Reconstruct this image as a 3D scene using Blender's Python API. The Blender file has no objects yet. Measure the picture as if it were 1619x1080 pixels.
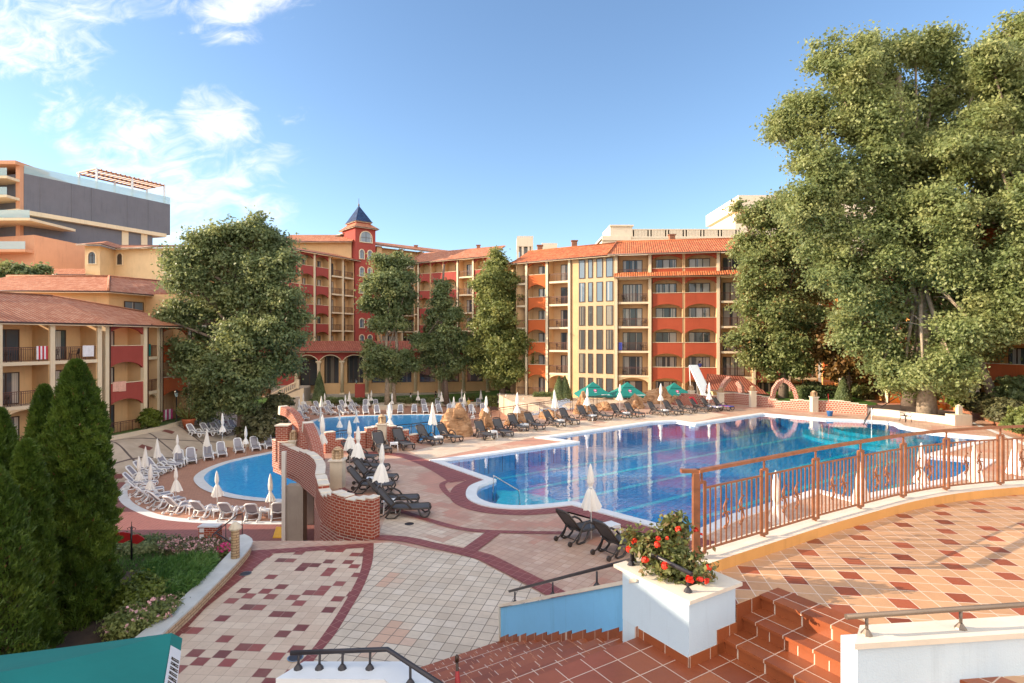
import bpy, math, random
import numpy as np
from mathutils import Matrix, Vector
random.seed(7); rng = np.random.default_rng(11)
scene = bpy.context.scene
C = scene.collection
# ------------------------------------------------------------------ camera, sky, sun, exposure
H = 6.1; F = 899.44; CX = 809.5; CY = 535.0
cd = bpy.data.cameras.new('camera'); cam = bpy.data.objects.new('camera', cd); C.objects.link(cam)
cam.location = (0, 0, H); cam.rotation_euler = (math.radians(90), 0, 0)
cd.sensor_width = 36; cd.lens = 20.0; cd.shift_y = -0.0031; cd.clip_end = 3000; cd.clip_start = 0.1
scene.camera = cam
SUN_EL = 19.0
SUN_DIR = Vector((-math.cos(math.radians(SUN_EL)) * 1.0, -math.cos(math.radians(SUN_EL)) * 0.02, math.sin(math.radians(SUN_EL))))
sd = bpy.data.lights.new('sun', 'SUN'); so = bpy.data.objects.new('sun', sd); C.objects.link(so)
sd.energy = 4.1; sd.angle = math.radians(0.3); sd.color = (1.0, 0.80, 0.58)
so.rotation_euler = SUN_DIR.to_track_quat('Z', 'Y').to_euler(); so.location = (-60, 0, 60)
w = bpy.data.worlds.new('World'); scene.world = w; w.use_nodes = True
nt = w.node_tree; nt.nodes.clear()
N = nt.nodes.new; Lk = nt.links.new
out = N('ShaderNodeOutputWorld'); bg = N('ShaderNodeBackground'); sky = N('ShaderNodeTexSky')
sky.sky_type = 'NISHITA'; sky.sun_disc = False; sky.sun_elevation = math.radians(SUN_EL)
sky.sun_rotation = math.atan2(SUN_DIR.x, SUN_DIR.y)
sky.air_density = 1.0; sky.dust_density = 0.45; sky.ozone_density = 2.8; sky.altitude = 20
bg.inputs['Strength'].default_value = 0.125
tc = N('ShaderNodeTexCoord')
def wmath(op, a, b=None, c=None):
    n = N('ShaderNodeMath'); n.operation = op
    for i, x in enumerate((a, b, c)):
        if x is None: continue
        if hasattr(x, 'links'): Lk(x, n.inputs[i])
        else: n.inputs[i].default_value = x
    return n.outputs[0]
sp = N('ShaderNodeSeparateXYZ'); Lk(tc.outputs['Generated'], sp.inputs[0])
# thin high cloud: direction projected on a flat layer, stretched noise, thicker towards the left of the view
ele = wmath('MAXIMUM', sp.outputs[2], 0.03)
cb = N('ShaderNodeCombineXYZ')
yy = wmath('MAXIMUM', sp.outputs[1], 0.05)
az = wmath('DIVIDE', sp.outputs[0], yy); el = wmath('DIVIDE', sp.outputs[2], yy)
Lk(az, cb.inputs[0]); Lk(wmath('MULTIPLY', el, 1.7), cb.inputs[1])
n1 = N('ShaderNodeTexNoise'); n1.inputs['Scale'].default_value = 3.1; n1.inputs['Detail'].default_value = 9; n1.inputs['Roughness'].default_value = 0.56; n1.inputs['Distortion'].default_value = 1.1
Lk(cb.outputs[0], n1.inputs['Vector'])
def blob(ax, ez, rx, rz, rot=0.0):
    dx = wmath('SUBTRACT', az, ax); dz = wmath('SUBTRACT', el, ez)
    c, s = math.cos(rot), math.sin(rot)
    u = wmath('ADD', wmath('MULTIPLY', dx, c), wmath('MULTIPLY', dz, s)); v = wmath('SUBTRACT', wmath('MULTIPLY', dz, c), wmath('MULTIPLY', dx, s))
    q = wmath('ADD', wmath('POWER', wmath('ABSOLUTE', wmath('DIVIDE', u, rx)), 2.0), wmath('POWER', wmath('ABSOLUTE', wmath('DIVIDE', v, rz)), 2.0))
    return wmath('MAXIMUM', wmath('SUBTRACT', 1.0, q), 0.0)
tot = None
for (px, py, rx, ry, rot, k) in ((10, 55, 190, 90, -0.15, 1.15), (90, 8, 240, 40, 0.0, 1.0), (400, 8, 120, 40, 0.1, 1.1), (350, 55, 90, 25, 0, .5), (345, 190, 85, 75, -0.5, 1.15), (200, 215, 190, 80, -0.35, .85), (250, 275, 190, 80, 0.15, 1.0), (380, 275, 150, 40, 0.35, .9), (310, 330, 260, 90, 0.2, .6), (470, 178, 60, 22, .4, .5)):
    b = wmath('MULTIPLY', blob((px - CX) / F, (CY - py) / F, rx / F, ry / F, rot), k)
    tot = b if tot is None else wmath('MAXIMUM', tot, b)
n2 = N('ShaderNodeTexNoise'); n2.inputs['Scale'].default_value = 13; n2.inputs['Detail'].default_value = 8; n2.inputs['Roughness'].default_value = .6; n2.inputs['Distortion'].default_value = 1.6
Lk(cb.outputs[0], n2.inputs['Vector'])
nn = wmath('ADD', wmath('MULTIPLY', n1.outputs[0], 0.6), wmath('MULTIPLY', n2.outputs[0], 0.4))
dn_ = wmath('ADD', wmath('MULTIPLY', wmath('POWER', tot, 0.8), 1.05), wmath('MULTIPLY', wmath('SUBTRACT', nn, 0.5), 5.2))
mr = N('ShaderNodeMapRange'); mr.inputs[1].default_value = 0.30; mr.inputs[2].default_value = 1.75; mr.interpolation_type = 'SMOOTHSTEP'; Lk(dn_, mr.inputs[0])
edge_ = wmath('MINIMUM', wmath('MULTIPLY', tot, 2.6), 1.0)
cl = wmath('MULTIPLY', mr.outputs[0], edge_)
cl = wmath('MINIMUM', wmath('MULTIPLY', cl, 1.0), 0.9)
mx = N('ShaderNodeMix'); mx.data_type = 'RGBA'; Lk(cl, mx.inputs[0]); Lk(sky.outputs[0], mx.inputs[6]); mx.inputs[7].default_value = (4.6, 4.6, 4.7, 1)
# added unseen bank of bright warm cloud behind the camera, fill light for shade
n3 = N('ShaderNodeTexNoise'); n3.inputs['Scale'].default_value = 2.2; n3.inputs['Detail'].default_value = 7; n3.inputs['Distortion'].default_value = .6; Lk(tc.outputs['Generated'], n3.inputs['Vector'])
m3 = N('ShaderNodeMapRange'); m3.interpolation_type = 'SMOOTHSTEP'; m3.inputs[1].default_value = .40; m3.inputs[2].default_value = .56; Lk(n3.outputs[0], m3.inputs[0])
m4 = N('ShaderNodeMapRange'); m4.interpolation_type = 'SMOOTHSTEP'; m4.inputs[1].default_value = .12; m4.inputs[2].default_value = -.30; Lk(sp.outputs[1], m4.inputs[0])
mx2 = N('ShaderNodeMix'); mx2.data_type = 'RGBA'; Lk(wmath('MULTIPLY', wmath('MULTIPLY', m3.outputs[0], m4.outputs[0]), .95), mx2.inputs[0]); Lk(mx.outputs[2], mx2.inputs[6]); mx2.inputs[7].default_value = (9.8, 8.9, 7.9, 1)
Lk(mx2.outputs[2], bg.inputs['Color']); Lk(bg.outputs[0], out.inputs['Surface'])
vs = scene.view_settings; vs.view_transform = 'Standard'; vs.look = 'None'; vs.gamma = 1; vs.exposure = 1.2
scene.cycles.max_bounces = 8; scene.cycles.transparent_max_bounces = 12

# ------------------------------------------------------------------ coordinate helpers (metres; the photo's pixels give bearings)
def G(px, py, z=0.0):
    Y = (H - z) * F / (py - CY); return ((px - CX) / F * Y, Y)
def WX(px, Y): return (px - CX) / F * Y
def WZ(py, Y): return H - (py - CY) / F * Y
LZ = -3.3

# ------------------------------------------------------------------ materials
MATS = {}
class NM:
    def __init__(s, name):
        s.m = bpy.data.materials.new(name); s.m.use_nodes = True; s.t = s.m.node_tree
        s.p = s.t.nodes['Principled BSDF']; s.out = s.t.nodes['Material Output']; MATS[name] = s.m
    def n(s, t, **k):
        x = s.t.nodes.new('ShaderNode' + t)
        for a, b in k.items(): setattr(x, a, b)
        return x
    def l(s, a, b): s.t.links.new(a, b)
    def math(s, op, a, b=None, c=None):
        n = s.n('Math', operation=op)
        for i, x in enumerate((a, b, c)):
            if x is None: continue
            if hasattr(x, 'links'): s.l(x, n.inputs[i])
            else: n.inputs[i].default_value = x
        return n.outputs[0]
    def noise(s, vec, scale, detail=4, rough=.55):
        n = s.n('TexNoise'); n.inputs['Scale'].default_value = scale; n.inputs['Detail'].default_value = detail; n.inputs['Roughness'].default_value = rough
        if vec is not None: s.l(vec, n.inputs['Vector'])
        return n.outputs[0]
    def ramp(s, fac, stops):
        r = s.n('ValToRGB'); e = r.color_ramp.elements
        while len(e) < len(stops): e.new(0.5)
        for i, (p, c) in enumerate(stops): e[i].position = p; e[i].color = (*c, 1)
        s.l(fac, r.inputs[0]); return r.outputs[0]
    def mix(s, fac, a, b, mode='MIX'):
        n = s.n('Mix', data_type='RGBA', blend_type=mode)
        if hasattr(fac, 'links'): s.l(fac, n.inputs[0])
        else: n.inputs[0].default_value = fac
        for x, i in ((a, 6), (b, 7)):
            if hasattr(x, 'links'): s.l(x, n.inputs[i])
            else: n.inputs[i].default_value = (*x, 1)
        return n.outputs[2]
    def bump(s, h, strength=.3, dist=.01, prev=None):
        b = s.n('Bump'); b.inputs['Strength'].default_value = strength; b.inputs['Distance'].default_value = dist
        s.l(h, b.inputs['Height'])
        if prev is not None: s.l(prev, b.inputs['Normal'])
        s.l(b.outputs[0], s.p.inputs['Normal']); return b.outputs[0]
def coord(M, which='Object'):
    return M.n('TexCoord').outputs[which]
def mul(c, k): return tuple(min(1, x * k) for x in c)
def simple(name, col, rough=.7, var=.12, scale=3.0, bump=0.0, bscale=40, metal=0, spec=.5):
    M = NM(name); v = coord(M)
    f = M.noise(v, scale, 5)
    c = M.ramp(f, ((.3, mul(col, 1 - var)), (.7, mul(col, 1 + var))))
    M.l(c, M.p.inputs['Base Color']); M.p.inputs['Roughness'].default_value = rough; M.p.inputs['Metallic'].default_value = metal
    M.p.inputs['Specular IOR Level'].default_value = spec
    if bump: M.bump(M.noise(v, bscale, 3), bump, .01)
    return M.m
def stucco(name, col, stain=.10):
    M = NM(name); v = coord(M)
    a = M.noise(v, .7, 6, .6); b = M.noise(v, 9, 4)
    mp = M.n('Mapping'); mp.inputs['Scale'].default_value = (3.5, 3.5, .35); M.l(v, mp.inputs[0])
    st = M.noise(mp.outputs[0], 1.2, 5, .65)
    c = M.ramp(a, ((.3, mul(col, 1 - stain)), (.7, mul(col, 1 + stain * .6))))
    c = M.mix(M.math('MULTIPLY', b, .25), c, mul(col, .8))
    r = M.n('MapRange'); r.inputs[1].default_value = .55; r.inputs[2].default_value = .78; r.inputs[4].default_value = .5; M.l(st, r.inputs[0])
    c = M.mix(r.outputs[0], c, mul(col, .62))
    M.l(c, M.p.inputs['Base Color']); M.p.inputs['Roughness'].default_value = .88; M.p.inputs['Specular IOR Level'].default_value = .25
    M.bump(M.noise(v, 60, 3), .25, .01)
    return M.m
def tile(name, size, cols, grout, rot=0.0, rough=.55, gw=.03, red=None, redcol=None, patch=None, sy=None, stag=0.0, origin=(0, 0), blotch=.25):
    """square paving in world metres; red: 'knight' or 'rand' picks darker tiles"""
    M = NM(name); v = coord(M)
    mp = M.n('Mapping', vector_type='POINT'); mp.inputs['Rotation'].default_value = (0, 0, rot); mp.inputs['Location'].default_value = (origin[0], origin[1], 0)
    M.l(v, mp.inputs[0]); s = M.n('SeparateXYZ'); M.l(mp.outputs[0], s.inputs[0])
    y = M.math('DIVIDE', s.outputs[1], sy or size); fy = M.math('FLOOR', y)
    x = M.math('DIVIDE', s.outputs[0], size)
    if stag: x = M.math('ADD', x, M.math('MULTIPLY', M.math('MODULO', fy, 2.0), stag))
    fx = M.math('FLOOR', x)
    cb = M.n('CombineXYZ'); M.l(fx, cb.inputs[0]); M.l(fy, cb.inputs[1])
    wn = M.n('TexWhiteNoise', noise_dimensions='2D'); M.l(cb.outputs[0], wn.inputs['Vector'])
    k = len(cols); c = M.ramp(wn.outputs[0], [(i / max(1, k - 1), cols[i]) for i in range(k)])
    if patch:
        pn = M.noise(cb.outputs[0], patch[0], 3); r = M.n('MapRange'); r.inputs[1].default_value = patch[1]; r.inputs[2].default_value = patch[1] + .04; M.l(pn, r.inputs[0])
        c = M.mix(r.outputs[0], c, patch[2])
    if red:
        cb2 = M.n('CombineXYZ'); M.l(fx, cb2.inputs[0]); M.l(fy, cb2.inputs[1]); cb2.inputs[2].default_value = 7.3
        w2 = M.n('TexWhiteNoise', noise_dimensions='3D'); M.l(cb2.outputs[0], w2.inputs['Vector'])
        idx = M.math('FLOORED_MODULO', M.math('ADD', fx, M.math('MULTIPLY', fy, 2.0)), 5.0)
        if red == 'knight':
            m = M.math('MULTIPLY', M.math('COMPARE', idx, 0.0, .3), M.math('GREATER_THAN', w2.outputs[0], .16))
        else:
            i2 = M.math('FLOORED_MODULO', M.math('ADD', fx, M.math('MULTIPLY', fy, 3.0)), 7.0)
            m = M.math('MULTIPLY', M.math('COMPARE', i2, 0.0, .3), M.math('GREATER_THAN', w2.outputs[0], .2))
            i3 = M.math('FLOORED_MODULO', M.math('ADD', fx, M.math('MULTIPLY', fy, 3.0)), 4.0)
            m = M.math('MAXIMUM', m, M.math('MULTIPLY', M.math('COMPARE', i3, 1.0, .3), M.math('GREATER_THAN', w2.outputs[0], .45)))
        rc = M.ramp(wn.outputs[0], ((0, mul(redcol, .62)), (.5, redcol), (1, mul(redcol, 1.25))))
        c = M.mix(m, c, rc)
    gr = M.n('MapRange'); gr.inputs[1].default_value = .50; gr.inputs[2].default_value = .72; gr.inputs[4].default_value = .22 if blotch else 0; M.l(M.noise(v, 6.5, 7, .72), gr.inputs[0])
    c = M.mix(gr.outputs[0], c, mul(cols[0], .45))
    n = M.noise(v, 1.1, 6, .62); rr = M.n('MapRange'); rr.inputs[1].default_value = .38; rr.inputs[2].default_value = .75; rr.inputs[4].default_value = blotch; M.l(n, rr.inputs[0])
    c = M.mix(rr.outputs[0], c, mul(cols[0], .55), 'MIX')
    fr = M.math('FRACT', x); fr2 = M.math('FRACT', y)
    def edge(f): return M.math('MINIMUM', f, M.math('SUBTRACT', 1.0, f))
    e = M.math('MINIMUM', edge(fr), M.math('MULTIPLY', edge(fr2), (sy or size) / size)); g = M.math('LESS_THAN', e, gw)
    c = M.mix(g, c, grout)
    M.l(c, M.p.inputs['Base Color']); M.p.inputs['Roughness'].default_value = rough
    M.bump(M.math('MULTIPLY', M.math('SUBTRACT', 1.0, g), 1.0), .35, .004)
    return M.m
def brick(name, c1, c2, mortar, bw=.26, bh=.085, ms=.018, rough=.8):
    M = NM(name); uv = coord(M, 'UV'); b = M.n('TexBrick'); M.l(uv, b.inputs['Vector'])
    b.inputs['Scale'].default_value = 1; b.inputs['Brick Width'].default_value = bw; b.inputs['Row Height'].default_value = bh; b.inputs['Mortar Size'].default_value = ms
    b.inputs['Color1'].default_value = (*c1, 1); b.inputs['Color2'].default_value = (*c2, 1); b.inputs['Mortar'].default_value = (*mortar, 1); b.inputs['Mortar Smooth'].default_value = .2
    n = M.noise(uv, 4, 5); c = M.mix(M.math('MULTIPLY', n, .35), b.outputs[0], mul(c1, .6))
    M.l(c, M.p.inputs['Base Color']); M.p.inputs['Roughness'].default_value = rough
    inv = M.math('SUBTRACT', 1.0, b.outputs[1]); M.bump(M.math('ADD', inv, M.math('MULTIPLY', M.noise(uv, 30, 3), .3)), .6, .012)
    return M.m
def rooftile(name, cols, per=.26, row=.38):
    M = NM(name); uv = coord(M, 'UV'); s = M.n('SeparateXYZ'); M.l(uv, s.inputs[0])
    x = M.math('DIVIDE', s.outputs[0], per); y = M.math('DIVIDE', s.outputs[1], row)
    cb = M.n('CombineXYZ'); M.l(M.math('FLOOR', x), cb.inputs[0]); M.l(M.math('FLOOR', y), cb.inputs[1])
    wn = M.n('TexWhiteNoise', noise_dimensions='2D'); M.l(cb.outputs[0], wn.inputs['Vector'])
    c = M.ramp(wn.outputs[0], [(i / (len(cols) - 1), cols[i]) for i in range(len(cols))])
    n = M.noise(uv, .6, 5, .6); c = M.mix(M.math('MULTIPLY', n, .45), c, mul(cols[0], .6))
    h = M.math('ABSOLUTE', M.math('SINE', M.math('MULTIPLY', x, math.pi))); fy = M.math('FRACT', y)
    ht = M.math('ADD', h, M.math('MULTIPLY', M.math('SUBTRACT', 1.0, fy), .35))
    gap = M.math('MULTIPLY', M.math('LESS_THAN', h, .36), .62); gap2 = M.math('MULTIPLY', M.math('LESS_THAN', fy, .08), .45)
    c = M.mix(M.math('MAXIMUM', gap, gap2), c, (.045, .02, .014))
    M.l(c, M.p.inputs['Base Color']); M.p.inputs['Roughness'].default_value = .75; M.p.inputs['Specular IOR Level'].default_value = .3
    M.bump(ht, .9, .06)
    return M.m
def leafmat(name, c1, c2, c3, trans=.3, scale=.5):
    M = NM(name); v = coord(M); g = M.n('NewGeometry')
    a = M.noise(v, scale, 3); b = M.noise(v, 9, 2)
    f = M.math('ADD', M.math('MULTIPLY', a, .62), M.math('MULTIPLY', b, .38))
    c = M.ramp(f, ((.36, c1), (.5, c2), (.64, c3)))
    M.l(c, M.p.inputs['Base Color']); M.p.inputs['Roughness'].default_value = .5; M.p.inputs['Specular IOR Level'].default_value = .45
    tr = M.n('BsdfTranslucent'); M.l(M.mix(.5, c, mul(c3, 1.4)), tr.inputs[0]); mx = M.n('MixShader'); mx.inputs[0].default_value = trans
    M.l(M.p.outputs[0], mx.inputs[1]); M.l(tr.outputs[0], mx.inputs[2]); M.l(mx.outputs[0], M.out.inputs[0])
    return M.m
def watermat(name, bumps, tint=(.80, .93, .97)):
    M = NM(name); v = coord(M)
    mp = M.n('Mapping'); mp.inputs['Scale'].default_value = (1, 1, 1); M.l(v, mp.inputs[0])
    h = M.math('ADD', M.math('MULTIPLY', M.noise(mp.outputs[0], bumps[0], 3), 1.0), M.math('MULTIPLY', M.noise(mp.outputs[0], bumps[0] * 4, 2), .22))
    b = M.n('Bump'); b.inputs['Strength'].default_value = bumps[1]; b.inputs['Distance'].default_value = bumps[2]; M.l(h, b.inputs['Height'])
    ge = M.n('NewGeometry'); dt = M.n('VectorMath', operation='DOT_PRODUCT'); M.l(b.outputs[0], dt.inputs[0]); M.l(ge.outputs['Incoming'], dt.inputs[1])
    fo = M.math('ADD', M.math('MULTIPLY', M.math('POWER', M.math('SUBTRACT', 1.0, M.math('MINIMUM', M.math('ABSOLUTE', dt.outputs['Value']), 1.0)), 5.0), .98), .02)
    gl = M.n('BsdfGlossy'); gl.inputs['Roughness'].default_value = .015; M.l(b.outputs[0], gl.inputs['Normal'])
    tr = M.n('BsdfTransparent'); tr.inputs[0].default_value = (*tint, 1)
    mx = M.n('MixShader'); M.l(M.math('MINIMUM', M.math('MULTIPLY', fo, bumps[3]), 1.0), mx.inputs[0]); M.l(tr.outputs[0], mx.inputs[1]); M.l(gl.outputs[0], mx.inputs[2]); M.l(mx.outputs[0], M.out.inputs[0])
    return M.m
def panemat(name, base, curtain, amount=.5, seed=0.0):
    """window glass with drapes hanging behind"""
    M = NM(name); uv = coord(M, 'UV'); s = M.n('SeparateXYZ'); M.l(uv, s.inputs[0])
    oi = M.n('ObjectInfo'); rnd = oi.outputs['Random']
    u = M.math('ADD', s.outputs[0], M.math('MULTIPLY', rnd, 17.0))
    fold = M.math('ADD', M.math('MULTIPLY', M.math('SINE', M.math('MULTIPLY', u, 48.0)), .25), .75)
    cb = M.n('CombineXYZ'); M.l(u, cb.inputs[0]); M.l(M.math('MULTIPLY', rnd, 31.0), cb.inputs[1])
    n = M.noise(cb.outputs[0], 1.3, 2); m = M.math('GREATER_THAN', n, 1.0 - amount)
    cc = M.mix(fold, mul(curtain, .5), curtain); c = M.mix(m, base, cc)
    M.l(c, M.p.inputs['Base Color']); M.p.inputs['Roughness'].default_value = .6
    M.p.inputs['Coat Weight'].default_value = 1; M.p.inputs['Coat Roughness'].default_value = .02; M.p.inputs['Coat IOR'].default_value = 1.6
    return M.m

stucco('wall_sand', (.54, .40, .25)); stucco('wall_yellow', (.68, .445, .235)); stucco('wall_cream', (.76, .56, .33)); stucco('panel_rust', (.42, .085, .042)); stucco('stone_pale', (.88, .74, .56), .06); stucco('wall_pale', (.74, .62, .42), .06)
stucco('panel_red', (.37, .075, .06)); stucco('panel_orange', (.55, .13, .04)); stucco('trim_cream', (.80, .66, .46), .08)
stucco('white_plaster', (.80, .76, .69), .05); stucco('blue_plaster', (.22, .56, .88), .06); stucco('pale_blue_plaster', (.60, .74, .83), .04); stucco('white_blue_plaster', (.60, .72, .80), .10)
stucco('stone_cream', (.70, .60, .46), .12); stucco('concrete', (.44, .38, .32), .2); stucco('grey_cladding', (.17, .175, .205), .08); stucco('peach_wall', (.68, .36, .22), .06)
stucco('ochre_wall', (.76, .38, .12), .10)
simple('frame_brown', (.055, .028, .018), .45); simple('rail_dark', (.045, .04, .045), .4, metal=.3); simple('rail_balcony', (.12, .05, .035), .45)
simple('rail_copper', (.30, .115, .052), .42, .22, 9, metal=.25); simple('rail_bronze', (.20, .155, .12), .4, metal=.5)
simple('pipe_brown', (.10, .045, .03), .4); simple('gutter', (.10, .05, .04), .4)
simple('white_plastic', (.78, .80, .82), .4, .03); simple('sling_grey', (.30, .29, .33), .75, .08); simple('dark_plastic', (.045, .036, .032), .42, .1); simple('sling_dark', (.075, .072, .075), .7, .1)
simple('canvas_white', (.84, .81, .75), .85, .05, 2.0, .3, 30); simple('canvas_green', (.006, .19, .165), .75, .10, 1.2, .35, 9); simple('pole_white', (.75, .75, .72), .35, .02)
simple('canvas_green_edge', (.06, .34, .32), .7)
simple('black_paint', (.012, .012, .014), .35); simple('red_paint', (.40, .02, .02), .4); simple('sign_white', (.8, .8, .8), .5, .02); simple('yellow_sign', (.7, .38, .02), .5)
simple('skin', (.55, .30, .20), .6); simple('hair_dark', (.03, .02, .015), .6); simple('cloth_white', (.75, .75, .75), .8); simple('cloth_dark', (.04, .03, .04), .8); simple('cloth_yellow', (.6, .42, .12), .8)
simple('towel_pink', (.75, .42, .32), .9); simple('towel_red', (.55, .03, .05), .9); simple('towel_blue', (.08, .10, .40), .9); simple('towel_white', (.8, .78, .8), .9)
simple('terracotta_pot', (.45, .12, .05), .7); simple('blue_plastic', (.03, .16, .45), .4); simple('flower_red', (.75, .035, .01), .6, .25, 20); simple('flower_pink', (.72, .42, .42), .7, .3, 12); simple('flower_hot', (.65, .05, .22), .6, .3, 12)
simple('bark', (.17, .125, .095), .9, .35, 6, .9, 14); simple('bark_pale', (.34, .27, .20), .9, .35, 5, .9, 12); simple('soil', (.07, .045, .03), .95, .3, 3, .5, 20)
simple('slide_white', (.72, .80, .86), .35, .03); simple('wood', (.30, .10, .03), .6, .2); simple('steel', (.5, .5, .5), .25, .05, metal=1)
M = NM('glass_rail'); M.p.inputs['Base Color'].default_value = (.45, .62, .66, 1); M.p.inputs['Roughness'].default_value = .08; M.p.inputs['Alpha'].default_value = .55
panemat('pane', (.035, .05, .065), (.50, .46, .40), .52); panemat('pane_dark', (.03, .035, .04), (.20, .17, .13), .45); panemat('pane_blue', (.10, .16, .22), (.35, .36, .36), .4)
tile('tile_terrace', .25, ((.56, .31, .16), (.61, .35, .185), (.66, .39, .22)), (.74, .60, .47), math.radians(8), .45, .022, 'knight', (.34, .075, .03), origin=(.08, .02), blotch=.32)
tile('tile_step', .33, ((.27, .072, .025), (.34, .09, .03), (.39, .115, .04)), (.62, .46, .36), -math.radians(32.3), .4, .018, blotch=.34)
tile('tile_landing', .34, ((.27, .07, .027), (.33, .085, .033), (.39, .12, .045)), (.62, .46, .36), -math.radians(32.3), .4, .016, origin=(.1, .1), blotch=.38)
tile('tile_grid', .29, ((.60, .49, .37), (.68, .57, .44), (.64, .54, .42), (.73, .63, .51)), (.19, .145, .11), math.radians(14), .6, .03, patch=(.23, .60, (.62, .40, .28)), blotch=.42)
tile('tile_checker', .27, ((.61, .46, .335), (.66, .51, .38), (.70, .56, .42)), (.40, .28, .21), math.radians(4), .55, .018, 'rand', (.25, .055, .045), origin=(0, .1))
tile('tile_band', .24, ((.21, .05, .045), (.26, .065, .055), (.23, .06, .055)), (.36, .17, .13), math.radians(35), .55, .03)
tile('tile_deck', .24, ((.53, .34, .245), (.59, .405, .295), (.56, .375, .27), (.64, .47, .355)), (.40, .23, .17), math.radians(35), .55, .03, patch=(.08, .52, (.54, .27, .19)), blotch=.55)
tile('tile_pale', .26, ((.62, .49, .37), (.68, .55, .42), (.71, .59, .46)), (.36, .25, .18), math.radians(35), .55, .03, patch=(.12, .60, (.52, .32, .23)))
tile('tile_plaza', .24, ((.24, .09, .085), (.28, .105, .095), (.26, .10, .095)), (.34, .18, .16), math.radians(35), .6, .03, sy=.12, stag=.5)
tile('tile_ring', .24, ((.46, .23, .155), (.52, .28, .19), (.49, .26, .175)), (.30, .16, .12), math.radians(20), .6, .03, sy=.12, stag=.5)
tile('tile_pool', .30, ((.001, .30, .70), (.002, .36, .76), (.004, .41, .80)), (.001, .12, .36), math.radians(35.4), .3, .035, blotch=.0)
tile('tile_pool_light', .30, ((.03, .68, .86), (.04, .74, .90)), (.02, .50, .72), math.radians(35.4), .3, .035, blotch=.0)
tile('tile_kids', .16, ((.03, .38, .82), (.05, .46, .88), (.08, .54, .92), (.025, .32, .78)), (.05, .40, .80), 0, .3, .03, blotch=.0)
brick('brick_red', (.30, .045, .02), (.36, .07, .03), (.62, .50, .40), .24, .092, .010)
brick('brick_wide', (.34, .075, .05), (.28, .055, .04), (.62, .50, .42), .34, .10, .018)
brick('brick_lattice', (.38, .085, .05), (.32, .065, .04), (.62, .48, .38), .22, .16, .026)
brick('brick_planter', (.44, .19, .10), (.36, .13, .07), (.22, .12, .08), .22, .2, .02)
brick('stone_clad', (.62, .42, .24), (.70, .52, .34), (.30, .17, .09), .24, .07, .010)
rooftile('roof_red', ((.50, .18, .09), (.57, .22, .115), (.62, .27, .15), (.68, .34, .21)))
rooftile('roof_orange', ((.50, .13, .05), (.62, .19, .07), (.72, .28, .12)))
rooftile('roof_dark', ((.36, .10, .06), (.44, .14, .085), (.48, .17, .11)), .26, .36)
rooftile('roof_blue', ((.015, .04, .11), (.02, .06, .16), (.03, .09, .22)), .30, .25)
simple('coping', (.72, .74, .75), .5, .06, 2, .2); simple('coping_warm', (.74, .66, .54), .6, .08, 3, .2, 30); simple('coping_grey', (.56, .56, .53), .6, .1, 3, .2, 30)
simple('gravel', (.35, .27, .20), .95, .2, 4, .6, 30)
watermat('water', (1.5, .42, .010, 1.6), (.72, .95, 1.0)); watermat('water_kids', (3.2, .5, .012, .45), (.92, .97, .99))
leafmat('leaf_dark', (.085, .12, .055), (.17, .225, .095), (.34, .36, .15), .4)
leafmat('leaf_mid', (.10, .14, .045), (.20, .24, .07), (.36, .36, .12), .4)
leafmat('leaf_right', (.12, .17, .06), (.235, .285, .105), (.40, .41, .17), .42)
leafmat('leaf_autumn', (.10, .07, .018), (.18, .11, .03), (.26, .13, .04), .3)
leafmat('leaf_thuja', (.03, .065, .009), (.075, .13, .016), (.155, .215, .028), .28, 1.4)
leafmat('leaf_thuja_dry', (.10, .05, .02), (.2, .09, .04), (.25, .12, .05), .1)
leafmat('leaf_olive', (.06, .07, .03), (.13, .13, .055), (.22, .20, .09), .25)
leafmat('leaf_lime', (.06, .09, .012), (.13, .17, .02), (.2, .25, .04), .3, 2)
leafmat('leaf_rose', (.06, .085, .02), (.15, .17, .05), (.30, .28, .10), .3, 3)
leafmat('grass', (.045, .12, .022), (.08, .18, .034), (.14, .25, .06), .2, 1.5)
# rock
M = NM('rock'); v = coord(M); a = M.noise(v, 1.2, 6, .6); mp = M.n('Mapping'); mp.inputs['Scale'].default_value = (1, 1, 5); M.l(v, mp.inputs[0]); b = M.noise(mp.outputs[0], 1.5, 6, .65)
M.l(M.ramp(M.math('ADD', M.math('MULTIPLY', a, .5), M.math('MULTIPLY', b, .5)), ((.36, (.10, .06, .035)), (.46, (.36, .19, .09)), (.58, (.52, .30, .16)), (.72, (.62, .45, .30)))), M.p.inputs['Base Color']); M.p.inputs['Roughness'].default_value = .9
M.bump(M.math('ADD', a, b), 1.0, .12)

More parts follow.
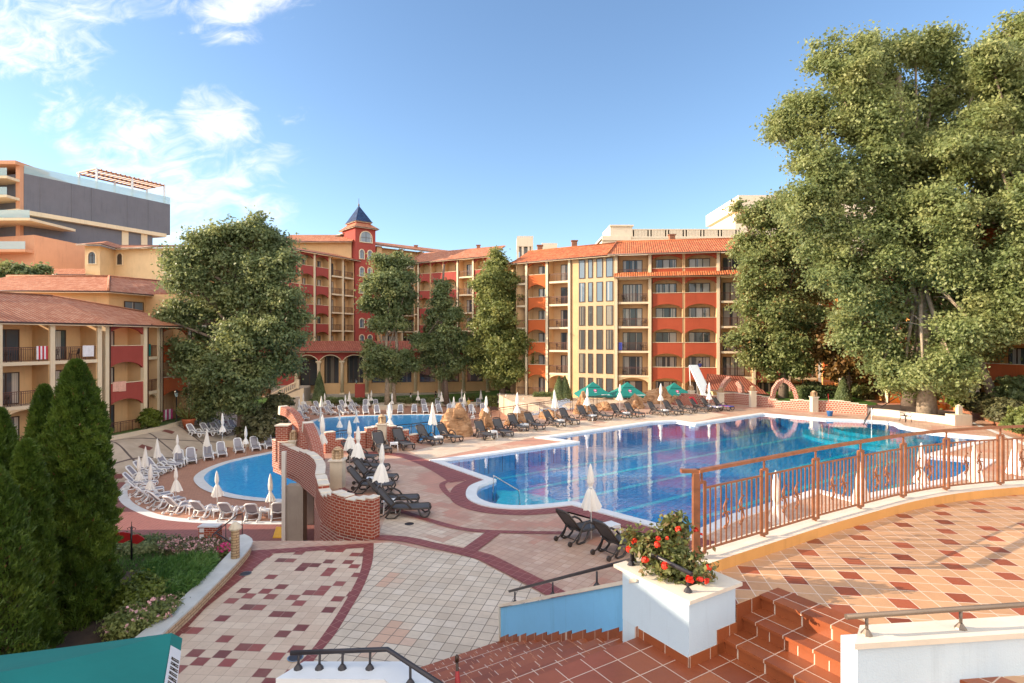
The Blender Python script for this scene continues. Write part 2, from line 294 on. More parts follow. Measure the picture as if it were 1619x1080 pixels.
# ------------------------------------------------------------------ mesh builder
class MB:
    def __init__(s): s.v = []; s.f = []; s.mi = []; s.uv = []; s.T = Matrix.Identity(4); s.smooth = []
    def add(s, p): s.v.append(tuple(s.T @ Vector(p))); return len(s.v) - 1
    def face(s, idx, mat=0, uv=None, smooth=False):
        if uv is None:
            P = [Vector(s.v[i]) for i in idx]
            n = Vector((0, 0, 0))
            for a, b in zip(P, P[1:] + P[:1]): n += a.cross(b)
            if n.length < 1e-12: uv = [(p.x, p.y) for p in P]
            else:
                n.normalize()
                if abs(n.z) > .7: uv = [(p.x, p.y) for p in P]
                else:
                    t = Vector((-n.y, n.x, 0)).normalized(); uv = [(p.dot(t), p.z) for p in P]
        s.f.append(tuple(idx)); s.mi.append(mat); s.uv.append(uv); s.smooth.append(smooth)
    def poly(s, pts, mat=0, uv=None): s.face([s.add(p) for p in pts], mat, uv)
    def box(s, x0, x1, y0, y1, z0, z1, mat=0):
        i = [s.add(p) for p in ((x0, y0, z0), (x1, y0, z0), (x1, y1, z0), (x0, y1, z0), (x0, y0, z1), (x1, y0, z1), (x1, y1, z1), (x0, y1, z1))]
        for q in ((0, 3, 2, 1), (4, 5, 6, 7), (0, 1, 5, 4), (1, 2, 6, 5), (2, 3, 7, 6), (3, 0, 4, 7)): s.face([i[k] for k in q], mat)
    def prism(s, pts, z0, z1, mat=0, top=None, side=None, bottom=True):
        """pts ccw; z1 may be a list (sloping top)"""
        n = len(pts); area = sum(pts[i][0] * pts[(i + 1) % n][1] - pts[(i + 1) % n][0] * pts[i][1] for i in range(n))
        zt = z1 if isinstance(z1, (list, tuple)) else [z1] * n
        zb = z0 if isinstance(z0, (list, tuple)) else [z0] * n
        if area < 0: pts = pts[::-1]; zt = list(zt)[::-1]; zb = list(zb)[::-1]
        a = [s.add((p[0], p[1], z)) for p, z in zip(pts, zb)]; b = [s.add((p[0], p[1], z)) for p, z in zip(pts, zt)]
        s.face(b, mat if top is None else top)
        if bottom: s.face(a[::-1], mat)
        for i in range(n):
            j = (i + 1) % n; s.face([a[i], a[j], b[j], b[i]], mat if side is None else side)
    def hprism(s, prof, y0, y1, mat=0):
        """profile in x-z plane extruded along y"""
        n = len(prof); area = sum(prof[i][0] * prof[(i + 1) % n][1] - prof[(i + 1) % n][0] * prof[i][1] for i in range(n))
        if area < 0: prof = prof[::-1]
        a = [s.add((p[0], y0, p[1])) for p in prof]; b = [s.add((p[0], y1, p[1])) for p in prof]
        s.face(a, mat); s.face(b[::-1], mat)
        for i in range(n):
            j = (i + 1) % n; s.face([a[j], a[i], b[i], b[j]], mat)
    def tube(s, pts, r, n=8, mat=0, smooth=True, caps=True, sq=False):
        pts = [Vector(p) for p in pts]; m = len(pts); R = r if isinstance(r, (list, tuple)) else [r] * m
        rings = []; prev = None
        for i, p in enumerate(pts):
            d = (pts[min(i + 1, m - 1)] - pts[max(i - 1, 0)]);
            if d.length < 1e-9: d = Vector((0, 0, 1))
            d.normalize()
            if prev is None:
                ref = Vector((0, 0, 1)) if abs(d.z) < .9 else Vector((1, 0, 0)); x = d.cross(ref).normalized()
            else: x = (prev - d * prev.dot(d)).normalized()
            prev = x; y = d.cross(x)
            o = math.pi / n if sq else 0
            rings.append([s.add(p + (x * math.cos(2 * math.pi * k / n + o) + y * math.sin(2 * math.pi * k / n + o)) * R[i]) for k in range(n)])
        L = 0
        for i in range(m - 1):
            l2 = L + (pts[i + 1] - pts[i]).length
            for k in range(n):
                q = (k + 1) % n; c = 2 * math.pi * max(R[i], .01) / n
                s.face([rings[i][k], rings[i][q], rings[i + 1][q], rings[i + 1][k]], mat, [(k * c, L), ((k + 1) * c, L), ((k + 1) * c, l2), (k * c, l2)], smooth)
            L = l2
        if caps: s.face(rings[0][::-1], mat); s.face(rings[-1], mat)
    def lathe(s, prof, c=(0, 0), n=16, mat=0, smooth=True, mod=None):
        rings = []
        for (r, z) in prof:
            rings.append([s.add((c[0] + r * (mod(k, z) if mod else 1) * math.cos(2 * math.pi * k / n), c[1] + r * (mod(k, z) if mod else 1) * math.sin(2 * math.pi * k / n), z)) for k in range(n)])
        for i in range(len(prof) - 1):
            for k in range(n):
                q = (k + 1) % n
                cc = 2 * math.pi * max(prof[i][0], .01) / n
                s.face([rings[i][k], rings[i][q], rings[i + 1][q], rings[i + 1][k]], mat, [(k * cc, prof[i][1]), ((k + 1) * cc, prof[i][1]), ((k + 1) * cc, prof[i + 1][1]), (k * cc, prof[i + 1][1])], smooth)
        s.face(rings[0][::-1], mat); s.face(rings[-1], mat)
    def wall(s, path, th, z0, z1, mat=0, top=None, closed=False):
        """wall along a plan polyline; z1 number or list; top material index for the coping face"""
        P = [Vector((p[0], p[1], 0)) for p in path]; m = len(P); L = R = None; off = []
        for i in range(m):
            d = (P[min(i + 1, m - 1)] - P[max(i - 1, 0)]).normalized(); nrm = Vector((-d.y, d.x, 0)); off.append(nrm * th / 2)
        zt = z1 if isinstance(z1, (list, tuple)) else [z1] * m; zb = z0 if isinstance(z0, (list, tuple)) else [z0] * m
        u = 0; g = []
        for i in range(m):
            g.append([s.add((P[i] + off[i]).to_tuple()[:2] + (zb[i],)), s.add((P[i] + off[i]).to_tuple()[:2] + (zt[i],)), s.add((P[i] - off[i]).to_tuple()[:2] + (zt[i],)), s.add((P[i] - off[i]).to_tuple()[:2] + (zb[i],))])
        for i in range(m - 1):
            a, b = g[i], g[i + 1]; l = (P[i + 1] - P[i]).length
            s.face([a[0], a[1], b[1], b[0]], mat, [(u, zb[i]), (u, zt[i]), (u + l, zt[i + 1]), (u + l, zb[i + 1])])
            s.face([a[3], b[3], b[2], a[2]], mat, [(u, zb[i]), (u + l, zb[i + 1]), (u + l, zt[i + 1]), (u, zt[i])])
            s.face([a[1], a[2], b[2], b[1]], mat if top is None else top); s.face([a[0], b[0], b[3], a[3]], mat)
            u += l
        s.face([g[0][3], g[0][2], g[0][1], g[0][0]], mat); s.face(g[-1], mat)
    def mesh(s, name, mats):
        me = bpy.data.meshes.new(name); me.from_pydata(s.v, [], s.f)
        for m in mats: me.materials.append(MATS[m])
        me.polygons.foreach_set('material_index', s.mi); me.polygons.foreach_set('use_smooth', s.smooth)
        ul = me.uv_layers.new(name='UVMap'); flat = [c for f in s.uv for p in f for c in p]; ul.data.foreach_set('uv', flat)
        me.update(); return me
    def build(s, name, mats, parent=None, loc=(0, 0, 0), rz=0.0):
        if isinstance(mats, str): mats = [mats]
        return link(name, s.mesh(name, mats), parent, loc, rz)
def link(name, data, parent=None, loc=(0, 0, 0), rz=0.0):
    o = bpy.data.objects.new(name, data); C.objects.link(o)
    if parent is not None: o.parent = parent
    o.location = loc; o.rotation_euler = (0, 0, rz); return o
def tag(o, label=None, cat=None, group=None, kind=None):
    if label: o['label'] = label
    if cat: o['category'] = cat
    if group: o['group'] = group
    if kind: o['kind'] = kind
    return o
def empty(name, loc, label, cat, group=None, rz=0.0):
    o = link(name, None, None, loc, rz); o.empty_display_size = .3; return tag(o, label, cat, group)
def dup(root, loc, rz=0.0, label=None, group=None, scale=None):
    r = root.copy(); C.objects.link(r); r.location = loc; r.rotation_euler = (0, 0, rz)
    if scale: r.scale = scale
    if label: r['label'] = label
    if group: r['group'] = group
    for ch in list(root.children):
        c = ch.copy(); C.objects.link(c); c.parent = r
        for g in ch.children:
            d = g.copy(); C.objects.link(d); d.parent = c
    return r
ORD = ['first', 'second', 'third', 'fourth', 'fifth', 'sixth', 'seventh', 'eighth', 'ninth', 'tenth', 'eleventh', 'twelfth', 'thirteenth', 'fourteenth', 'fifteenth', 'sixteenth', 'seventeenth', 'eighteenth', 'nineteenth', 'twentieth', 'twenty-first', 'twenty-second', 'twenty-third', 'twenty-fourth']
def stripe(pts, wd, closed=False):
    """left and right offset polylines"""
    P = [Vector((p[0], p[1])) for p in pts]; m = len(P); A = []; B = []
    for i in range(m):
        if closed: d = P[(i + 1) % m] - P[i - 1]
        else: d = P[min(i + 1, m - 1)] - P[max(i - 1, 0)]
        d.normalize(); n = Vector((-d.y, d.x)); A.append(P[i] + n * wd / 2); B.append(P[i] - n * wd / 2)
    return A, B
def smoothline(pts, k=6):
    P = [Vector((p[0], p[1])) for p in pts]; o = []
    for i in range(len(P) - 1):
        p0 = P[max(i - 1, 0)]; p1 = P[i]; p2 = P[i + 1]; p3 = P[min(i + 2, len(P) - 1)]
        for j in range(k):
            t = j / k; o.append(.5 * ((2 * p1) + (p2 - p0) * t + (2 * p0 - 5 * p1 + 4 * p2 - p3) * t * t + (3 * p1 - p0 - 3 * p2 + p3) * t ** 3))
    o.append(P[-1]); return [(p.x, p.y) for p in o]
def offset_poly(pts, d):
    """inward offset of a ccw polygon by d (mitred)"""
    P = [Vector(p) for p in pts]; n = len(P); o = []
    for i in range(n):
        a = (P[i] - P[i - 1]).normalized(); b = (P[(i + 1) % n] - P[i]).normalized()
        na = Vector((-a.y, a.x)); nb = Vector((-b.y, b.x)); m = na + nb
        if m.length < .3: m = na
        else: m = m / max(.35, m.dot(na))
        o.append(P[i] + m * d)
    return [(p.x, p.y) for p in o]
def ccw(pts):
    n = len(pts); a = sum(pts[i][0] * pts[(i + 1) % n][1] - pts[(i + 1) % n][0] * pts[i][1] for i in range(n)); return pts if a > 0 else pts[::-1]
# ------------------------------------------------------------------ ground, decks and pools
def sheet(name, pts, z, mat, hole=None, kind='structure', parent=None):
    from mathutils.geometry import tessellate_polygon
    loops = [[Vector((p[0], p[1], z)) for p in pts]]
    if hole: loops.append([Vector((p[0], p[1], z)) for p in hole])
    tri = tessellate_polygon(loops); V = [v for l in loops for v in l]
    mb = MB(); [mb.add(v) for v in V]
    for t in tri:
        a, b, c = (V[i] for i in t)
        if (b - a).cross(c - a).z < 0: t = (t[0], t[2], t[1])
        mb.face(t, 0)
    o = mb.build(name, mat, parent)
    if kind: o['kind'] = kind
    return o
sheet('ground', [(-900, -400), (900, -400), (900, 1500), (-900, 1500)], LZ - .05, 'gravel')
def PX(l, z=0.0): return [G(a, b, z) for a, b in l]
pool_outer = PX([(678, 728.5), (766, 760)]) + smoothline(PX([(766, 760), (742, 770), (737, 786), (754, 797.6), (788, 804.7), (839, 806), (904, 800)]), 5)[1:] + PX([(1066, 844.4)]) + [(5.45, 17.0)] + PX([(1108, 851), (1176, 819), (1297.5, 781), (1347.6, 794)]) + PX([(1530, 758), (1576, 728), (1484, 720), (1582, 692.6), (1507, 686), (1478, 683), (1431, 674)]) + smoothline(PX([(1431, 674), (1420, 669), (1397, 666), (1350, 663.5), (1305, 662)]), 4)[1:] + PX([(1203, 653.5), (1097, 668.7), (1069, 664.6), (1024, 667), (845, 692.6), (897, 699)])
pool_outer = ccw(pool_outer)
pool_in = offset_poly(pool_outer, .42)
deckL = [(-4.2, 17.15), (-5.5, 17.9), (-6.4, 19.0), (-7.3, 21.0), (-8.3, 24.0), (-10.2, 26.8), (-12.1, 28.8), (-12.3, 30.6), (-9.9, 30.9), (-5.7, 33.5), (-4.8, 35.6), (-3.2, 38.6), (2.9, 46.6), (9.0, 53.2), (14.2, 56), (20.5, 55.0), (21.9, 51.9), (25.6, 48.5), (28.8, 46.2), (34, 52), (34, 62), (37.5, 62), (60, 40), (60, -12), (-45, -12), (-45, 16.9)]
deckL = ccw(deckL)
sheet('pool_deck', deckL, 0, 'tile_deck', hole=pool_outer)
mb = MB(); n = len(deckL)
for i in range(n):
    a, b = deckL[i], deckL[(i + 1) % n]
    bridge = (-12.35 < a[0] < -7.2 and 20.5 < a[1] < 31) and (-12.35 < b[0] < -5.6 and 20.5 < b[1] < 34)
    zb = -.65 if bridge else LZ
    mb.poly([(a[0], a[1], zb), (b[0], b[1], zb), (b[0], b[1], -.004), (a[0], a[1], -.004)], 0)
for a, b in (((-7.3, 21.0), (-4.5, 26)), ((-4.5, 26), (-5.7, 33.5))):
    mb.poly([(b[0], b[1], LZ), (a[0], a[1], LZ), (a[0], a[1], -.65), (b[0], b[1], -.65)], 1)
mb.poly([(p[0], p[1], -.65) for p in ((-7.3, 21), (-4.5, 26), (-5.7, 33.5), (-9.9, 30.9), (-12.3, 30.6), (-12.1, 28.8), (-10.2, 26.8), (-8.3, 24))], 1)
tag(mb.build('deck_retaining_face', ['brick_wide', 'concrete']), kind='structure')
# pool shell
zb = -1.0; zw = -.07
mb = MB(); cp = len(pool_outer)
for i in range(cp):
    j = (i + 1) % cp; a, b, c, d = pool_outer[i], pool_outer[j], pool_in[j], pool_in[i]
    mb.poly([(a[0], a[1], .05), (b[0], b[1], .05), (c[0], c[1], .05), (d[0], d[1], .05)]); mb.poly([(a[0], a[1], 0), (b[0], b[1], 0), (b[0], b[1], .05), (a[0], a[1], .05)])
    mb.poly([(c[0], c[1], .05), (c[0], c[1], -.10), (d[0], d[1], -.10), (d[0], d[1], .05)])
tag(mb.build('pool_coping', 'coping'), kind='structure')
mb = MB()
for i in range(cp):
    j = (i + 1) % cp; c, d = pool_in[j], pool_in[i]
    mb.poly([(c[0], c[1], -.06), (c[0], c[1], zb), (d[0], d[1], zb), (d[0], d[1], -.06)], 0)
tag(mb.build('pool_wall', 'tile_pool'), kind='structure')
sheet('pool_floor', pool_in, zb, 'tile_pool'); sheet('water', pool_in, zw, 'water')
# lane lines on the pool floor
ld = Vector((.815, .579)); ln = Vector((-.579, .815)); o0 = Vector((5.45, 17.0))
def inside(p, poly):
    r = False; n = len(poly)
    for i in range(n):
        a, b = poly[i], poly[i - 1]
        if (a[1] > p[1]) != (b[1] > p[1]) and p[0] < (b[0] - a[0]) * (p[1] - a[1]) / (b[1] - a[1]) + a[0]: r = not r
    return r
mb = MB()
for k in (.9, 3.3, 5.75, 8.2, 10.65, 13.1):
    base = o0 + ln * k; ts = [t * .1 for t in range(-60, 400) if inside(base + ld * (t * .1), pool_in)]
    if not ts: continue
    t0, t1 = min(ts) + 1.2, max(ts) - 1.0
    for a in (t0,):
        p = [base + ld * t0 - ln * .15, base + ld * t1 - ln * .15, base + ld * t1 + ln * .15, base + ld * t0 + ln * .15]
        mb.poly([(q.x, q.y, zb + .006) for q in p])
tag(mb.build('lane_lines', 'tile_pool_light'), kind='structure')
# shallow steps in the two round bays
bc = Vector(G(800, 776)); mb = MB()
for i, (r, z) in enumerate(((3.4, -.9), (2.8, -.72), (2.2, -.54), (1.6, -.36))):
    pts = [bc + Vector((-.55, -.1)) + Vector((math.cos(t), math.sin(t))) * r for t in [k * math.pi / 12 for k in range(24)]]
    pts = [p for p in pts if inside(p, pool_in)]
    c = sum(pts, Vector((0, 0))) / len(pts); pts.sort(key=lambda p: math.atan2(p.y - c.y, p.x - c.x))
    mb.prism([(p.x, p.y) for p in pts], zb, z, 0)
tag(mb.build('pool_steps', 'tile_pool_light'), kind='structure')
bc2 = Vector(G(1385, 673)); mb = MB()
for i, (r, z) in enumerate(((4.6, -.75), (3.6, -.5), (2.6, -.3))):
    pts = [bc2 + Vector((math.cos(t), math.sin(t))) * r for t in [k * math.pi / 12 for k in range(24)]]; pts = [p for p in pts if inside(p, pool_in)]
    c = sum(pts, Vector((0, 0))) / len(pts); pts.sort(key=lambda p: math.atan2(p.y - c.y, p.x - c.x)); mb.prism([(p.x, p.y) for p in pts], zb, z, 0)
tag(mb.build('pool_steps', 'tile_pool_light'), kind='structure')
# paving patterns on the deck, thin sheets
bandR = smoothline(PX([(591, 859), (588.7, 889), (575, 927), (557.6, 958), (530, 1003), (502, 1037), (470, 1085), (420, 1160)]), 4)
bandLft = smoothline(PX([(575, 865), (571, 899), (557.6, 930), (533, 972), (499, 1020), (468, 1055), (420, 1110), (370, 1180)]), 4)
sheet('checker_paving', PX([(401, 876), (575, 865)]) + bandLft[1:] + PX([(150, 1180), (279, 1002), (329, 953), (374, 906)]), .004, 'tile_checker')
sheet('paving_band', bandR + bandLft[::-1], .009, 'tile_band')
sheet('paving_band', PX([(398, 871), (590, 859), (575, 866.5), (430, 876), (372, 924), (325, 962), (262, 1030), (160, 1150), (130, 1150), (279, 1000), (329, 951), (374, 904)]), .012, 'tile_band')
sheet('grid_paving', bandR[::-1] + PX([(620, 858), (664, 868), (731, 879), (740, 878), (768, 893), (854, 938.6), (960, 1000)]) + PX([(960, 1180)]), .004, 'tile_grid')
def band(px, wd, z=.014, mat='tile_band', sm=5):
    L = smoothline(PX(px), sm) if sm else PX(px); A, B = stripe(L, wd); sheet('paving_band', [tuple(p) for p in A] + [tuple(p) for p in B[::-1]], z, mat)
band([(588, 850), (640, 853), (690, 864), (737, 873.5)], .42); band([(735, 873), (768, 882), (857, 927), (960, 985)], .50, .018, sm=0); band([(738, 874), (781, 842)], .46, .022)
band([(596, 800), (625, 806), (660, 817), (700, 829), (740, 838), (800, 841.5), (890, 843)], .26, .013); band([(540, 772), (570, 790), (596, 800)], .26, .0125)
band([(560, 716), (620, 718), (650, 724), (690, 741), (724, 762)], .7, .006)
A = offset_poly(pool_outer, -.62)
i0 = 0
ringidx = [i for i, p in enumerate(pool_outer) if p[0] < 6.0 and p[1] < 28.6]
m_ = len(pool_outer); st = [i for i in ringidx if (i - 1) % m_ not in ringidx][0]; run = [(st + k) % m_ for k in range(len(ringidx))]
sheet('paving_band', [pool_outer[i] for i in run] + [A[i] for i in run[::-1]], .010, 'tile_band')
band([(720, 790), (705, 778), (700, 765), (722, 757)], .25, .011)
sheet('pale_paving', PX([(612, 812), (655, 821), (695, 832.5), (738, 842), (766, 843.5), (737, 866), (664, 854), (620, 846), (600, 842)]), .005, 'tile_pale')
sheet('pale_paving', PX([(648, 714), (664, 722), (676, 727), (845, 691.5), (1024, 666), (1069, 663.5), (1097, 667), (1150, 656), (1100, 648), (900, 667), (780, 690), (700, 702)]), .005, 'tile_pale')
# lower level plaza and the children's pool
sheet('lower_plaza', [(-70, 15), (-3, 15), (-3, 30), (4, 40), (8, 52), (16, 58), (16, 66), (0, 74), (-2, 84.2), (-34, 84), (-50, 78), (-33, 60), (-36, 53), (-42, 45), (-48, 36), (-70, 30)], LZ, 'tile_ring')
M = NM('tile_diamond'); v = coord(M); s_ = M.n('SeparateXYZ'); mp = M.n('Mapping'); mp.inputs['Rotation'].default_value = (0, 0, .55); M.l(v, mp.inputs[0]); M.l(mp.outputs[0], s_.inputs[0])
def fr_(o, p): f = M.math('FRACT', M.math('DIVIDE', o, p)); return M.math('MINIMUM', f, M.math('SUBTRACT', 1.0, f))
fx, fy = fr_(s_.outputs[0], 3.4), fr_(s_.outputs[1], 3.4); line = M.math('LESS_THAN', M.math('MINIMUM', fx, fy), .022)
dd = M.math('GREATER_THAN', M.math('ADD', fx, fy), .84)
c = M.ramp(M.noise(v, 1.5, 5), ((.3, (.44, .36, .28)), (.7, (.56, .47, .38)))); c = M.mix(line, c, (.12, .09, .085)); c = M.mix(dd, c, (.20, .07, .06))
M.l(c, M.p.inputs['Base Color']); M.p.inputs['Roughness'].default_value = .6
LP = lambda l: PX(l, LZ)
def hz(x, y):
    t = max(0, min(1, (-24.6 - x) / 4.4)) * max(0, min(1, (y - 37.5) / 3.5)); return LZ + 1.75 * t
def GS(px, py):
    Y = 15.0
    while Y < 90:
        if H - (py - CY) / F * Y <= hz((px - CX) / F * Y, Y): break
        Y += .05
    x = (px - CX) / F * Y; return (x, Y, hz(x, Y))
mb = MB(); gx = [-30.2 + .5 * i for i in range(13)]; gy = [37.0 + .7 * i for i in range(36)]
vid = [[mb.add((x, y, hz(x, y) + .007)) for x in gx] for y in gy]
for j in range(len(gy) - 1):
    for i in range(len(gx) - 1): mb.face([vid[j][i], vid[j][i + 1], vid[j + 1][i + 1], vid[j + 1][i]], 0, None, True)
tag(mb.build('diamond_paving', 'tile_diamond'), kind='structure')
sheet('diamond_paving', [(-40, 34), (-31.5, 33), (-29, 37.1), (-24.3, 37.1), (-24.3, 61), (-30.2, 61), (-36, 50)], LZ + .006, 'tile_diamond')
arc = smoothline(LP([(243, 750), (212, 760), (198, 772), (193.6, 780.5), (199, 793), (213, 803), (241.5, 815), (274, 821), (323, 825), (364, 826), (425, 827), (500, 826)]), 4)
sheet('red_paving', LP([(-260, 746), (160, 745)]) + arc + LP([(560, 860), (620, 900), (-500, 900)]), LZ + .010, 'tile_plaza')
A, B = stripe(arc[4:], .5); sheet('paving_edge', [tuple(p) for p in A] + [tuple(p) for p in B[::-1]], LZ + .016, 'coping')
kids = LP([(500, 670)]) + LP([(493, 667), (515, 662), (560, 658.8), (620, 657), (690, 656.4), (720, 657.5)])
kids = smoothline(LP([(455, 791), (415, 789), (375, 784), (345, 776), (328, 767), (321, 755), (335, 743), (363, 732), (400, 723), (434, 716)]) + [(-17.6, 51), (-19.3, 57), (-21.6, 62.2)] + LP([(496, 667), (515, 662), (560, 658.8), (620, 657), (690, 656.4)]) + [(-6.5, 67), (-4.8, 60), (-4.6, 50), (-5.2, 42), (-6, 36), (-8.5, 32.6)], 5)
kids = ccw(kids); kin = offset_poly(kids, .06); kout = offset_poly(kids, -.55)
mb = MB(); m_ = len(kids)
for i in range(m_):
    j = (i + 1) % m_; a, b, c, d = kout[i], kout[j], kin[j], kin[i]
    mb.poly([(a[0], a[1], LZ + .05), (b[0], b[1], LZ + .05), (c[0], c[1], LZ + .05), (d[0], d[1], LZ + .05)]); mb.poly([(c[0], c[1], LZ + .05), (c[0], c[1], LZ + .02), (d[0], d[1], LZ + .02), (d[0], d[1], LZ + .05)])
tag(mb.build('pool_coping', 'coping'), kind='structure')
sheet('children_pool_floor', kin, LZ + .018, 'tile_kids'); sheet('water', kin, LZ + .035, 'water_kids')
# right bank behind the stepped brick wall
mb = MB(); mb.prism([(37.7, 47.7), (34.9, 41.2), (31.9, 35.4), (31.5, 20), (60, 20), (60, 60), (37, 62)], 0, [.9, .9, .9, .9, 2.6, 2.6, 1.2], 0)
tag(mb.build('planted_bank', 'soil'), kind='structure')
mb = MB(); mb.prism([(15.5, 57), (20.8, 55.8), (22.2, 52.3), (25.8, 49), (29, 46.8), (34, 52), (36, 62), (30, 66), (12, 70), (2, 75.5), (-2, 75.5), (0, 66), (10, 59)], LZ, -1.25, 0)
tag(mb.build('patio', 'tile_pale'), kind='structure')
mb = MB(); mb.prism([(22.6, 52.6), (26, 49.3), (29.1, 47), (33.4, 52), (33.6, 61), (28, 63.5)], -1.25, [-.1, -.1, -.1, .15, .5, .1], 0)
tag(mb.build('grass_bank', 'grass'), kind='structure')
# lawn strips with low stone kerbs
def lawn(pts, z0, z1): mb = MB(); mb.prism(pts, z0, z1, 0); tag(mb.build('lawn', 'grass'), kind='structure')
lw = [(-34.4, 30.0), (-31.9, 37.5), (-29.95, 43.5), (-29.3, 47.5), (-29.5, 52), (-29.2, 58), (-27, 64), (-27, 72)]
lawn(lw + [(-33.5, 72), (-31.2, 62), (-31.5, 50.5), (-31.2, 47.5), (-31.6, 43.5), (-35.6, 30.3)], LZ, -1.36)
mb = MB(); mb.wall(lw, .3, LZ, -1.25, 0); tag(mb.build('garden_kerb', 'stone_cream'), 'long low cream stone kerb below the lawn of the left hotel', 'kerb')
lawn([(-31, 80.5), (-16, 79.5), (-2, 79), (-1, 74.5), (9, 68), (12, 72), (2, 77), (0, 90), (-30, 86)], LZ, [LZ + .4] * 3 + [LZ + .6, -1.5, -1.3, -1.3, -1.6, -2.3])
mb = MB(); mb.wall([(-30.8, 80.4), (-16, 79.4), (-2.2, 78.9)], .35, LZ, LZ + .55, 0); tag(mb.build('garden_kerb', 'stone_cream'), 'low cream stone kerb in front of the arcade shrubs', 'kerb')

# ------------------------------------------------------------------ foreground terrace, stairs and planter
U = Vector((.845, .534)); V2 = Vector((-.534, .845)); NP = Vector((1.90, 6.10)); TZ = 3.05; LDZ = 2.57
def uv(u, v): p = NP + U * u + V2 * v; return (p.x, p.y)
curb = smoothline([(2.2, 7.35), (2.75, 7.72), (3.68, 8.31), (4.82, 9.03), (5.93, 9.68), (7.1, 10.33), (8.3, 10.85), (9.66, 11.25), (11.2, 11.55), (14, 11.9)], 4)
cin = stripe(curb, .40)[1]
terr = [uv(1.23 + .30, 0), uv(.8, 0), uv(.8, .97)] + [tuple(p) for p in cin[1:]] + [(14, -3), uv(1.53, -9)]
mb = MB(); mb.prism(terr, -.01, TZ, 1, top=0); tag(mb.build('terrace', ['tile_terrace', 'wall_cream']), kind='structure')
cu = MB(); cu.wall(curb, .42, TZ - .35, TZ + .15, 1, top=0); cu.wall(curb, .36, 0, TZ - .35, 1)
tag(cu.build('terrace_kerb', ['coping_warm', 'ochre_wall']), 'cream topped kerb wall curving under the terrace railing', 'kerb')
def ve(u): return -1.56 - .483 * (u - .28) - .12
mb = MB(); mb.prism([uv(.79, -.006), uv(1.56, -.006), uv(1.56, .03), uv(.79, .03)], LDZ, TZ - .004, 0)
# landing, three steps up to the terrace with rounded nosings
mb.prism([uv(-2.4, .75), uv(-2.4, -5), uv(.6, -5), uv(.6, .02), uv(-.0, .02), uv(-.0, .75)], 0, LDZ, 2, top=1)
for k in range(3):
    z = LDZ + .16 * (k + 1); u0 = .55 + .34 * k; u1 = u0 + .34
    mb.prism([uv(u0 + .03, 0.0), uv(u0 + .03, ve(u0)), uv(u1 + .03, ve(u1)), uv(u1 + .03, 0.0)], LDZ - .01, z - .035, 0)
    mb.prism([uv(u0, 0.0), uv(u0, ve(u0)), uv(u1 + .03, ve(u1)), uv(u1 + .03, 0.0)], z - .035, z + (.004 if k == 2 else 0), 0)
tag(mb.build('landing_steps', ['tile_step', 'tile_landing', 'wall_cream']), kind='structure')
# grout joints between riser tiles
mb = MB()
for k in range(3):
    z = LDZ + .16 * (k + 1); u0 = .55 + .34 * k + .03
    for j in range(5):
        v_ = -.17 - .33 * j - (k % 2) * .16; a = uv(u0 - .003, v_); b = uv(u0 + .01, v_ - .008)
        mb.prism([uv(u0 - .003, v_), uv(u0 - .003, v_ - .008), uv(u0 + .01, v_ - .008), uv(u0 + .01, v_)], z - .155, z - .036, 0)
tag(mb.build('step_joints', 'coping_warm'), kind='structure')
# long flight down to the deck
E = Vector((-.22, 11.06)); Fp = Vector(uv(0, .75)); Eu = (E - NP).dot(U); Ev = (E - NP).dot(V2)
NS = 12; mb = MB(); jb = MB(); rise = LDZ / NS
def wu(v): return (v - .75) / (Ev - .75) * Eu
for k in range(NS - 1):
    v0 = .75 + (Ev - .75) * k / (NS - 1); v1 = .75 + (Ev - .75) * (k + 1) / (NS - 1); z = LDZ - rise * (k + 1)
    mb.prism([uv(-2.4, v0), uv(-2.4, v1 + .02), uv(wu(v1), v1 + .02), uv(wu(v0), v0)], 0, z, 0)
    for j in range(12):
        u = -.15 - .33 * j + (k % 2) * .16 + wu(v0)
        if u < -2.3: break
        mb.prism([uv(u, v1 + .024), uv(u + .004, v1 + .024), uv(u + .004, v1 - .06), uv(u, v1 - .10)], z - .10, z + .002, 1)
tag(mb.build('stair_flight', ['tile_step', 'peach_wall']), kind='structure')
# planter box
pl = empty('stone_planter', (NP.x, NP.y, LDZ), 'white and pale blue rendered planter with cream stone top beside the terracotta steps', 'planter')
def loc(p, z=0): return (p[0] - NP.x, p[1] - NP.y, z - LDZ)
def lw_(pts): return [(p[0] - NP.x, p[1] - NP.y) for p in pts]
mb = MB(); mb.prism(lw_([uv(0, 0), uv(.78, 0), uv(.78, 1.02), uv(.0, 1.02)]), -LDZ, .70, 0); mb.build('body', 'white_blue_plaster', pl); mb = MB(); mb.prism(lw_([uv(-.004, 0), uv(-.004, 1.02), uv(0, 1.02), uv(0, 0)]), .1, .70, 0); mb.build('painted_face', 'pale_blue_plaster', pl)
mb = MB()
P = [uv(-.05, -.05), uv(.84, -.05), uv(.84, 1.13), uv(-.05, 1.13)]; Q = [uv(.22, .2), uv(.62, .2), uv(.62, .92), uv(.22, .92)]
for i in range(4):
    j = (i + 1) % 4; mb.prism(lw_([P[i], P[j], Q[j], Q[i]]), .70, .74, 0)
mb.build('stone_top', 'coping_warm', pl)
mb = MB(); mb.prism(lw_(Q), .66, .72, 0); mb.build('soil', 'soil', pl)
mb = MB()
mb.prism(lw_([uv(-.012, -.012), uv(-.012, .74), uv(0, .74), uv(0, -.012)]), 0, .10, 0)
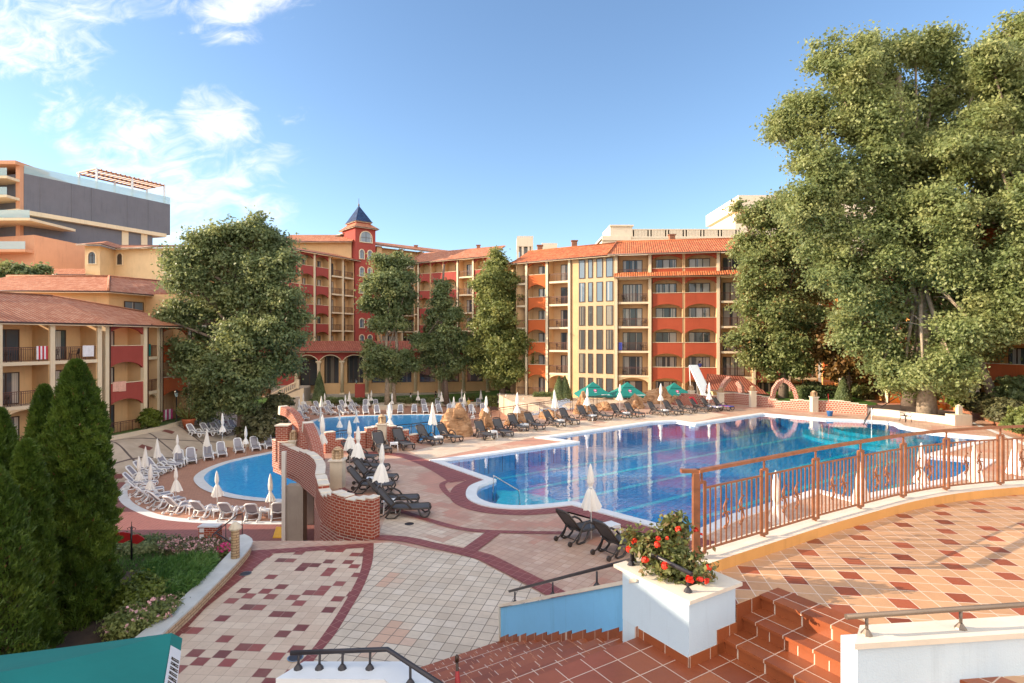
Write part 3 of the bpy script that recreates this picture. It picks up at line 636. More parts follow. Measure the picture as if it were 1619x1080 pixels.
for k in range(4):
    z0 = 0 if k == 0 else .16 * k; ua = -.012 if k == 0 else .55 + .34 * (k - 1) - .10; ub = (.55 + .34 * k) if k < 1 else .55 + .34 * k
    ub = min(ub, .80); 
    if ua >= ub: continue
    mb.prism(lw_([uv(ua, -.012), uv(ub, -.012), uv(ub, 0), uv(ua, 0)]), (0 if k == 0 else 0.0), z0 + .12, 0)
mb.build('skirting', 'tile_step', pl)
# blue stair wall
sw = empty('stair_wall', (Fp.x, Fp.y, 0), 'bright blue rendered wall stepping down beside the long terracotta stair', 'wall')
n_ = Vector(((E - Fp).y, -(E - Fp).x)).normalized() * .22
def ztop(t): return 3.27 - 2.36 * t
lf = lambda p: (p[0] - Fp.x, p[1] - Fp.y)
a, b = Fp, E
mb = MB(); mb.prism([lf(a), lf(b), lf(b + n_), lf(a + n_)], -.02, [ztop(0) - .05, ztop(1) - .05, ztop(1) - .05, ztop(0) - .05], 0); mb.build('body', 'blue_plaster', sw)
mb = MB(); q = n_ * .15; e = (E - Fp).normalized() * .04
mb.prism([lf(a - q), lf(b - q + e), lf(b + n_ + q + e), lf(a + n_ + q)], [ztop(0) - .05, ztop(1) - .05, ztop(1) - .05, ztop(0) - .05], [ztop(0), ztop(1), ztop(1), ztop(0)], 0)
mb.prism([lf(b - q), lf(b - q + e), lf(b + n_ + q + e), lf(b + n_ + q)], 0, ztop(1) - .055, 0)
mb.build('stone_cap', 'coping_warm', sw)
mb = MB(); nu = n_.normalized() * -.012
for k in range(NS - 1):
    t0 = k / (NS - 1); t1 = (k + 1) / (NS - 1); z = LDZ - rise * (k + 1); p0 = a.lerp(b, t0); p1 = a.lerp(b, t1)
    mb.prism([lf(p0 + nu), lf(p1 + nu), lf(p1), lf(p0)], max(0, z - .1), [z + .34, z + .07, z + .07, z + .34], 0)
mb.build('skirting', 'tile_step', sw)
# handrail along the stair wall, over the planter
def handrail(name, label, pts, feet, mat='rail_dark', r=.022, rf=.014):
    o = Vector(pts[0]); root = empty(name, tuple(o), label, 'handrail')
    mb = MB(); mb.tube([Vector(p) - o for p in pts], r, 10); mb.build('rail', mat, root)
    for p, q in feet:
        mb = MB(); p = Vector(p) - o; q = Vector(q) - o; mb.tube([p, q], rf, 8); mb.lathe([(.05, p.z), (.045, p.z + .012), (.018, p.z + .05)], (p.x, p.y), 8, smooth=False); mb.build('post', mat, root)
def onwall(t, s=.11): p = a.lerp(b, t) + n_.normalized() * s; return Vector((p.x, p.y, ztop(t)))
pz = LDZ + .74; R0 = onwall(.93); 
pa = Vector((*uv(.12, 1.0), pz)); pb = Vector((*uv(.12, .12), pz))
handrail('stair_handrail', 'dark round handrail running down the blue stair wall and over the planter', [R0 + Vector((-.05, .12, .17)), onwall(.06) + Vector((0, 0, .24)), pa + Vector((0, .03, .25)), pb + Vector((.02, -.07, .22))],
         [(onwall(t), onwall(t) + Vector((0, 0, .2))) for t in (.9, .55, .25)] + [(pa + V2.to_3d() * .03 * 0, pa + Vector((0, 0, .23))), (pb, pb + Vector((0, 0, .22)))], 'rail_dark', .024)
# white wall at the lower right with its rail
wa, wb = Vector((2.97, 4.93)), Vector((9.0, 5.62)); wn = Vector((-(wb - wa).y, (wb - wa).x)).normalized() * .27
ww = empty('parapet_wall', (wa.x, wa.y, 0), 'white rendered parapet with a pale stone cap at the lower right', 'wall')
lg = lambda p: (p[0] - wa.x, p[1] - wa.y); wd = (wb - wa).normalized()
mb = MB(); mb.prism([lg(wa + wd * .05 + wn * .12), lg(wb + wn * .12), lg(wb + wn * .9), lg(wa + wd * .05 + wn * .9)], 0, 3.40, 0); mb.build('body', 'white_blue_plaster', ww)
mb = MB(); mb.prism([lg(wa), lg(wb), lg(wb + wn), lg(wa + wd * .28 + wn * 1.1)], 3.40, 3.45, 0); mb.build('stone_cap', 'coping_warm', ww)
c0 = Vector((2.96, 5.02, 3.62)); rp = lambda s, z: Vector((wa.x + wd.x * s + wn.x * .5, wa.y + wd.y * s + wn.y * .5, z))
handrail('parapet_handrail', 'bronze handrail on short posts above the white parapet at the lower right', [rp(.02, 3.62), rp(5, 3.66)], [(rp(s, 3.45), rp(s, 3.62)) for s in (.22, 1.15, 2.2, 3.3)], 'rail_bronze', .024)
# plinth at the bottom with its rail
pp = [(-2.5, 6.02), (-2.32, 6.34), (-1.18, 6.34), (-.50, 5.72), (-.80, 5.40), (-1.34, 6.0)]
pr = empty('stair_plinth', (-1.5, 6.1, 0), 'white stone capped plinth at the foot of the picture beside the stairs', 'plinth')
ll = lambda l: [(x + 1.5, y - 6.1) for x, y in l]; cen = Vector((-1.4, 6.1))
mb = MB(); mb.prism(ll([(cen.x + (x - cen.x) * .93, cen.y + (y - cen.y) * .86) for x, y in pp]), 0, 2.44, 0); mb.build('body', 'stone_cream', pr)
mb = MB(); mb.prism(ll(pp), 2.44, 2.5, 0); mb.build('stone_cap', 'coping', pr)
mb = MB(); mb.prism(ll([(-2.38, 5.985), (-1.42, 5.965), (-1.42, 5.985), (-2.38, 6.005)]), 1.2, 2.36, 0); mb.build('panel', 'coping_warm', pr)
handrail('plinth_handrail', 'black handrail on five short posts above the white plinth', [(-2.42, 6.22, 2.66), (-1.36, 6.22, 2.70), (-.52, 5.42, 2.70)], [((x, 6.2, 2.5), (x, 6.22, 2.68)) for x in (-2.33, -2.1, -1.85, -1.55)] + [((-1.06, 5.93, 2.5), (-1.06, 5.93, 2.68))], 'rail_dark', .026)
hb = empty('folded_parasol', (-.55, 6.3, .8), 'slim black tipped pole with red folded cloth poking up at the stairs', 'parasol')
mb = MB(); mb.tube([(0, 0, 0), (-.06, 0, 1.76)], .016, 8); mb.lathe([(.022, 1.72), (.022, 1.78), (.005, 1.80)], (-.06, 0), 8); mb.build('pole', 'frame_brown', hb)
mb = MB(); mb.tube([(.0, 0, .1), (-.04, 0, 1.2), (-.056, 0, 1.62)], [.09, .06, .02], 10); mb.build('cloth', 'red_paint', hb)

# terrace railing
rt = empty('terrace_railing', (3.68, 8.31, TZ + .15), 'copper painted metal balustrade with scrolls curving round the tiled terrace', 'railing')
ro = Vector((3.68, 8.31, TZ + .15)); cl_ = [Vector((p[0], p[1], 0)) for p in curb]
acc = [0]
for i in range(1, len(cl_)): acc.append(acc[-1] + (cl_[i] - cl_[i - 1]).length)
def at_len(s, z):
    for i in range(1, len(cl_)):
        if s <= acc[i] or i == len(cl_) - 1:
            t = (s - acc[i - 1]) / (acc[i] - acc[i - 1]); p = cl_[i - 1].lerp(cl_[i], t); return Vector((p.x, p.y, TZ + .15 + z)) - ro
def len_at(q):
    best = min(range(2000), key=lambda k: (at_len(k * .008, 0) + ro - Vector((q[0], q[1], TZ + .15))).length); return best * .008
st_ = [len_at(q) for q in ((2.52, 7.57), (3.68, 8.31), (4.82, 9.03), (5.93, 9.68), (7.1, 10.35), (8.28, 10.85), (9.66, 11.25))]; st_ += [st_[-1] + 1.45, st_[-1] + 2.9]
hr = MB(); hp = [at_len(s, 1.12) for s in [st_[0] - .08 + k * .3 for k in range(int((st_[-1] - st_[0]) / .3) + 1)]]
for i in range(len(hp) - 1):
    d = (hp[i + 1] - hp[i]).normalized(); n3 = Vector((-d.y, d.x, 0)) * .035; q0, q1 = hp[i], hp[i + 1] + d * .002
    I = [hr.add(x) for x in (q0 - n3, q0 + n3, q1 + n3, q1 - n3)]; J = [hr.add(x + Vector((0, 0, .045))) for x in (q0 - n3, q0 + n3, q1 + n3, q1 - n3)]
    hr.face(J[::-1]); hr.face(I); [hr.face([I[k], J[k], J[(k + 1) % 4], I[(k + 1) % 4]]) for k in range(4)]
hr.box(hp[0].x - .22, hp[0].x + .03, hp[0].y - .02, hp[0].y + .06, hp[0].z, hp[0].z + .045)
hr.build('handrail', 'rail_copper', rt)
def bar(mb, p, q, r): mb.tube([p, q], r * 1.3, 4, smooth=False, sq=True)
for i, s in enumerate(st_):
    mb = MB()
    for ds in (-.065, .065):
        bar(mb, at_len(s + ds, .03), at_len(s + ds, .99), .02)
    bar(mb, at_len(s - .065, .04), at_len(s + .065, .04), .018); bar(mb, at_len(s - .065, .985), at_len(s + .065, .985), .018)
    bar(mb, at_len(s, -.005), at_len(s, .05), .015); bar(mb, at_len(s, .98), at_len(s, 1.12), .013)
    if i == 0: bar(mb, at_len(s - .12, 0), at_len(s - .12, 1.12), .045)
    mb.build('post', 'rail_copper', rt)
for i in range(len(st_) - 1):
    s0, s1 = st_[i] + .065, st_[i + 1] - .065; mb = MB()
    for z in (.08, .90): 
        for k in range(4): bar(mb, at_len(s0 + (s1 - s0) * k / 4, z), at_len(s0 + (s1 - s0) * (k + 1) / 4, z), .013)
    nb = 10
    for k in range(1, nb + 1): s = s0 + (s1 - s0) * k / (nb + 1); bar(mb, at_len(s, .08), at_len(s, .90), .0095)
    p_ = mb.build('baluster_panel', 'rail_copper', rt)
    for k in (4, 7):
        s = s0 + (s1 - s0) * k / (nb + 1); sc = MB(); d = (at_len(s + .05, 0) - at_len(s - .05, 0)).normalized(); pts = []
        for t in range(25):
            q = t / 24; z = .30 + q * .36; xo = .05 * math.sin(q * 2 * math.pi) * (1 if q < 1 else 1)
            pts.append(at_len(s, z) + d * xo)
        sc.tube(pts, .012, 6)
        for zz, sg in ((.30, -1), (.66, 1), (.48, 1), (.48, -1)):
            c = at_len(s, zz) + d * sg * (.02 if zz != .48 else .045)
            sc.tube([c + d * (.024 * math.cos(a_)) + Vector((0, 0, .024 * math.sin(a_))) for a_ in [k2 * math.pi / 6 for k2 in range(10)]], .010, 6)
        sc.build('scroll', 'rail_copper', p_)
# ------------------------------------------------------------------ buildings
def seg_x(A, B, px):
    k = (px - CX) / F; dx, dy = B[0] - A[0], B[1] - A[1]; L = math.hypot(dx, dy)
    return (k * A[1] - A[0]) / (dx - k * dy) * L
CACHE = {}
def win_mesh(w, h, nm, pane, arch=False):
    key = ('win', round(w, 1), round(h, 1), nm, pane, arch)
    if key in CACHE: return CACHE[key]
    w, h = round(w, 1), round(h, 1); mb = MB(); f = .07
    if arch:
        r = w / 2; zs = h - r; n = 8
        arcp = [(r * math.cos(math.pi * k / n), zs + r * math.sin(math.pi * k / n)) for k in range(n + 1)]
        outp = [((r + .13) * math.cos(math.pi * k / n), zs + (r + .13) * math.sin(math.pi * k / n)) for k in range(n + 1)]
        path = [(r, 0)] + arcp + [(-r, 0)]; po = [(r + .13, 0)] + outp + [(-r - .13, 0)]
        for i in range(len(path) - 1):
            q = [path[i], po[i], po[i + 1], path[i + 1]]; mb.hprism(q, -.10, 0, 1)
        mb.box(-r - .16, r + .16, -.13, 0, -.1, 0, 1); mb.box(-.03, .03, -.05, 0, 0, h - .05, 0)
        mb.box(-r, r, -.05, 0, zs - .03, zs + .03, 0); mb.box(-r, -r + .05, -.05, 0, 0, zs, 0); mb.box(r - .05, r, -.05, 0, 0, zs, 0)
        pm = MB(); pm.hprism([(r, 0)] + arcp + [(-r, 0)], -.02, 0, 0)
    else:
        mb.box(-w / 2, w / 2, -.06, 0, 0, f); mb.box(-w / 2, w / 2, -.06, 0, h - f, h)
        for i in range(nm + 1):
            x = -w / 2 + f / 2 + (w - f) * i / nm; mb.box(x - f / 2 - (.02 if 0 < i < nm else 0), x + f / 2, -.06, 0, f, h - f)
        pm = MB(); pm.box(-w / 2 + f, w / 2 - f, -.025, 0, f, h - f)
    CACHE[key] = (mb.mesh('window', ['frame_brown', 'trim_cream']), pm.mesh('pane', [pane])); return CACHE[key]
def rail_mesh(L, mat='rail_balcony', h=1.0, sp=.13):
    key = ('rail', round(L, 1), mat, h)
    if key in CACHE: return CACHE[key]
    L = round(L, 1); mb = MB(); mb.box(0, L, -.025, .025, h - .05, h); mb.box(0, L, -.015, .015, .08, .11); mb.box(0, L, -.015, .015, h - .17, h - .145)
    n = max(2, int(L / sp))
    for i in range(n + 1):
        x = L * i / n; t = .009 if i % 8 else .022; mb.box(x - t, x + t, -t, t, .0 if i % 8 == 0 else .09, h - .04)
    CACHE[key] = mb.mesh('railing', [mat]); return CACHE[key]
class Bld:
    def __init__(s, name, base, label, group=None):
        s.o = empty(name, base, label, 'building', group); s.b = Vector(base)
    def fac(s, A, B, floors, eave, bays, rec=1.3, deep=9, wallm='wall_yellow', pil=(), pent=None, base=None, zg=None, panel_mat='panel_red', pipe=True, cols='trim_cream', pane='pane', archg=True):
        A = Vector(A); B = Vector(B); d = B - A; L = d.length; rz = math.atan2(d.y, d.x); loc = Vector((A.x, A.y, 0)) - s.b; loc.z = -s.b.z
        R = Matrix.Rotation(rz, 3, 'Z')
        def put(name, me, x, y, z, parent=None):
            if parent is None: return link(name, me, s.o, loc + R @ Vector((x, y, z)), rz)
            return link(name, me, parent)
        W = MB(); zb = base if base is not None else floors[0]
        W.box(0, L, rec, deep, zb, eave + .02, 0)
        nf = len(floors)
        for bi, bay in enumerate(bays):
            x0, x1, t = bay[:3]; opt = bay[3] if len(bay) > 3 else {}
            w = x1 - x0; pm = opt.get('mat', panel_mat)
            if t == 'W': W.box(x0, x1, 0, rec - .002, zb, eave, opt.get('wm', 0)); continue
            if t == 'G':
                W.box(x0, x1, 0, rec - .002, zb, eave, 4)
                for k in range(nf):
                    top = floors[k + 1] if k + 1 < nf else eave
                    for (a, b) in opt['cols']:
                        h = min(2.35, top - floors[k] - .5); fm, pn = win_mesh(b - a, h, 1, 'pane_blue' if k > 3 else 'pane_dark')
                        f_ = put('window', fm, (a + b) / 2, -.01, floors[k] + .15); put('pane', pn, 0, 0, 0, f_)
                continue
            # dividing side walls of the recess
            W.box(x0 - .12, x0 + .08, .02, rec - .002, zb, eave, 0); W.box(x1 - .08, x1 + .12, .02, rec - .002, zb, eave, 0)
            for k in range(nf):
                z = floors[k]; top = floors[k + 1] if k + 1 < nf else eave
                if k > 0 or opt.get('slab0'): W.box(x0 + .08, x1 - .08, .01, rec - .004, z - .2, z, 1)
                dw = opt.get('dw', .60) * w; cx = (x0 + x1) / 2 + opt.get('dx', 0) * w; hh = min(2.2, top - z - .45)
                fm, pn = win_mesh(dw, hh, opt.get('nm', 2 if dw < 1.8 else 3), pane if k else opt.get('pane0', pane)); f_ = put('window', fm, cx, rec - .01, z + .02); put('pane', pn, 0, 0, 0, f_)
                useP = t == 'R'
                n = 10; zs = top - opt.get('spring', .85); zc = top - .28
                def archline(zs=zs, zc=zc):
                    return [(x0 + .08 + (w - .16) * i / n, zs + (zc - zs) * math.sin(math.pi * i / n) ** .6) for i in range(n + 1)]
                if k + 1 < nf:
                    if useP or (k == 0 and archg and t == 'Y'):
                        pb = MB(); up = 1.0 if useP else -.0
                        al = archline()
                        for i in range(n): pb.hprism([al[i], al[i + 1], (al[i + 1][0], top + up), (al[i][0], top + up)], 0, .2, 0)
                        put('balcony_panel' if useP else 'arch_panel', pb.mesh('balcony_panel', [pm if useP else 'wall_cream']), 0, 0, 0)
                        if useP:
                            key = ('cap', round(w, 1)); 
                            if key not in CACHE: q = MB(); q.box(0, round(w, 1), -.04, .24, 0, .05); CACHE[key] = q.mesh('parapet_cap', ['trim_cream'])
                            put('parapet_cap', CACHE[key], x0, 0, top + 1.0)
                elif useP:
                    pb = MB(); al = archline()
                    for i in range(n): pb.hprism([al[i], al[i + 1], (al[i + 1][0], top), (al[i][0], top)], 0, .2, 0)
                    put('balcony_panel', pb.mesh('balcony_panel', [pm]), 0, 0, 0)
                if (t == 'Y' and (k > 0 or opt.get('rail0', True))) or (opt.get('rails') and k > 0) or (t == 'R' and k == 0):
                    put('balcony_railing', rail_mesh(w - .2), x0 + .1, .06, z)
                if t == 'Y' and k > 0: W.box(x0, x1, -.06, .012, z - .22, z + .02, 1)
        for x in pil:
            W.box(x - .16, x + .16, -.10, .25, zb, eave, 1)
            if pipe: W.tube([(x + .24, -.08, zb), (x + .24, -.08, eave - .3), (x + .24, -.5, eave)], .06, 6, 3)
        if pent:
            x0, x1, z0, z1 = pent
            W.face([W.add(p) for p in ((x0, -.9, z0), (x1, -.9, z0), (x1, .05, z1), (x0, .05, z1))], 2, [(x0, 0), (x1, 0), (x1, 1.1), (x0, 1.1)])
            W.box(x0, x1, -.88, .0, z0 - .12, z0 - .02, 1); W.tube([(x0, -.94, z0 - .06), (x1, -.94, z0 - .06)], .06, 6, 3)
        put('wall', W.mesh('wall', [wallm, cols, 'roof_orange', 'pipe_brown', 'wall_sand']), 0, 0, 0); return L
    def roof(s, pts_faces, mat='roof_red', soffit=None, gutter=None, ridge=None):
        """pts_faces: list of (eave0, eave1, top1, top0) world points"""
        mb = MB()
        for q in pts_faces:
            Q = [Vector(p) - s.b for p in q]; e = (Q[1] - Q[0]); eu = e.normalized()
            uvs = []
            for p in Q: r = p - Q[0]; x = r.dot(eu); uvs.append((x, (r - eu * x).length))
            mb.face([mb.add(p) for p in Q], 0, uvs)
            # underside and fascia
            dn = Vector((0, 0, -.18)); mb.face([mb.add(Q[0] + dn), mb.add(Q[1] + dn), mb.add(Q[1]), mb.add(Q[0])], 1); mb.face([mb.add(p + dn) for p in Q[::-1]], 1)
            mb.tube([Q[0] + Vector((0, 0, -.05)), Q[1] + Vector((0, 0, -.05))], .075, 6, 2)
        r = mb.build('roof', [mat, 'trim_cream', 'gutter'], s.o)
        if ridge:
            for l in ridge: rb = MB(); rb.tube([Vector(p) - s.b for p in l], .13, 8, 0); rb.build('ridge', mat, r)
        return r
# --- right hotel -------------------------------------------------------------
fl = [-1.25, 1.7, 4.6, 7.5, 10.4, 13.3]; EV = 16.1
rb = Bld('hotel_building', (14, 66, -1.3), 'five storey orange and yellow hotel with glazed stair strip behind the big pool')
A0, B0 = (.62, 75.0), (12.35, 67.8); sx = lambda p: seg_x(A0, B0, p)
rb.fac(A0, B0, fl, EV, [(sx(817), sx(831), 'Y'), (sx(834), sx(863), 'R', dict(mat='panel_orange', dx=.12, dw=.5)), (sx(867), sx(899), 'Y', dict(dx=.15, dw=.5)), (sx(901), sx(914), 'W'),
    (sx(914), sx(971.5), 'G', dict(cols=[(sx(915.5), sx(925)), (sx(930), sx(937)), (sx(943), sx(953)), (sx(958), sx(969.5))]))], pil=(sx(832.5), sx(865), sx(900.3)), base=-1.3)
A1, B1 = (12.35, 67.8), (33.9, 63.5); sx = lambda p: seg_x(A1, B1, p)
rb.fac(A1, B1, fl, EV, [(sx(975), sx(1026), 'Y', dict(dw=.62)), (sx(1029), sx(1080), 'R', dict(dw=.66, mat='panel_rust')), (sx(1082), sx(1134), 'R', dict(dw=.66, mat='panel_rust')), (sx(1137), sx(1190), 'Y', dict(dw=.66)), (sx(1193), sx(1245), 'R', dict(dw=.62)), (sx(1248), sx(1292), 'Y')],
    pil=(sx(974), sx(1027.5), sx(1135.5), sx(1192), sx(1247)), pent=(sx(971), sx(1200), 13.35, 13.95), base=-1.3)
A2, B2 = (33.9, 63.5), (38.4, 34); sx = lambda p: seg_x(A2, B2, p)
fl2 = [.55, 3.15, 6.05, 8.95, 11.8, 14.7]
rb.fac(A2, B2, fl2[:5], 14.6, [(sx(1300), sx(1345), 'R', dict(mat='panel_orange')), (sx(1348), sx(1402), 'Y', dict(dw=.4)), (sx(1405), sx(1470), 'R', dict(mat='panel_red', dw=.4)), (sx(1474), sx(1545), 'Y', dict(dw=.4)), (sx(1549), sx(1640), 'R', dict(mat='panel_orange', dw=.45)), (sx(1646), sx(1750), 'Y', dict(dw=.35))],
    pil=(sx(1347), sx(1403), sx(1547)), base=-1.3, wallm='ochre_wall')
A3, B3 = (-4.17, 95), (.62, 75)
rb.fac(A3, B3, fl, EV, [(0, 4, 'W'), (4.3, 8.3, 'Y'), (8.6, 12.6, 'R', dict(mat='panel_orange')), (13, 17, 'Y'), (17, 20.5, 'W')], pil=(4.15, 8.45, 12.8), base=-1.3)
rb.roof([((-.2, 74.9, 16.0), (12.1, 67.0, 16.0), (14, 72.5, 18.3), (2.3, 80, 18.3)), ((11.3, 67.2, 16.05), (34.3, 62.6, 16.05), (37, 69, 18.5), (13.5, 73.2, 18.5)),
         ((32.5, 64, 14.6), (37.4, 33, 14.6), (45, 34, 16.6), (41, 66, 16.6)), ((-5.2, 95.4, 16.0), (-.4, 74.7, 16.0), (3.4, 79.7, 18.3), (1.8, 97, 18.3))], 'roof_orange', ridge=[[(2.3, 80, 18.3), (14, 72.5, 18.32)], [(11.3, 67.2, 16.1), (13.5, 73.2, 18.5)], [(13.5, 73.2, 18.5), (37, 69, 18.5)], [(37.4, 33, 14.7), (45, 34, 16.6)]])
# dark red back slopes and chimneys
for (x, y, z) in ((3.9, 79.5, 18.1), (8.5, 77.5, 18.4), (20.5, 73, 18.4)):
    mb = MB(); mb.box(-.35, .35, -.35, .35, 0, .9); mb.box(-.45, .45, -.45, .45, .9, 1.02); mb.build('chimney', 'brick_planter', rb.o, (x - 14, y - 66, z + 1.3))
# --- centre hotel: left wing, tower, back wing, right wing ---------------------
cb_ = Bld('hotel_building', (-26, 98, -3.3), 'large red and yellow hotel in the centre with the blue roofed stair tower')
flc = [-2.2, 1.3, 4.35, 7.45, 10.5, 13.6, 16.65]; EC = 19.7
A4, B4 = (-38.2, 77.8), (-27.8, 100.2); sx = lambda p: seg_x(A4, B4, p)
small = dict(dw=.22, nm=1, dx=.2)
cb_.fac(A4, B4, flc, EC, [(.3, sx(420), 'R', small), (sx(424), sx(454), 'R', small), (sx(456), sx(473), 'R', small), (sx(475), sx(496), 'R', small), (sx(498), sx(520), 'R', small), (sx(523), sx(541), 'Y', dict(dw=.42)), (sx(543), sx(559), 'Y', dict(dw=.42))], pil=(sx(497), sx(521.5), sx(542)), base=-3.3, archg=False)
A5, B5 = (-24.7, 104), (-6, 121); sx = lambda p: seg_x(A5, B5, p)
cb_.fac(A5, B5, flc + [19.6], 23.0, [(0, 1, 'W'), (1, 5.2, 'Y', dict(dw=.8)), (5.4, 9.6, 'Y', dict(dw=.8)), (9.8, 14, 'Y', dict(dw=.7)), (14, 25.2, 'W')], base=-3.3, pil=(5.3, 9.7), archg=False)
A6, B6 = (-17.7, 103), (-4.17, 95); sx = lambda p: seg_x(A6, B6, p)
cb_.fac(A6, B6, flc, EC, [(sx(655), sx(661), 'Y'), (sx(662), sx(680), 'R', small), (sx(681), sx(700), 'R', small), (sx(701), sx(722), 'R', small), (sx(725), sx(747), 'Y', dict(dw=.4)), (sx(749), sx(769), 'R', small)], pil=(sx(661.5), sx(723.5), sx(748)), base=-3.3, archg=False)
cb_.roof([((-38.6, 76.6, 19.8), (-26.6, 100.2, 19.8), (-31, 103, 21.2), (-45, 80, 21.2)), ((-41, 100, 23.1), (-28, 99.6, 23.1), (-29, 105, 25.2), (-41, 105, 25.2)), ((-18.9, 102.9, 19.7), (-4.0, 94.1, 19.7), (-1, 99, 22.3), (-17, 108, 22.3)), ((-25, 102.8, 23.1), (-5, 121.2, 23.1), (-9, 125, 24.8), (-29, 108, 24.8)), ((-34.5, 104, 24.0), (-27.5, 102.9, 26.1), (-29.5, 107.5, 26.5), (-38, 109, 25.0))], 'roof_red', ridge=[[(-28, 99.6, 23.1), (-29, 105, 25.2)], [(-18.9, 102.9, 19.8), (-17, 108, 22.3)]])
mb = MB(); mb.prism([(-15, 3.0), (-2.4, 2.6), (-2.4, 12), (-15, 12)], 22.9, 26.4, 0); mb.build('wall', 'wall_yellow', cb_.o)
mb = MB(); T0 = Vector((-31.0, 104)); T1 = Vector((-27.55, 100)); T2 = Vector((-24.6, 102.5)); T3 = T0 + T2 - T1; tl = lambda p: (p.x + 26, p.y - 98); tc = (T0 + T2) / 2
mb.prism([tl(T0), tl(T1), tl(T2), tl(T3)], 0, 29.1, 0)
mb.prism([tl(tc + (p - tc) * .72) for p in (T0, T1, T2, T3)], 29.1, 30.4, 0); mb.build('tower_wall', 'panel_red', cb_.o)
cb_.roof([(tuple(tc + (a - tc) * 1.22) + (25.75,), tuple(tc + (b - tc) * 1.22) + (25.75,), tuple(tc + (b - tc) * .7) + (26.7,), tuple(tc + (a - tc) * .7) + (26.7,)) for a, b in ((T0, T1), (T1, T2), (T2, T3), (T3, T0))], 'roof_red')
ap = tuple(tc) + (30.2,); S = 1.0
sq = [tc + Vector((math.cos(t), math.sin(t))) * 3.05 for t in [math.atan2((p - tc).y, (p - tc).x) for p in (Vector((T0.x, T0.y)), T1, T2, T3)]]
sq = [tc + (p - tc) * .82 for p in (T0, T1, T2, T3)]
rf = cb_.roof([(tuple(a) + (27.0,), tuple(b) + (27.0,), ap, ap) for a, b in zip(sq, sq[1:] + sq[:1])], 'roof_blue')
mb = MB(); mb.lathe([(.10, 33.3), (.16, 33.6), (.05, 33.9), (.03, 34.8)], (tc.x + 26, tc.y - 98), 8); mb.build('finial', 'gutter', rf)
def tower_win(A, B, x, z, w, h):
    d = (B - A).normalized(); p = A + d * x; rz = math.atan2(d.y, d.x); fm, pn = win_mesh(w, h, 1, 'pane_blue', True)
    f_ = link('window', fm, cb_.o, (p.x + 26 + d.y * .03, p.y - 98 - d.x * .03, z + 3.3), rz); link('pane', pn, f_)
for z in (20.2, 17.1, 14.1, 11.1, 8.0, 5.1): tower_win(T1, T2, 1.2, z, .8, 1.6); tower_win(T1, T2, 2.75, z, .8, 1.6)
tower_win(T1, T2, 2.0, 23.2, 2.2, 1.9)
for (x, y, z) in ((-19, 112.5, 23.6), (-12, 119, 23.6), (-6, 101.8, 21.9)):
    mb = MB(); mb.box(-.3, .3, -.3, .3, 0, .9); mb.box(-.4, .4, -.4, .4, .9, 1.0); mb.build('chimney', 'brick_planter', cb_.o, (x + 26, y - 98, z + 3.2))
# arcade in front
ar = Bld('arcade_building', (-20, 84, -3.3), 'single storey arcade with cream columns, tall dark windows and a long tiled roof')
A7, B7 = Vector((-33.9, 82)), Vector((-.9, 87)); dA = (B7 - A7).normalized(); rzA = math.atan2(dA.y, dA.x); Ls = (B7 - A7).length; base7 = Vector((A7.x + 20, A7.y - 84, 0))
sx = lambda p: seg_x(A7, B7, p)
def puta(name, me, x, y, z, parent=None):
    if parent is not None: return link(name, me, parent)
    R = Matrix.Rotation(rzA, 3, 'Z'); return link(name, me, ar.o, base7 + R @ Vector((x, y, z + 3.3)), rzA)
W = MB(); W.box(0, Ls, 2.6, 4.5, -3.3, 5.3, 0); W.box(0, Ls, -.4, 2.6, -3.3, -2.1, 1)
cpx = [468, 504, 541, 580, 618, 657, 695, 733, 771, 803]; cx_ = [sx(p) for p in cpx]
W.box(0, cx_[0] - .3, 0, 2.6, -2.1, 4.3, 2)
puta('wall', W.mesh('wall', ['wall_cream', 'concrete', 'panel_red']), 0, 0, 0)
for i in range(len(cx_) - 1):
    x0, x1 = cx_[i] + .25, cx_[i + 1] - .25; w_ = x1 - x0; n = 12
    pb = MB(); al = [(x0 - .25 + (w_ + .5) * k / n, 2.75 + 1.0 * math.sin(math.pi * k / n) ** .65) for k in range(n + 1)]
    for k in range(n): pb.hprism([al[k], al[k + 1], (al[k + 1][0], 4.35), (al[k][0], 4.35)], 0, .4, 0)
    al2 = [(p[0], p[1] - .14) for p in al]
    for k in range(n): pb.hprism([al2[k], al2[k + 1], al[k + 1], al[k]], -.06, .42, 1)
    puta('arch', pb.mesh('arch', ['panel_red', 'trim_cream']), 0, 0, 0)
    if i > 0:
        sb = MB(); sb.box(x0 - .2, x1 + .2, .9, 2.6, -2.1, -.55); sb.box(x0 - .2, x0 + .35, .8, 2.6, -.55, 4.3); sb.box(x1 - .35, x1 + .2, .8, 2.6, -.55, 4.3); sb.box(x0 + .35, x1 - .35, 1.3, 2.6, 3.5, 4.3); puta('window_bay', sb.mesh('window_bay', ['wall_yellow']), 0, 0, 0)
        fm, pn = win_mesh(w_ - .8, 4.1, 3, 'pane_dark'); f_ = puta('window', fm, (x0 + x1) / 2, 1.5, -.6); puta('pane', pn, 0, 0, 0, f_)
    else:
        fm, pn = win_mesh(2.6, 3.9, 2, 'pane_dark'); f_ = puta('door', fm, (x0 + x1) / 2, 1.6, -.9); puta('pane', pn, 0, 0, 0, f_)
for x in cx_:
    c = MB(); c.box(x - .34, x + .34, -.30, .38, -2.3, -1.9); c.lathe([(.27, -1.9), (.24, 2.3), (.30, 2.45), (.36, 2.62)], (x, .04), 12); c.box(x - .38, x + .38, -.34, .42, 2.6, 2.78); puta('column', c.mesh('column', ['trim_cream']), 0, 0, 0)
R3 = lambda x, y, z: tuple(A7 + dA * x + Vector((-dA.y, dA.x)) * y) + (z,)
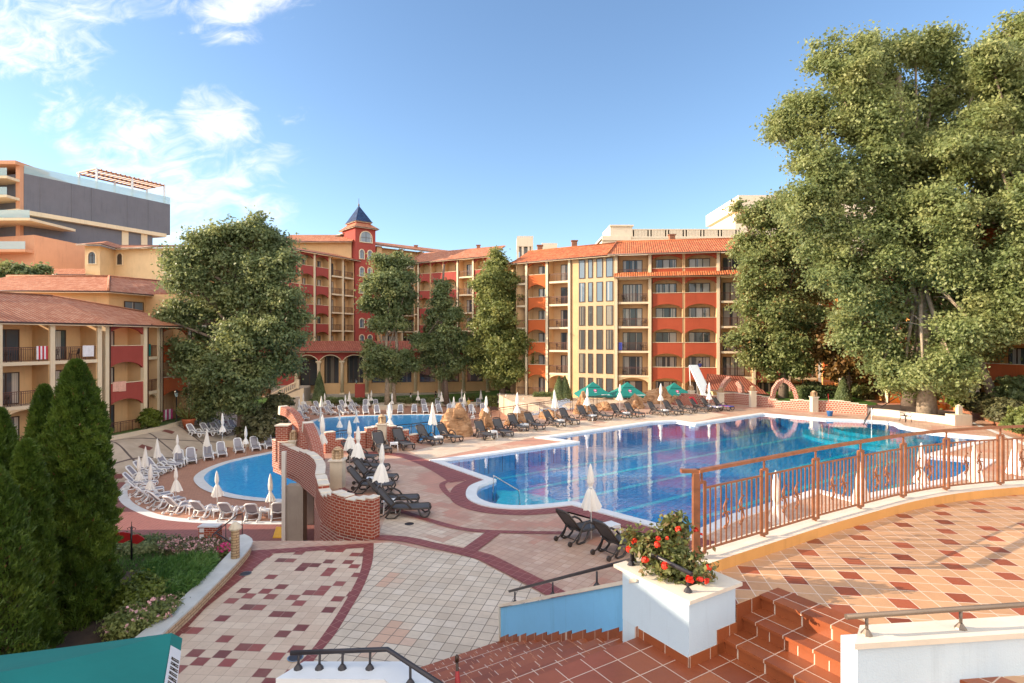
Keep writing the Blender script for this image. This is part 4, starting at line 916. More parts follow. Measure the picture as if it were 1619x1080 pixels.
ar.roof([(R3(-.5, -.8, 4.25), R3(Ls + .5, -.8, 4.25), R3(Ls + .5, 3.6, 5.7), R3(-.5, 3.6, 5.7))], 'roof_dark')
# entrance stair with white balustrade
es = empty('entrance_stair', (-31.5, 81, LZ), 'grey entrance stair with white stone balustrades up to the arcade door', 'stair')
mb = MB()
for k in range(10): mb.box(-2.9 + k * .33, 2.4, -1.4, .9, 0 if k == 0 else .24 * k, .24 * (k + 1))
mb.box(-3.2, 2.4, .9, 1.2, 0, 2.6)
mb.build('steps', 'concrete', es)
def balus(p, q, z0, z1, parent):
    mb = MB(); p = Vector(p); q = Vector(q); n = int((q - p).length / .28); 
    A_ = p.to_3d(); A_.z = z0; B_ = q.to_3d(); B_.z = z1
    mb.tube([A_ + Vector((0, 0, .95)), B_ + Vector((0, 0, .95))], .13, 4, sq=True, smooth=False); mb.tube([A_ + Vector((0, 0, .1)), B_ + Vector((0, 0, .1))], .13, 4, sq=True, smooth=False)
    for i in range(n + 1):
        c = A_.lerp(B_, i / max(1, n)); mb.lathe([(.05, c.z + .12), (.09, c.z + .3), (.04, c.z + .6), (.07, c.z + .88)], (c.x, c.y), 6)
    for c in (A_, B_): mb.box(c.x - .16, c.x + .16, c.y - .16, c.y + .16, c.z - .1, c.z + 1.15)
    mb.build('balustrade', 'trim_cream', parent)
balus((-3.1, -1.5), (1.6, -1.5), .2, 2.5, es); balus((-3.1, 1.0), (-6, 1.2), 2.4, 2.4, es)
mb = MB(); mb.box(-2.9, 2.4, -1.62, -1.42, 0, .6); mb.prism([(-2.9, -1.6), (2.4, -1.6), (2.4, -1.45), (-2.9, -1.45)], 0, [.3, 2.5, 2.5, .3], 0); mb.build('side_wall', 'trim_cream', es)
# --- left hotel ----------------------------------------------------------------
lb = Bld('hotel_building', (-33, 42, -1.9), 'yellow and red three storey hotel with balconies and red tiled roof on the left')
fll = [-1.5, 1.55, 4.5]; EL = 7.25
A8, B8 = (-35.35, 30.6), (-31.25, 43.1); sx = lambda p: seg_x(A8, B8, p)
lb.fac(A8, B8, fll, EL, [(0, sx(-6), 'Y', dict(dw=.5)), (sx(2) if sx(2) > sx(-6) else sx(-6) + .3, sx(79), 'Y', dict(dw=.55, dx=-.08)), (sx(85), sx(154), 'Y', dict(dw=.5, dx=-.12))], pil=(sx(-2), sx(82), sx(156.5)), base=-3.3, rec=1.7, pipe=False)
lb.fac((-31.3, 43.9), (-30.5, 47.3), fll, EL, [(.1, 3.4, 'R', dict(dw=.5, dx=-.15, rail0=True))], pil=(0, 3.45), base=-3.3, rec=1.6)
lb.fac((-30.9, 47.9), (-31.2, 50.2), fll, EL, [(.1, 2.2, 'Y', dict(dw=.3, nm=1))], base=-3.3, rec=1.5, pil=(2.3,))
lb.fac((-31.3, 50.6), (-30.9, 54.4), fll, EL, [(.1, 3.7, 'R', dict(mat='panel_orange', dw=.5, dx=-.15))], pil=(.0, 3.8), base=-3.3, rec=1.5)
lb.fac((-30.9, 54.6), (-30.6, 62), fll + [7.4], 10.3, [(.1, 3.6, 'Y', dict(dw=.4)), (3.9, 7.3, 'R', dict(mat='panel_orange'))], pil=(3.75,), base=-3.3, rec=1.5)
# upper block with its own hipped roof
mb = MB(); mb.prism([(-16, 8.2), (-3.3, 9.2), (-.9, 18), (-.9, 23), (-20, 23)], 8.5, 12.1, 0); mb.build('wall', 'wall_yellow', lb.o)
for t in (.27, .62, .9):
    fm, pn = win_mesh(2.0, 1.7, 2, 'pane_blue'); f_ = link('window', fm, lb.o, (-3.3 + 2.4 * t + .03, 9.2 + 8.8 * t, 9.75), math.atan2(8.8, 2.4)); link('pane', pn, f_)
lb.roof([((-36.2, 29.6, 7.2), (-30.35, 43.4, 7.2), (-37.2, 46.0, 9.5), (-42.5, 33, 9.5)), ((-30.35, 43.4, 7.2), (-29.7, 51.8, 7.2), (-33.5, 51.6, 8.5), (-37.2, 46.0, 9.5))], 'roof_red', ridge=[[(-42.5, 33, 9.5), (-37.2, 46.0, 9.5)], [(-37.2, 46, 9.5), (-33.5, 51.6, 8.5)]])
lb.roof([((-50, 49.3, 10.3), (-35.7, 50.3, 10.3), (-40, 56.5, 12.2), (-50, 56.3, 12.2)), ((-35.7, 50.3, 10.3), (-32.6, 62, 10.3), (-37.5, 62, 12.2), (-40, 56.5, 12.2)), ((-31.6, 54, 10.3), (-30.0, 64, 10.3), (-34.5, 65, 11.6), (-34.5, 56, 11.6))], 'roof_red', ridge=[[(-50, 56.3, 12.25), (-40, 56.5, 12.25)], [(-35.7, 50.3, 10.35), (-40, 56.5, 12.25)], [(-40, 56.5, 12.25), (-37.5, 62, 12.25)]])
mb = MB(); mb.box(-.4, .4, -.4, .4, 0, 1.2); mb.box(-.5, .5, -.5, .5, 1.2, 1.35); mb.build('chimney', 'brick_planter', lb.o, (-7.6, -4, 10.6))
# --- unseen hotel wing added left of the picture to cast shade over the deck
ob = Bld('hotel_building', (-30, 9, -3.3), 'tall yellow hotel wing added unseen left of the thujas to shade the deck')
ob.fac((-27, -12), (-27.2, 27.5), [0, 3, 6, 9.4], 12.75, [(.2 + 4.9 * k, 4.8 + 4.9 * k, 'R' if k % 2 else 'Y') for k in range(8)], pil=tuple(4.9 * k + .05 for k in range(1, 8)), base=-3.3, deep=14)
ob.roof([((-26.2, -13, 12.75), (-26.4, 28.3, 12.75), (-33, 26, 14.4), (-33, -10, 14.4)), ((-26.4, 28.3, 12.75), (-42, 28.3, 12.75), (-33, 26, 14.4), (-33, 26, 14.4))])
# --- cream block with two arched windows behind the left hotel ------------------
mbld = Bld('annex_building', (-52, 76, -2), 'plain cream block with small arched windows and tiled roof behind the left hotel')
def facew(bld, A, d, items, pane='pane_dark'):
    for (x, z, w_, h_) in items:
        fm, pn = win_mesh(w_, h_, 1, pane, True); p = Vector(A) + Vector(d).normalized() * x; rz = math.atan2(d[1], d[0])
        f_ = link('window', fm, bld.o, (p.x - bld.b.x + math.sin(rz) * .02, p.y - bld.b.y - math.cos(rz) * .02, z - bld.b.z), rz); link('pane', pn, f_)
X = WX; ya = 74
mb = MB(); mb.prism([(X(134, 73) + 52, -3), (X(158, 73) + 52, -3), (X(181, 76) + 52, 0), (X(290, 74) + 52, -2), (X(290, 74) + 52, 12), (X(134, 73) + 52, 12)], -1.3, WZ(391, 74) + 2, 0); mb.build('wall', 'wall_cream', mbld.o)
mb = MB(); mb.box(X(92, 70) + 52, X(135, 70) + 52, -6, 4, -1.3, WZ(432, 70) + 2); mb.build('wall', 'wall_cream', mbld.o)
ze = WZ(390, 74)
mbld.roof([((X(120, 72), 72, ze), (X(160, 71.5), 71.5, ze), (X(170, 78), 78, ze + 1.4), (X(140, 80), 80, ze + 1.4)), ((X(160, 71.5), 71.5, ze), (X(183, 75), 75, ze), (X(190, 80), 80, ze + 1.2), (X(170, 78), 78, ze + 1.4)), ((X(183, 75), 75, ze), (X(296, 73), 73, ze), (X(296, 80), 80, ze + 1.2), (X(190, 80), 80, ze + 1.2)),
    ((X(72, 68), 68, WZ(434, 68)), (X(135, 68), 68, WZ(434, 68)), (X(135, 72), 72, WZ(425, 72)), (X(84, 72), 72, WZ(425, 72)))], 'roof_red')
facew(mbld, (X(146, 73), 73), (1, 0), [(0, WZ(417, 73), .9, 1.5)]); 
p0 = Vector((X(181, 76), 76)); p1 = Vector((X(290, 74), 74)); facew(mbld, p0, p1 - p0, [(.9, WZ(419, 76), .85, 1.5), (7.6, WZ(419, 74), .85, 1.5)])
# --- modern grey and peach block ------------------------------------------------
gb = Bld('modern_building', (-68, 84, -3), 'tall modern block with dark grey cladding, peach walls and a roof terrace at far left')
C0 = Vector((WX(38, 80), 80)); C1 = Vector((WX(269, 98.6), 98.6)); dn = (C1 - C0).normalized(); out_ = Vector((dn.y, -dn.x))
gl = lambda p: (p.x + 68, p.y - 84); back = Vector((-30, 8)); 
mb = MB(); mb.prism([gl(C0), gl(C1), gl(C1 + back), gl(C0 + back)], 27, 32.3, 0)
for t in (.09, .28, .41, .66, .82):
    p = C0.lerp(C1, t); mb.prism([gl(p + out_ * .06), gl(p + dn * .22 + out_ * .06), gl(p + dn * .22), gl(p)], 27.1, 32.25, 0)
mb.prism([gl(C0 + out_ * .02), gl(C1 - dn * 3 + out_ * .02), gl(C1 - dn * 3 + back), gl(C0 + back)], 20, 26.4, 0)
mb.build('grey_wall', 'grey_cladding', gb.o)
mb = MB(); mb.prism([gl(C0 - dn * 1.2 + out_ * 1.0), gl(C1 - dn * 1 + out_ * .6), gl(C1 - dn * 1 + back), gl(C0 + back)], 26.4, 27, 0); mb.prism([gl(C0 - dn * 6 + back), gl(C1 + back), gl(C1 + back * 1.01), gl(C0 - dn * 6 + back * 1.01)], 30, 32.6, 0); mb.build('band', 'trim_cream', gb.o)
D0 = Vector((WX(54, 77.5), 77.5)); D1 = D0 + dn * 26
mb = MB(); mb.prism([gl(D0), gl(D1), gl(D1 + back), gl(D0 + back)], 0, [23.2, 21.0, 21.0, 23.2], 0); mb.build('peach_wall', 'peach_wall', gb.o)
mb = MB(); mb.box(-.6, .6, 0, .3, 0, 2.6); w0 = C0.lerp(C1, .62)
mb = MB(); mb.prism([gl(w0 + out_ * .12), gl(w0 + dn * 1.0 + out_ * .12), gl(w0 + dn * 1.0), gl(w0)], 22.0, 26.4, 0); mb.prism([gl(w0 + dn * 3 + out_ * .12), gl(w0 + dn * 4 + out_ * .12), gl(w0 + dn * 4), gl(w0 + dn * 3)], 22.0, 26.4, 0); mb.build('window_surround', 'trim_cream', gb.o)
# front balconies with glass rails
f0 = Vector((WX(-160, 78), 78))
for k, (zt, ins) in enumerate(((30.9, 0), (28.3, 0), (24.9, -1.0), (20.7, 0), (16.4, 0), (12.2, 0), (8.1, 0))):
    e1 = C0 if k < 2 else (D0 + Vector((.6, 0)) if k == 2 else D0)
    mb = MB(); y0 = -6.6 + (.0 if k < 2 else -1.2); x1 = gl(e1)[0] - .1; mb.box(-20, x1, y0, y0 + 8, zt, zt + .35); mb.build('balcony_slab', 'trim_cream' if k < 3 else 'peach_wall', gb.o)
    mb = MB(); mb.box(-20, x1, y0 - .03, y0, zt + .35, zt + 1.4); mb.build('glass_railing', 'glass_rail', gb.o)
for k in range(4):
    mb = MB(); x = gl(C0)[0] - .35 - k * 4.4; mb.box(x - .3, x + .3, -4.6, -4.0, 0, 33.4); mb.build('pillar', 'peach_wall', gb.o)
mb = MB(); mb.box(-20, gl(C0)[0], .5, 8, 0, 33.2); mb.box(-20, gl(C0)[0] , -5.4, .4, 33.2, 33.7); mb.build('wall', 'peach_wall', gb.o)
for k in range(5):
    for zt in (12.5, 16.7, 21, 25.2, 28.6, 31.2 - .1):
        fm, pn = win_mesh(2.2, 2.3, 2, 'pane_dark'); f_ = link('window', fm, gb.o, (gl(C0)[0] - 2.4 - k * 3.6, .49, zt - .2)); link('pane', pn, f_)
mb = MB(); mb.prism([gl(C0), gl(C1), gl(C1 - out_ * .05), gl(C0 - out_ * .05)], 32.3, 33.5, 0); mb.build('glass_railing', 'glass_rail', gb.o)
pg = MB(); q0 = C0.lerp(C1, .46) - out_ * .6; q1 = C0.lerp(C1, .97) - out_ * .6; zz = 35.6
for q in (q0, q0.lerp(q1, .5), q1):
    for o_ in (0, 5): p = gl(q - out_ * o_); pg.box(p[0] - .12, p[0] + .12, p[1] - .12, p[1] + .12, 32.3, zz)
pg.build('pergola_post', 'white_plastic', gb.o); pg = MB()
for k in range(16): a_ = gl(q0.lerp(q1, k / 15)); b_ = gl(q0.lerp(q1, k / 15) - out_ * 5.5); pg.tube([(a_[0], a_[1], zz), (b_[0], b_[1], zz)], .14, 4, sq=True, smooth=False)
for o_ in (0, 2.7, 5.4): a_ = gl(q0 - out_ * o_); b_ = gl(q1 - out_ * o_); pg.tube([(a_[0], a_[1], zz - .15), (b_[0], b_[1], zz - .15)], .14, 4, sq=True, smooth=False)
pg.build('pergola', 'wood', gb.o)
# --- pale hotel far behind on the right with balustraded roof -------------------
fb = Bld('hotel_building', (25, 132, -3.3), 'pale stone hotel with balustraded roofline far behind the orange hotel')
yy_ = 130; xx = lambda p: WX(p, yy_) - 25; z_ = lambda p: WZ(p, yy_) + 3.3
mb = MB(); mb.box(xx(954), xx(1176), 0, 20, 0, z_(374)); mb.box(xx(954), xx(1000), -.4, 12, z_(378), z_(371)); mb.box(xx(967), xx(1002), -.3, 10, z_(374), z_(356)); mb.box(xx(966), xx(1004), -.7, 10.4, z_(356), z_(353.5))
mb.box(xx(1176), xx(1700), 3, 25, 0, z_(330)); mb.box(xx(1180), xx(1300), 2.4, 25, z_(322), z_(301)); mb.box(xx(1300), xx(1420), 2.4, 25, z_(330), z_(312)); mb.build('wall', 'stone_pale', fb.o)
bl = MB(); X0, X1 = xx(1002), xx(1176); bl.box(X0, X1, -.1, .3, z_(374), z_(371.5)); bl.box(X0, X1, -.15, .35, z_(361), z_(359.5))
for k in range(75):
    x = X0 + (X1 - X0) * k / 74; t = .14 if k % 12 else .5; bl.box(x - t, x + t, -.08, .28, z_(371.5), z_(361))
bl.build('balustrade', 'stone_pale', fb.o)
tb = Bld('pavilion_towers', (3, 125, -3.3), 'pair of pale roof pavilions with dark openings behind the chestnut tree')
def pav(x0, x1, top, Y):
    mb = MB(); a_, b_ = WX(x0, Y) - 3, WX(x1, Y) - 3; y0 = Y - 125; zt = WZ(top, Y) + 3.3; w_ = b_ - a_
    mb.box(a_, b_, y0, y0 + 8, 0, zt - 6.2); mb.box(a_, b_, y0, y0 + 8, zt - 1.9, zt)
    for x in (a_, a_ + w_ * .30, a_ + w_ * .66, b_ - .45): mb.box(x, x + .45, y0 + .05, y0 + .5, zt - 6.2, zt - 1.9)
    for y in (2.5, 5, 7.5): mb.box(b_ - .45, b_ - .02, y0 + y, y0 + y + .45, zt - 6.2, zt - 1.9)
    mb.box(a_ + .6, b_ - .6, y0 + 1, y0 + 7.4, zt - 6.2, zt - 1.9, 1)
    for k in range(9): x = a_ + w_ * (k + .2) / 9; mb.box(x, x + .35, y0, y0 + .4, zt, zt + .4)
    mb.build('pavilion', ['stone_pale', 'pane_dark'], tb.o)
pav(817, 843, 376, 125); pav(856, 881, 387, 135)
# kiosk with sloping roof behind the brick arches
kb = Bld('kiosk_building', (22, 58, -1.25), 'small kiosk with dark red sloping roof behind the brick arches')
mb = MB(); mb.box(-1.5, 3, 0, 4, 0, 1.9); mb.build('wall', 'wall_cream', kb.o)
kb.roof([((19.5, 57.2, 1.0), (25.6, 56.6, .5), (24.8, 61, 2.0), (21, 61, 2.3)), ((19.5, 57.2, .7), (21, 61, 2.3), (21.2, 61, 2.3), (19.6, 57.2, .7))], 'roof_dark')
# ------------------------------------------------------------------ brick walls, arches, rocks, columns around the pools
def brickwall(name, label, path, th, z0, z1, mat='brick_red', cap='coping_warm', capth=.038, step=None):
    o = Vector((path[0][0], path[0][1], 0)); root = empty(name, tuple(o), label, 'wall'); mb = MB(); cm = MB()
    P = [(p[0] - o.x, p[1] - o.y) for p in path]; zt = z1 if isinstance(z1, (list, tuple)) else [z1] * len(P)
    if step:
        # broken stepped top
        u = 0
        for i in range(len(P) - 1):
            A_, B_ = Vector(P[i]), Vector(P[i + 1]); L = (B_ - A_).length; n = max(1, round(L / step))
            for k in range(n):
                a_ = A_.lerp(B_, k / n); b_ = A_.lerp(B_, (k + 1) / n); z = zt[i] + (zt[i + 1] - zt[i]) * (k + .5) / n
                d = (b_ - a_).normalized(); nn = Vector((-d.y, d.x)) * th / 2; l = (b_ - a_).length; e_ = d * .002
                q = [a_ + nn, a_ - nn, b_ - nn + e_, b_ + nn + e_]
                I = [mb.add((p.x, p.y, z0)) for p in q]; J = [mb.add((p.x, p.y, z)) for p in q]
                mb.face([I[1], I[2], J[2], J[1]], 0, [(u, z0), (u + l, z0), (u + l, z), (u, z)]); mb.face([I[3], I[0], J[0], J[3]], 0, [(u + l, z0), (u, z0), (u, z), (u + l, z)])
                mb.face([I[0], I[1], J[1], J[0]], 0, [(0, z0), (th, z0), (th, z), (0, z)]); mb.face([I[2], I[3], J[3], J[2]], 0, [(0, z0), (th, z0), (th, z), (0, z)]); mb.face(J, 0)
                q = [a_ + nn * 1.05, a_ - nn * 1.05, b_ - nn * 1.05, b_ + nn * 1.05]; cm.prism([(p.x, p.y) for p in q], z, z + capth + .002 * (k % 2), 0); u += l
    else:
        mb.wall(P, th, z0, zt, 0); cm.wall(P, th * 1.05, zt, [z + capth for z in zt], 0)
    mb.build('brickwork', mat, root)
    if cap: cm.build('coping_stones', cap, root)
    return root
pw = smoothline([(-4.15, 17.35), (-5.4, 18.05), (-6.25, 19.15), (-7.1, 21.1)], 4)
brickwall('brick_wall', 'curved red brick parapet with pale stepped coping nearest the checkered paving', pw, .36, -.02, [1.24, 1.22, 1.1, 1.08, 1.22, 1.12, 1.0, .9, .82, .96, 1.1, 1.02, 1.0], step=.42)
pw2 = smoothline([(-7.15, 21.2), (-8.15, 24.0), (-10.1, 26.75), (-11.95, 28.75)], 4)
brickwall('brick_wall', 'long brick parapet on the footbridge above the round pool', pw2, .34, -.35, [1.0, 1.05, 1.0, .95, .95, 1.0, 1.0, .92, .85, .9, .95, 1.0, 1.0][:len(pw2)], mat='brick_wide', step=.7, capth=.03)
bwp = [G(p, y) for p, y in ((512, 716.5), (528, 714), (543, 712), (560, 709.5), (578, 708.5), (600, 706), (625, 703), (645, 701), (660, 699))]
brickwall('brick_wall', 'low red brick wall with dipping top behind the dark loungers', bwp, .34, -.02, [1.3, .85, .4, .65, 1.1, 1.15, 1.05, .7, .25], step=.45)
def pillar(loc, h, label, w=.42, mat='stone_cream', lantern=True):
    o = empty('stone_pillar', loc, label, 'pillar'); mb = MB(); mb.box(-w / 2, w / 2, -w / 2, w / 2, 0, h); mb.build('shaft', mat, o)
    mb = MB(); mb.box(-w * .62, w * .62, -w * .62, w * .62, h, h + .06); mb.build('cap', 'coping_warm', o)
    if lantern:
        mb = MB(); r = w * .30
        for sx_ in (-1, 1):
            for sy_ in (-1, 1): mb.box(sx_ * r - .035, sx_ * r + .035, sy_ * r - .035, sy_ * r + .035, h + .06, h + .42)
        mb.lathe([(r * 1.1, h + .06), (r * .8, h + .1), (r * .8, h + .40), (r * .5, h + .42)], (0, 0), 10); mb.lathe([(r * 1.35, h + .42), (r * 1.2, h + .48), (r * .6, h + .54), (.03, h + .56)], (0, 0), 10); mb.build('stone_lantern', 'stone_clad', o)
    return o
pillar((*G(534, 770), 0), 1.1, 'cream stone pillar with small lantern at the bend of the curved brick parapet', .5)
pillar((*G(604, 706), 0), 1.25, 'cream stone pillar with lantern top in the low brick wall by the dark loungers', .5)
pillar((*G(464, 731), 0), 1.05, 'small stone lantern pillar on the bridge parapet beside the broken arch', .34)
def rib(name, label, pts, Y0, Y1, wdt, mat='brick_red', tip=True):
    """curved masonry rib through picture bearings at distance Y0..Y1"""
    m = len(pts); W3 = []
    for i, (px, py) in enumerate(pts): Y = Y0 + (Y1 - Y0) * i / (m - 1); W3.append(Vector((WX(px, Y), Y, WZ(py, Y))))
    o = W3[0].copy(); o.z = W3[-1].z; root = empty(name, tuple(o), label, 'arch'); mb = MB(); mb.tube([p - o for p in W3], wdt * .70, 4, smooth=False, sq=True); mb.build('brickwork', mat, root)
    if tip: mb = MB(); d = (W3[0] - W3[1]).normalized(); mb.tube([W3[0] - o - d * .02, W3[0] - o + d * .18], wdt * .74, 4, smooth=False, sq=True); mb.build('stone_tip', 'coping_warm', root)
rib('broken_arch', 'tall curved broken brick arch rising from the footbridge with a white tip', [(449, 649), (458, 652), (467, 660), (474, 672), (478, 688), (479, 704), (479, 722)], 29.5, 27.5, .42)
rib('brick_buttress', 'thick curved brick buttress next to the broken arch on the footbridge', [(487, 676), (492, 686), (497, 700), (501, 715), (504, 732)], 27.5, 25.3, .46)
mb = MB(); root = empty('brick_stub', (*G(449, 728), 0), 'short square brick stub at the end of the footbridge', 'wall'); mb.box(-.3, .3, -.3, .3, 0, 1.75); mb.build('brickwork', 'brick_red', root); mb = MB(); mb.box(-.34, .34, -.34, .34, 1.75, 1.81); mb.build('cap', 'coping_warm', root)
for (px, py, w_, lab) in ((469, 858, .62, 'grey concrete column with white edge carrying the footbridge, nearest one'), (489, 827, .5, 'narrower grey concrete column standing behind the first under the footbridge')):
    x, y = G(px, py, LZ); o = empty('concrete_column', (x, y, LZ), lab, 'column'); mb = MB(); mb.box(-w_ * .62, w_ * .62, -.25, .25, 0, 2.68); mb.build('shaft', 'concrete', o); mb = MB(); mb.box(-w_ * .7 - .12, -w_ * .7 + .05, -.35, -.2, 0, 4.25 if w_ > .6 else 2.7); mb.build('white_edge', 'white_plaster', o)
# metal railings at the deck edge
def metal_rail(label, path, z0=0, h=1.05, mat='rail_dark', posts=1.6, sp=.13, name='metal_railing'):
    o = Vector((path[0][0], path[0][1], z0)); root = empty(name, tuple(o), label, 'railing'); P = [Vector((p[0], p[1], z0 if len(p) < 3 else p[2])) - o for p in path]
    for i in range(len(P) - 1):
        a_, b_ = P[i], P[i + 1]; L = (b_ - a_).length; mb = MB(); up = Vector((0, 0, 1))
        for z, r in ((h, .028), (h - .15, .014), (.1, .014)): mb.tube([a_ + up * z, b_ + up * z], r, 6)
        n = max(1, int(L / sp))
        for k in range(n + 1): q = a_.lerp(b_, k / n); mb.tube([q + up * .1, q + up * (h - .15)], .009, 4)
        mb.build('panel', mat, root)
        for k in range(int(L / posts) + 1): q = a_.lerp(b_, min(1, k * posts / L)); mb = MB(); mb.tube([q, q + up * h], .028, 6); mb.build('post', mat, root)
metal_rail('dark metal railing dropping behind the low brick wall near the loungers', [G(516, 715), G(556, 709)])
metal_rail('dark metal railing above the blue children pool beside the pillar', [G(612, 703), G(650, 698.5), G(692, 693)])
metal_rail('rusty brown railing running behind the artificial rocks', [G(742, 683), G(790, 668), G(860, 656), G(905, 650), G(960, 643)], mat='rail_balcony')
def rock(label, px, py, Y, w, d, h, seed, sq=1.0, top=.0):
    import bmesh
    from mathutils import noise as mn
    bm = bmesh.new(); bmesh.ops.create_icosphere(bm, subdivisions=5, radius=1)
    for v in bm.verts:
        p = v.co.copy(); n = mn.noise(p * 1.3 + Vector((seed, 0, 0))) * .38 + mn.noise(p * 3.1 + Vector((0, seed, 0))) * .16 + mn.noise(Vector((p.x * 4, p.y * 4, p.z * 11)) + Vector((0, 0, seed))) * .10
        p = p * (1 + n); p.z = max(p.z, -.25)
        k = 1 + (.25 - p.z) * .25
        v.co = Vector((p.x * w / 2 * k, p.y * d / 2 * k, (p.z + .22) * h / 1.2))
    me = bpy.data.meshes.new('boulder'); bm.to_mesh(me); bm.free(); me.materials.append(MATS['rock'])
    o = link('boulder', me, None, (WX(px, Y), Y, 0 if py is None else WZ(py, Y)), seed); tag(o, label, 'rock'); me.polygons.foreach_set('use_smooth', [False] * len(me.polygons)); return o
for i, r_ in enumerate((('large tan artificial boulder beside the white parasol and dark loungers', 722, None, 35.8, 2.2, 1.5, 1.8), ('upright tan boulder behind the second pair of loungers', 768, None, 37.6, 1.2, 1.0, 1.55), ('long low tan rock shelf behind the loungers', 822, None, 41, 2.8, 1.0, .8), ('flat low rock right of the rock shelf', 868, None, 43.5, 1.8, 1, .6),
        ('stacked mushroom shaped rock near the green parasols', 921, None, 46.5, 1.7, 1.2, 1.5), ('low brown rock under the second green parasol', 955, None, 48.5, 1.6, 1, .7), ('wide rounded brown boulder behind the loungers', 1004, None, 50.5, 2.9, 1.5, 1.1), ('tall pale rock right of the rounded boulder', 1044, None, 53.5, 2.6, 1.4, 1.45), ('small reddish rock beside the brick steps', 1068, None, 53, 1.2, 1, .8))):
    rock(*r_, 1.7 * i + .6)
# brick steps pile and lattice walls on the far right edge of the deck
st2 = empty('brick_steps', (*G(1083, 640), 0), 'small pile of red brick steps left of the white slide', 'steps'); mb = MB()
for k in range(6): mb.box(-1.1 + .17 * k, .9, -.5, .5, .17 * k, .17 * (k + 1))
mb.build('brickwork', 'brick_red', st2)
lat = [('brick lattice wall between the slide and the first broken arch', [(1098, 637.5), (1112, 639), (1137, 640)], [.9, .75, .8]), ('red lattice brick wall between the two cream pillars right of the slide', [(1143, 639.5), (1160, 638.5), (1186, 641)], [1.0, 1.02, .98]),
       ('long lattice brick wall dipping under the round brick arch', [(1194, 642), (1205, 643), (1218, 644), (1228, 645), (1237, 646), (1250, 647), (1262, 648), (1281, 649.5)], [1.0, .95, .82, .65, .55, .72, .9, .8]), ('lattice brick wall with rounded top right of the third cream pillar', [(1293, 650.5), (1310, 651.5), (1325, 652.5), (1345, 654), (1371, 656)], [.85, .95, 1.0, .9, .75])]
for lab, pts, hs in lat: brickwall('lattice_wall', lab, [G(*p) for p in pts], .25, 0, hs, mat='brick_lattice', step=.6, capth=.035)
for px, py, h, lab in ((1093, 640, 1.25, 'cream pillar with round top left of the white slide'), (1139.5, 641, 1.1, 'sunlit cream pillar carrying the half brick arch'), (1190, 643.5, 1.35, 'cream lantern pillar between two lattice brick walls'), (1287, 651, 1.2, 'cream pillar near the blue bucket in the lattice wall')):
    pillar((*G(px, py), 0), h, lab, .48)
rib('half_arch', 'half brick arch springing from the sunlit cream pillar', [(1153, 598), (1147, 604), (1142, 612), (1139.5, 620)], 53, 52, .38, 'brick_lattice', False)
rib('arch_fragment', 'short curved brick arch fragment beside the kiosk roof', [(1166, 604), (1171, 612), (1172.5, 622)], 54, 53.5, .42, 'brick_lattice', False)
ringp = [(1221, 636), (1221, 628), (1224, 615), (1231, 605), (1239, 601), (1247, 605), (1255, 615), (1259, 628), (1259, 638)]
rib('round_arch', 'complete round brick arch with pale keystone above the lattice wall', ringp, 50.5, 49.5, .34, 'brick_lattice', False)
# white planter wall at the foot of the big tree, and brick retaining walls
wp = [G(1369, 655), G(1408, 658.5), G(1447, 663.5), G(1480, 667.5), G(1516, 672)]
brickwall('tree_planter_wall', 'low white stone wall curving in front of the big tree trunks', wp, .4, 0, .48, mat='white_plaster', cap='coping_warm')
o = empty('stone_block', (*G(1513, 672), 0), 'rough white stone block with post at the end of the low wall', 'block'); mb = MB(); mb.box(-.45, .75, -.4, .5, 0, .75); mb.build('block', 'stone_cream', o); mb = MB(); mb.box(.0, .28, -.14, .14, .75, 1.35); mb.lathe([(.14, 1.35), (.1, 1.42), (.02, 1.46)], (.14, 0), 10); mb.build('post', 'stone_cream', o)
mb = MB(); mb.prism([wp[0], wp[1], wp[2], wp[3], wp[4], (35, 43.5), (34.5, 50), (29.5, 49)], 0, .3, 0); tag(mb.build('planting_soil', 'soil'), kind='structure')
brickwall('retaining_wall', 'stepped orange brick retaining wall under the shrubs at the right', [(38.2, 48.5), (36.6, 45.2), (34.9, 41.3), (33.3, 38.2), (31.8, 35.2), (31.3, 30), (31.2, 20)], .5, 0, [.7, .95, .95, 1.2, 1.2, 1.2, 1.2], mat='brick_planter', cap=None, step=1.3)
band([(1519, 662), (1560, 678), (1619, 702), (1700, 740)], .35, .016, 'coping', 4)
# handrails and ladders by the pool
handrail('pool_handrail', 'shiny steel handrail going down into the round bay of the big pool', [G(780, 792) + (0,), G(780, 792) + (.95,), (G(820, 786)[0], G(820, 786)[1], .25), (G(822, 786)[0], G(822, 786)[1], -.4)], [], 'steel', .03)
handrail('pool_handrail', 'dark steel handrail at the far shallow steps of the big pool', [G(1366, 666) + (0,), G(1381, 662) + (.9,), G(1365, 674) + (.1,)], [], 'rail_dark', .03)
handrail('path_handrail', 'dark sloping handrail beside the big tree planter', [G(1392, 654) + (.5,), G(1424, 650) + (1.35,)], [(G(1424, 651) + (.3,), G(1424, 650) + (1.35,))], 'rail_dark', .035)
handrail('pool_shower', 'slim white pole shower beside the shallow end', [G(1378, 668) + (-.1,), G(1378, 668) + (1.05,)], [], 'pole_white', .03)
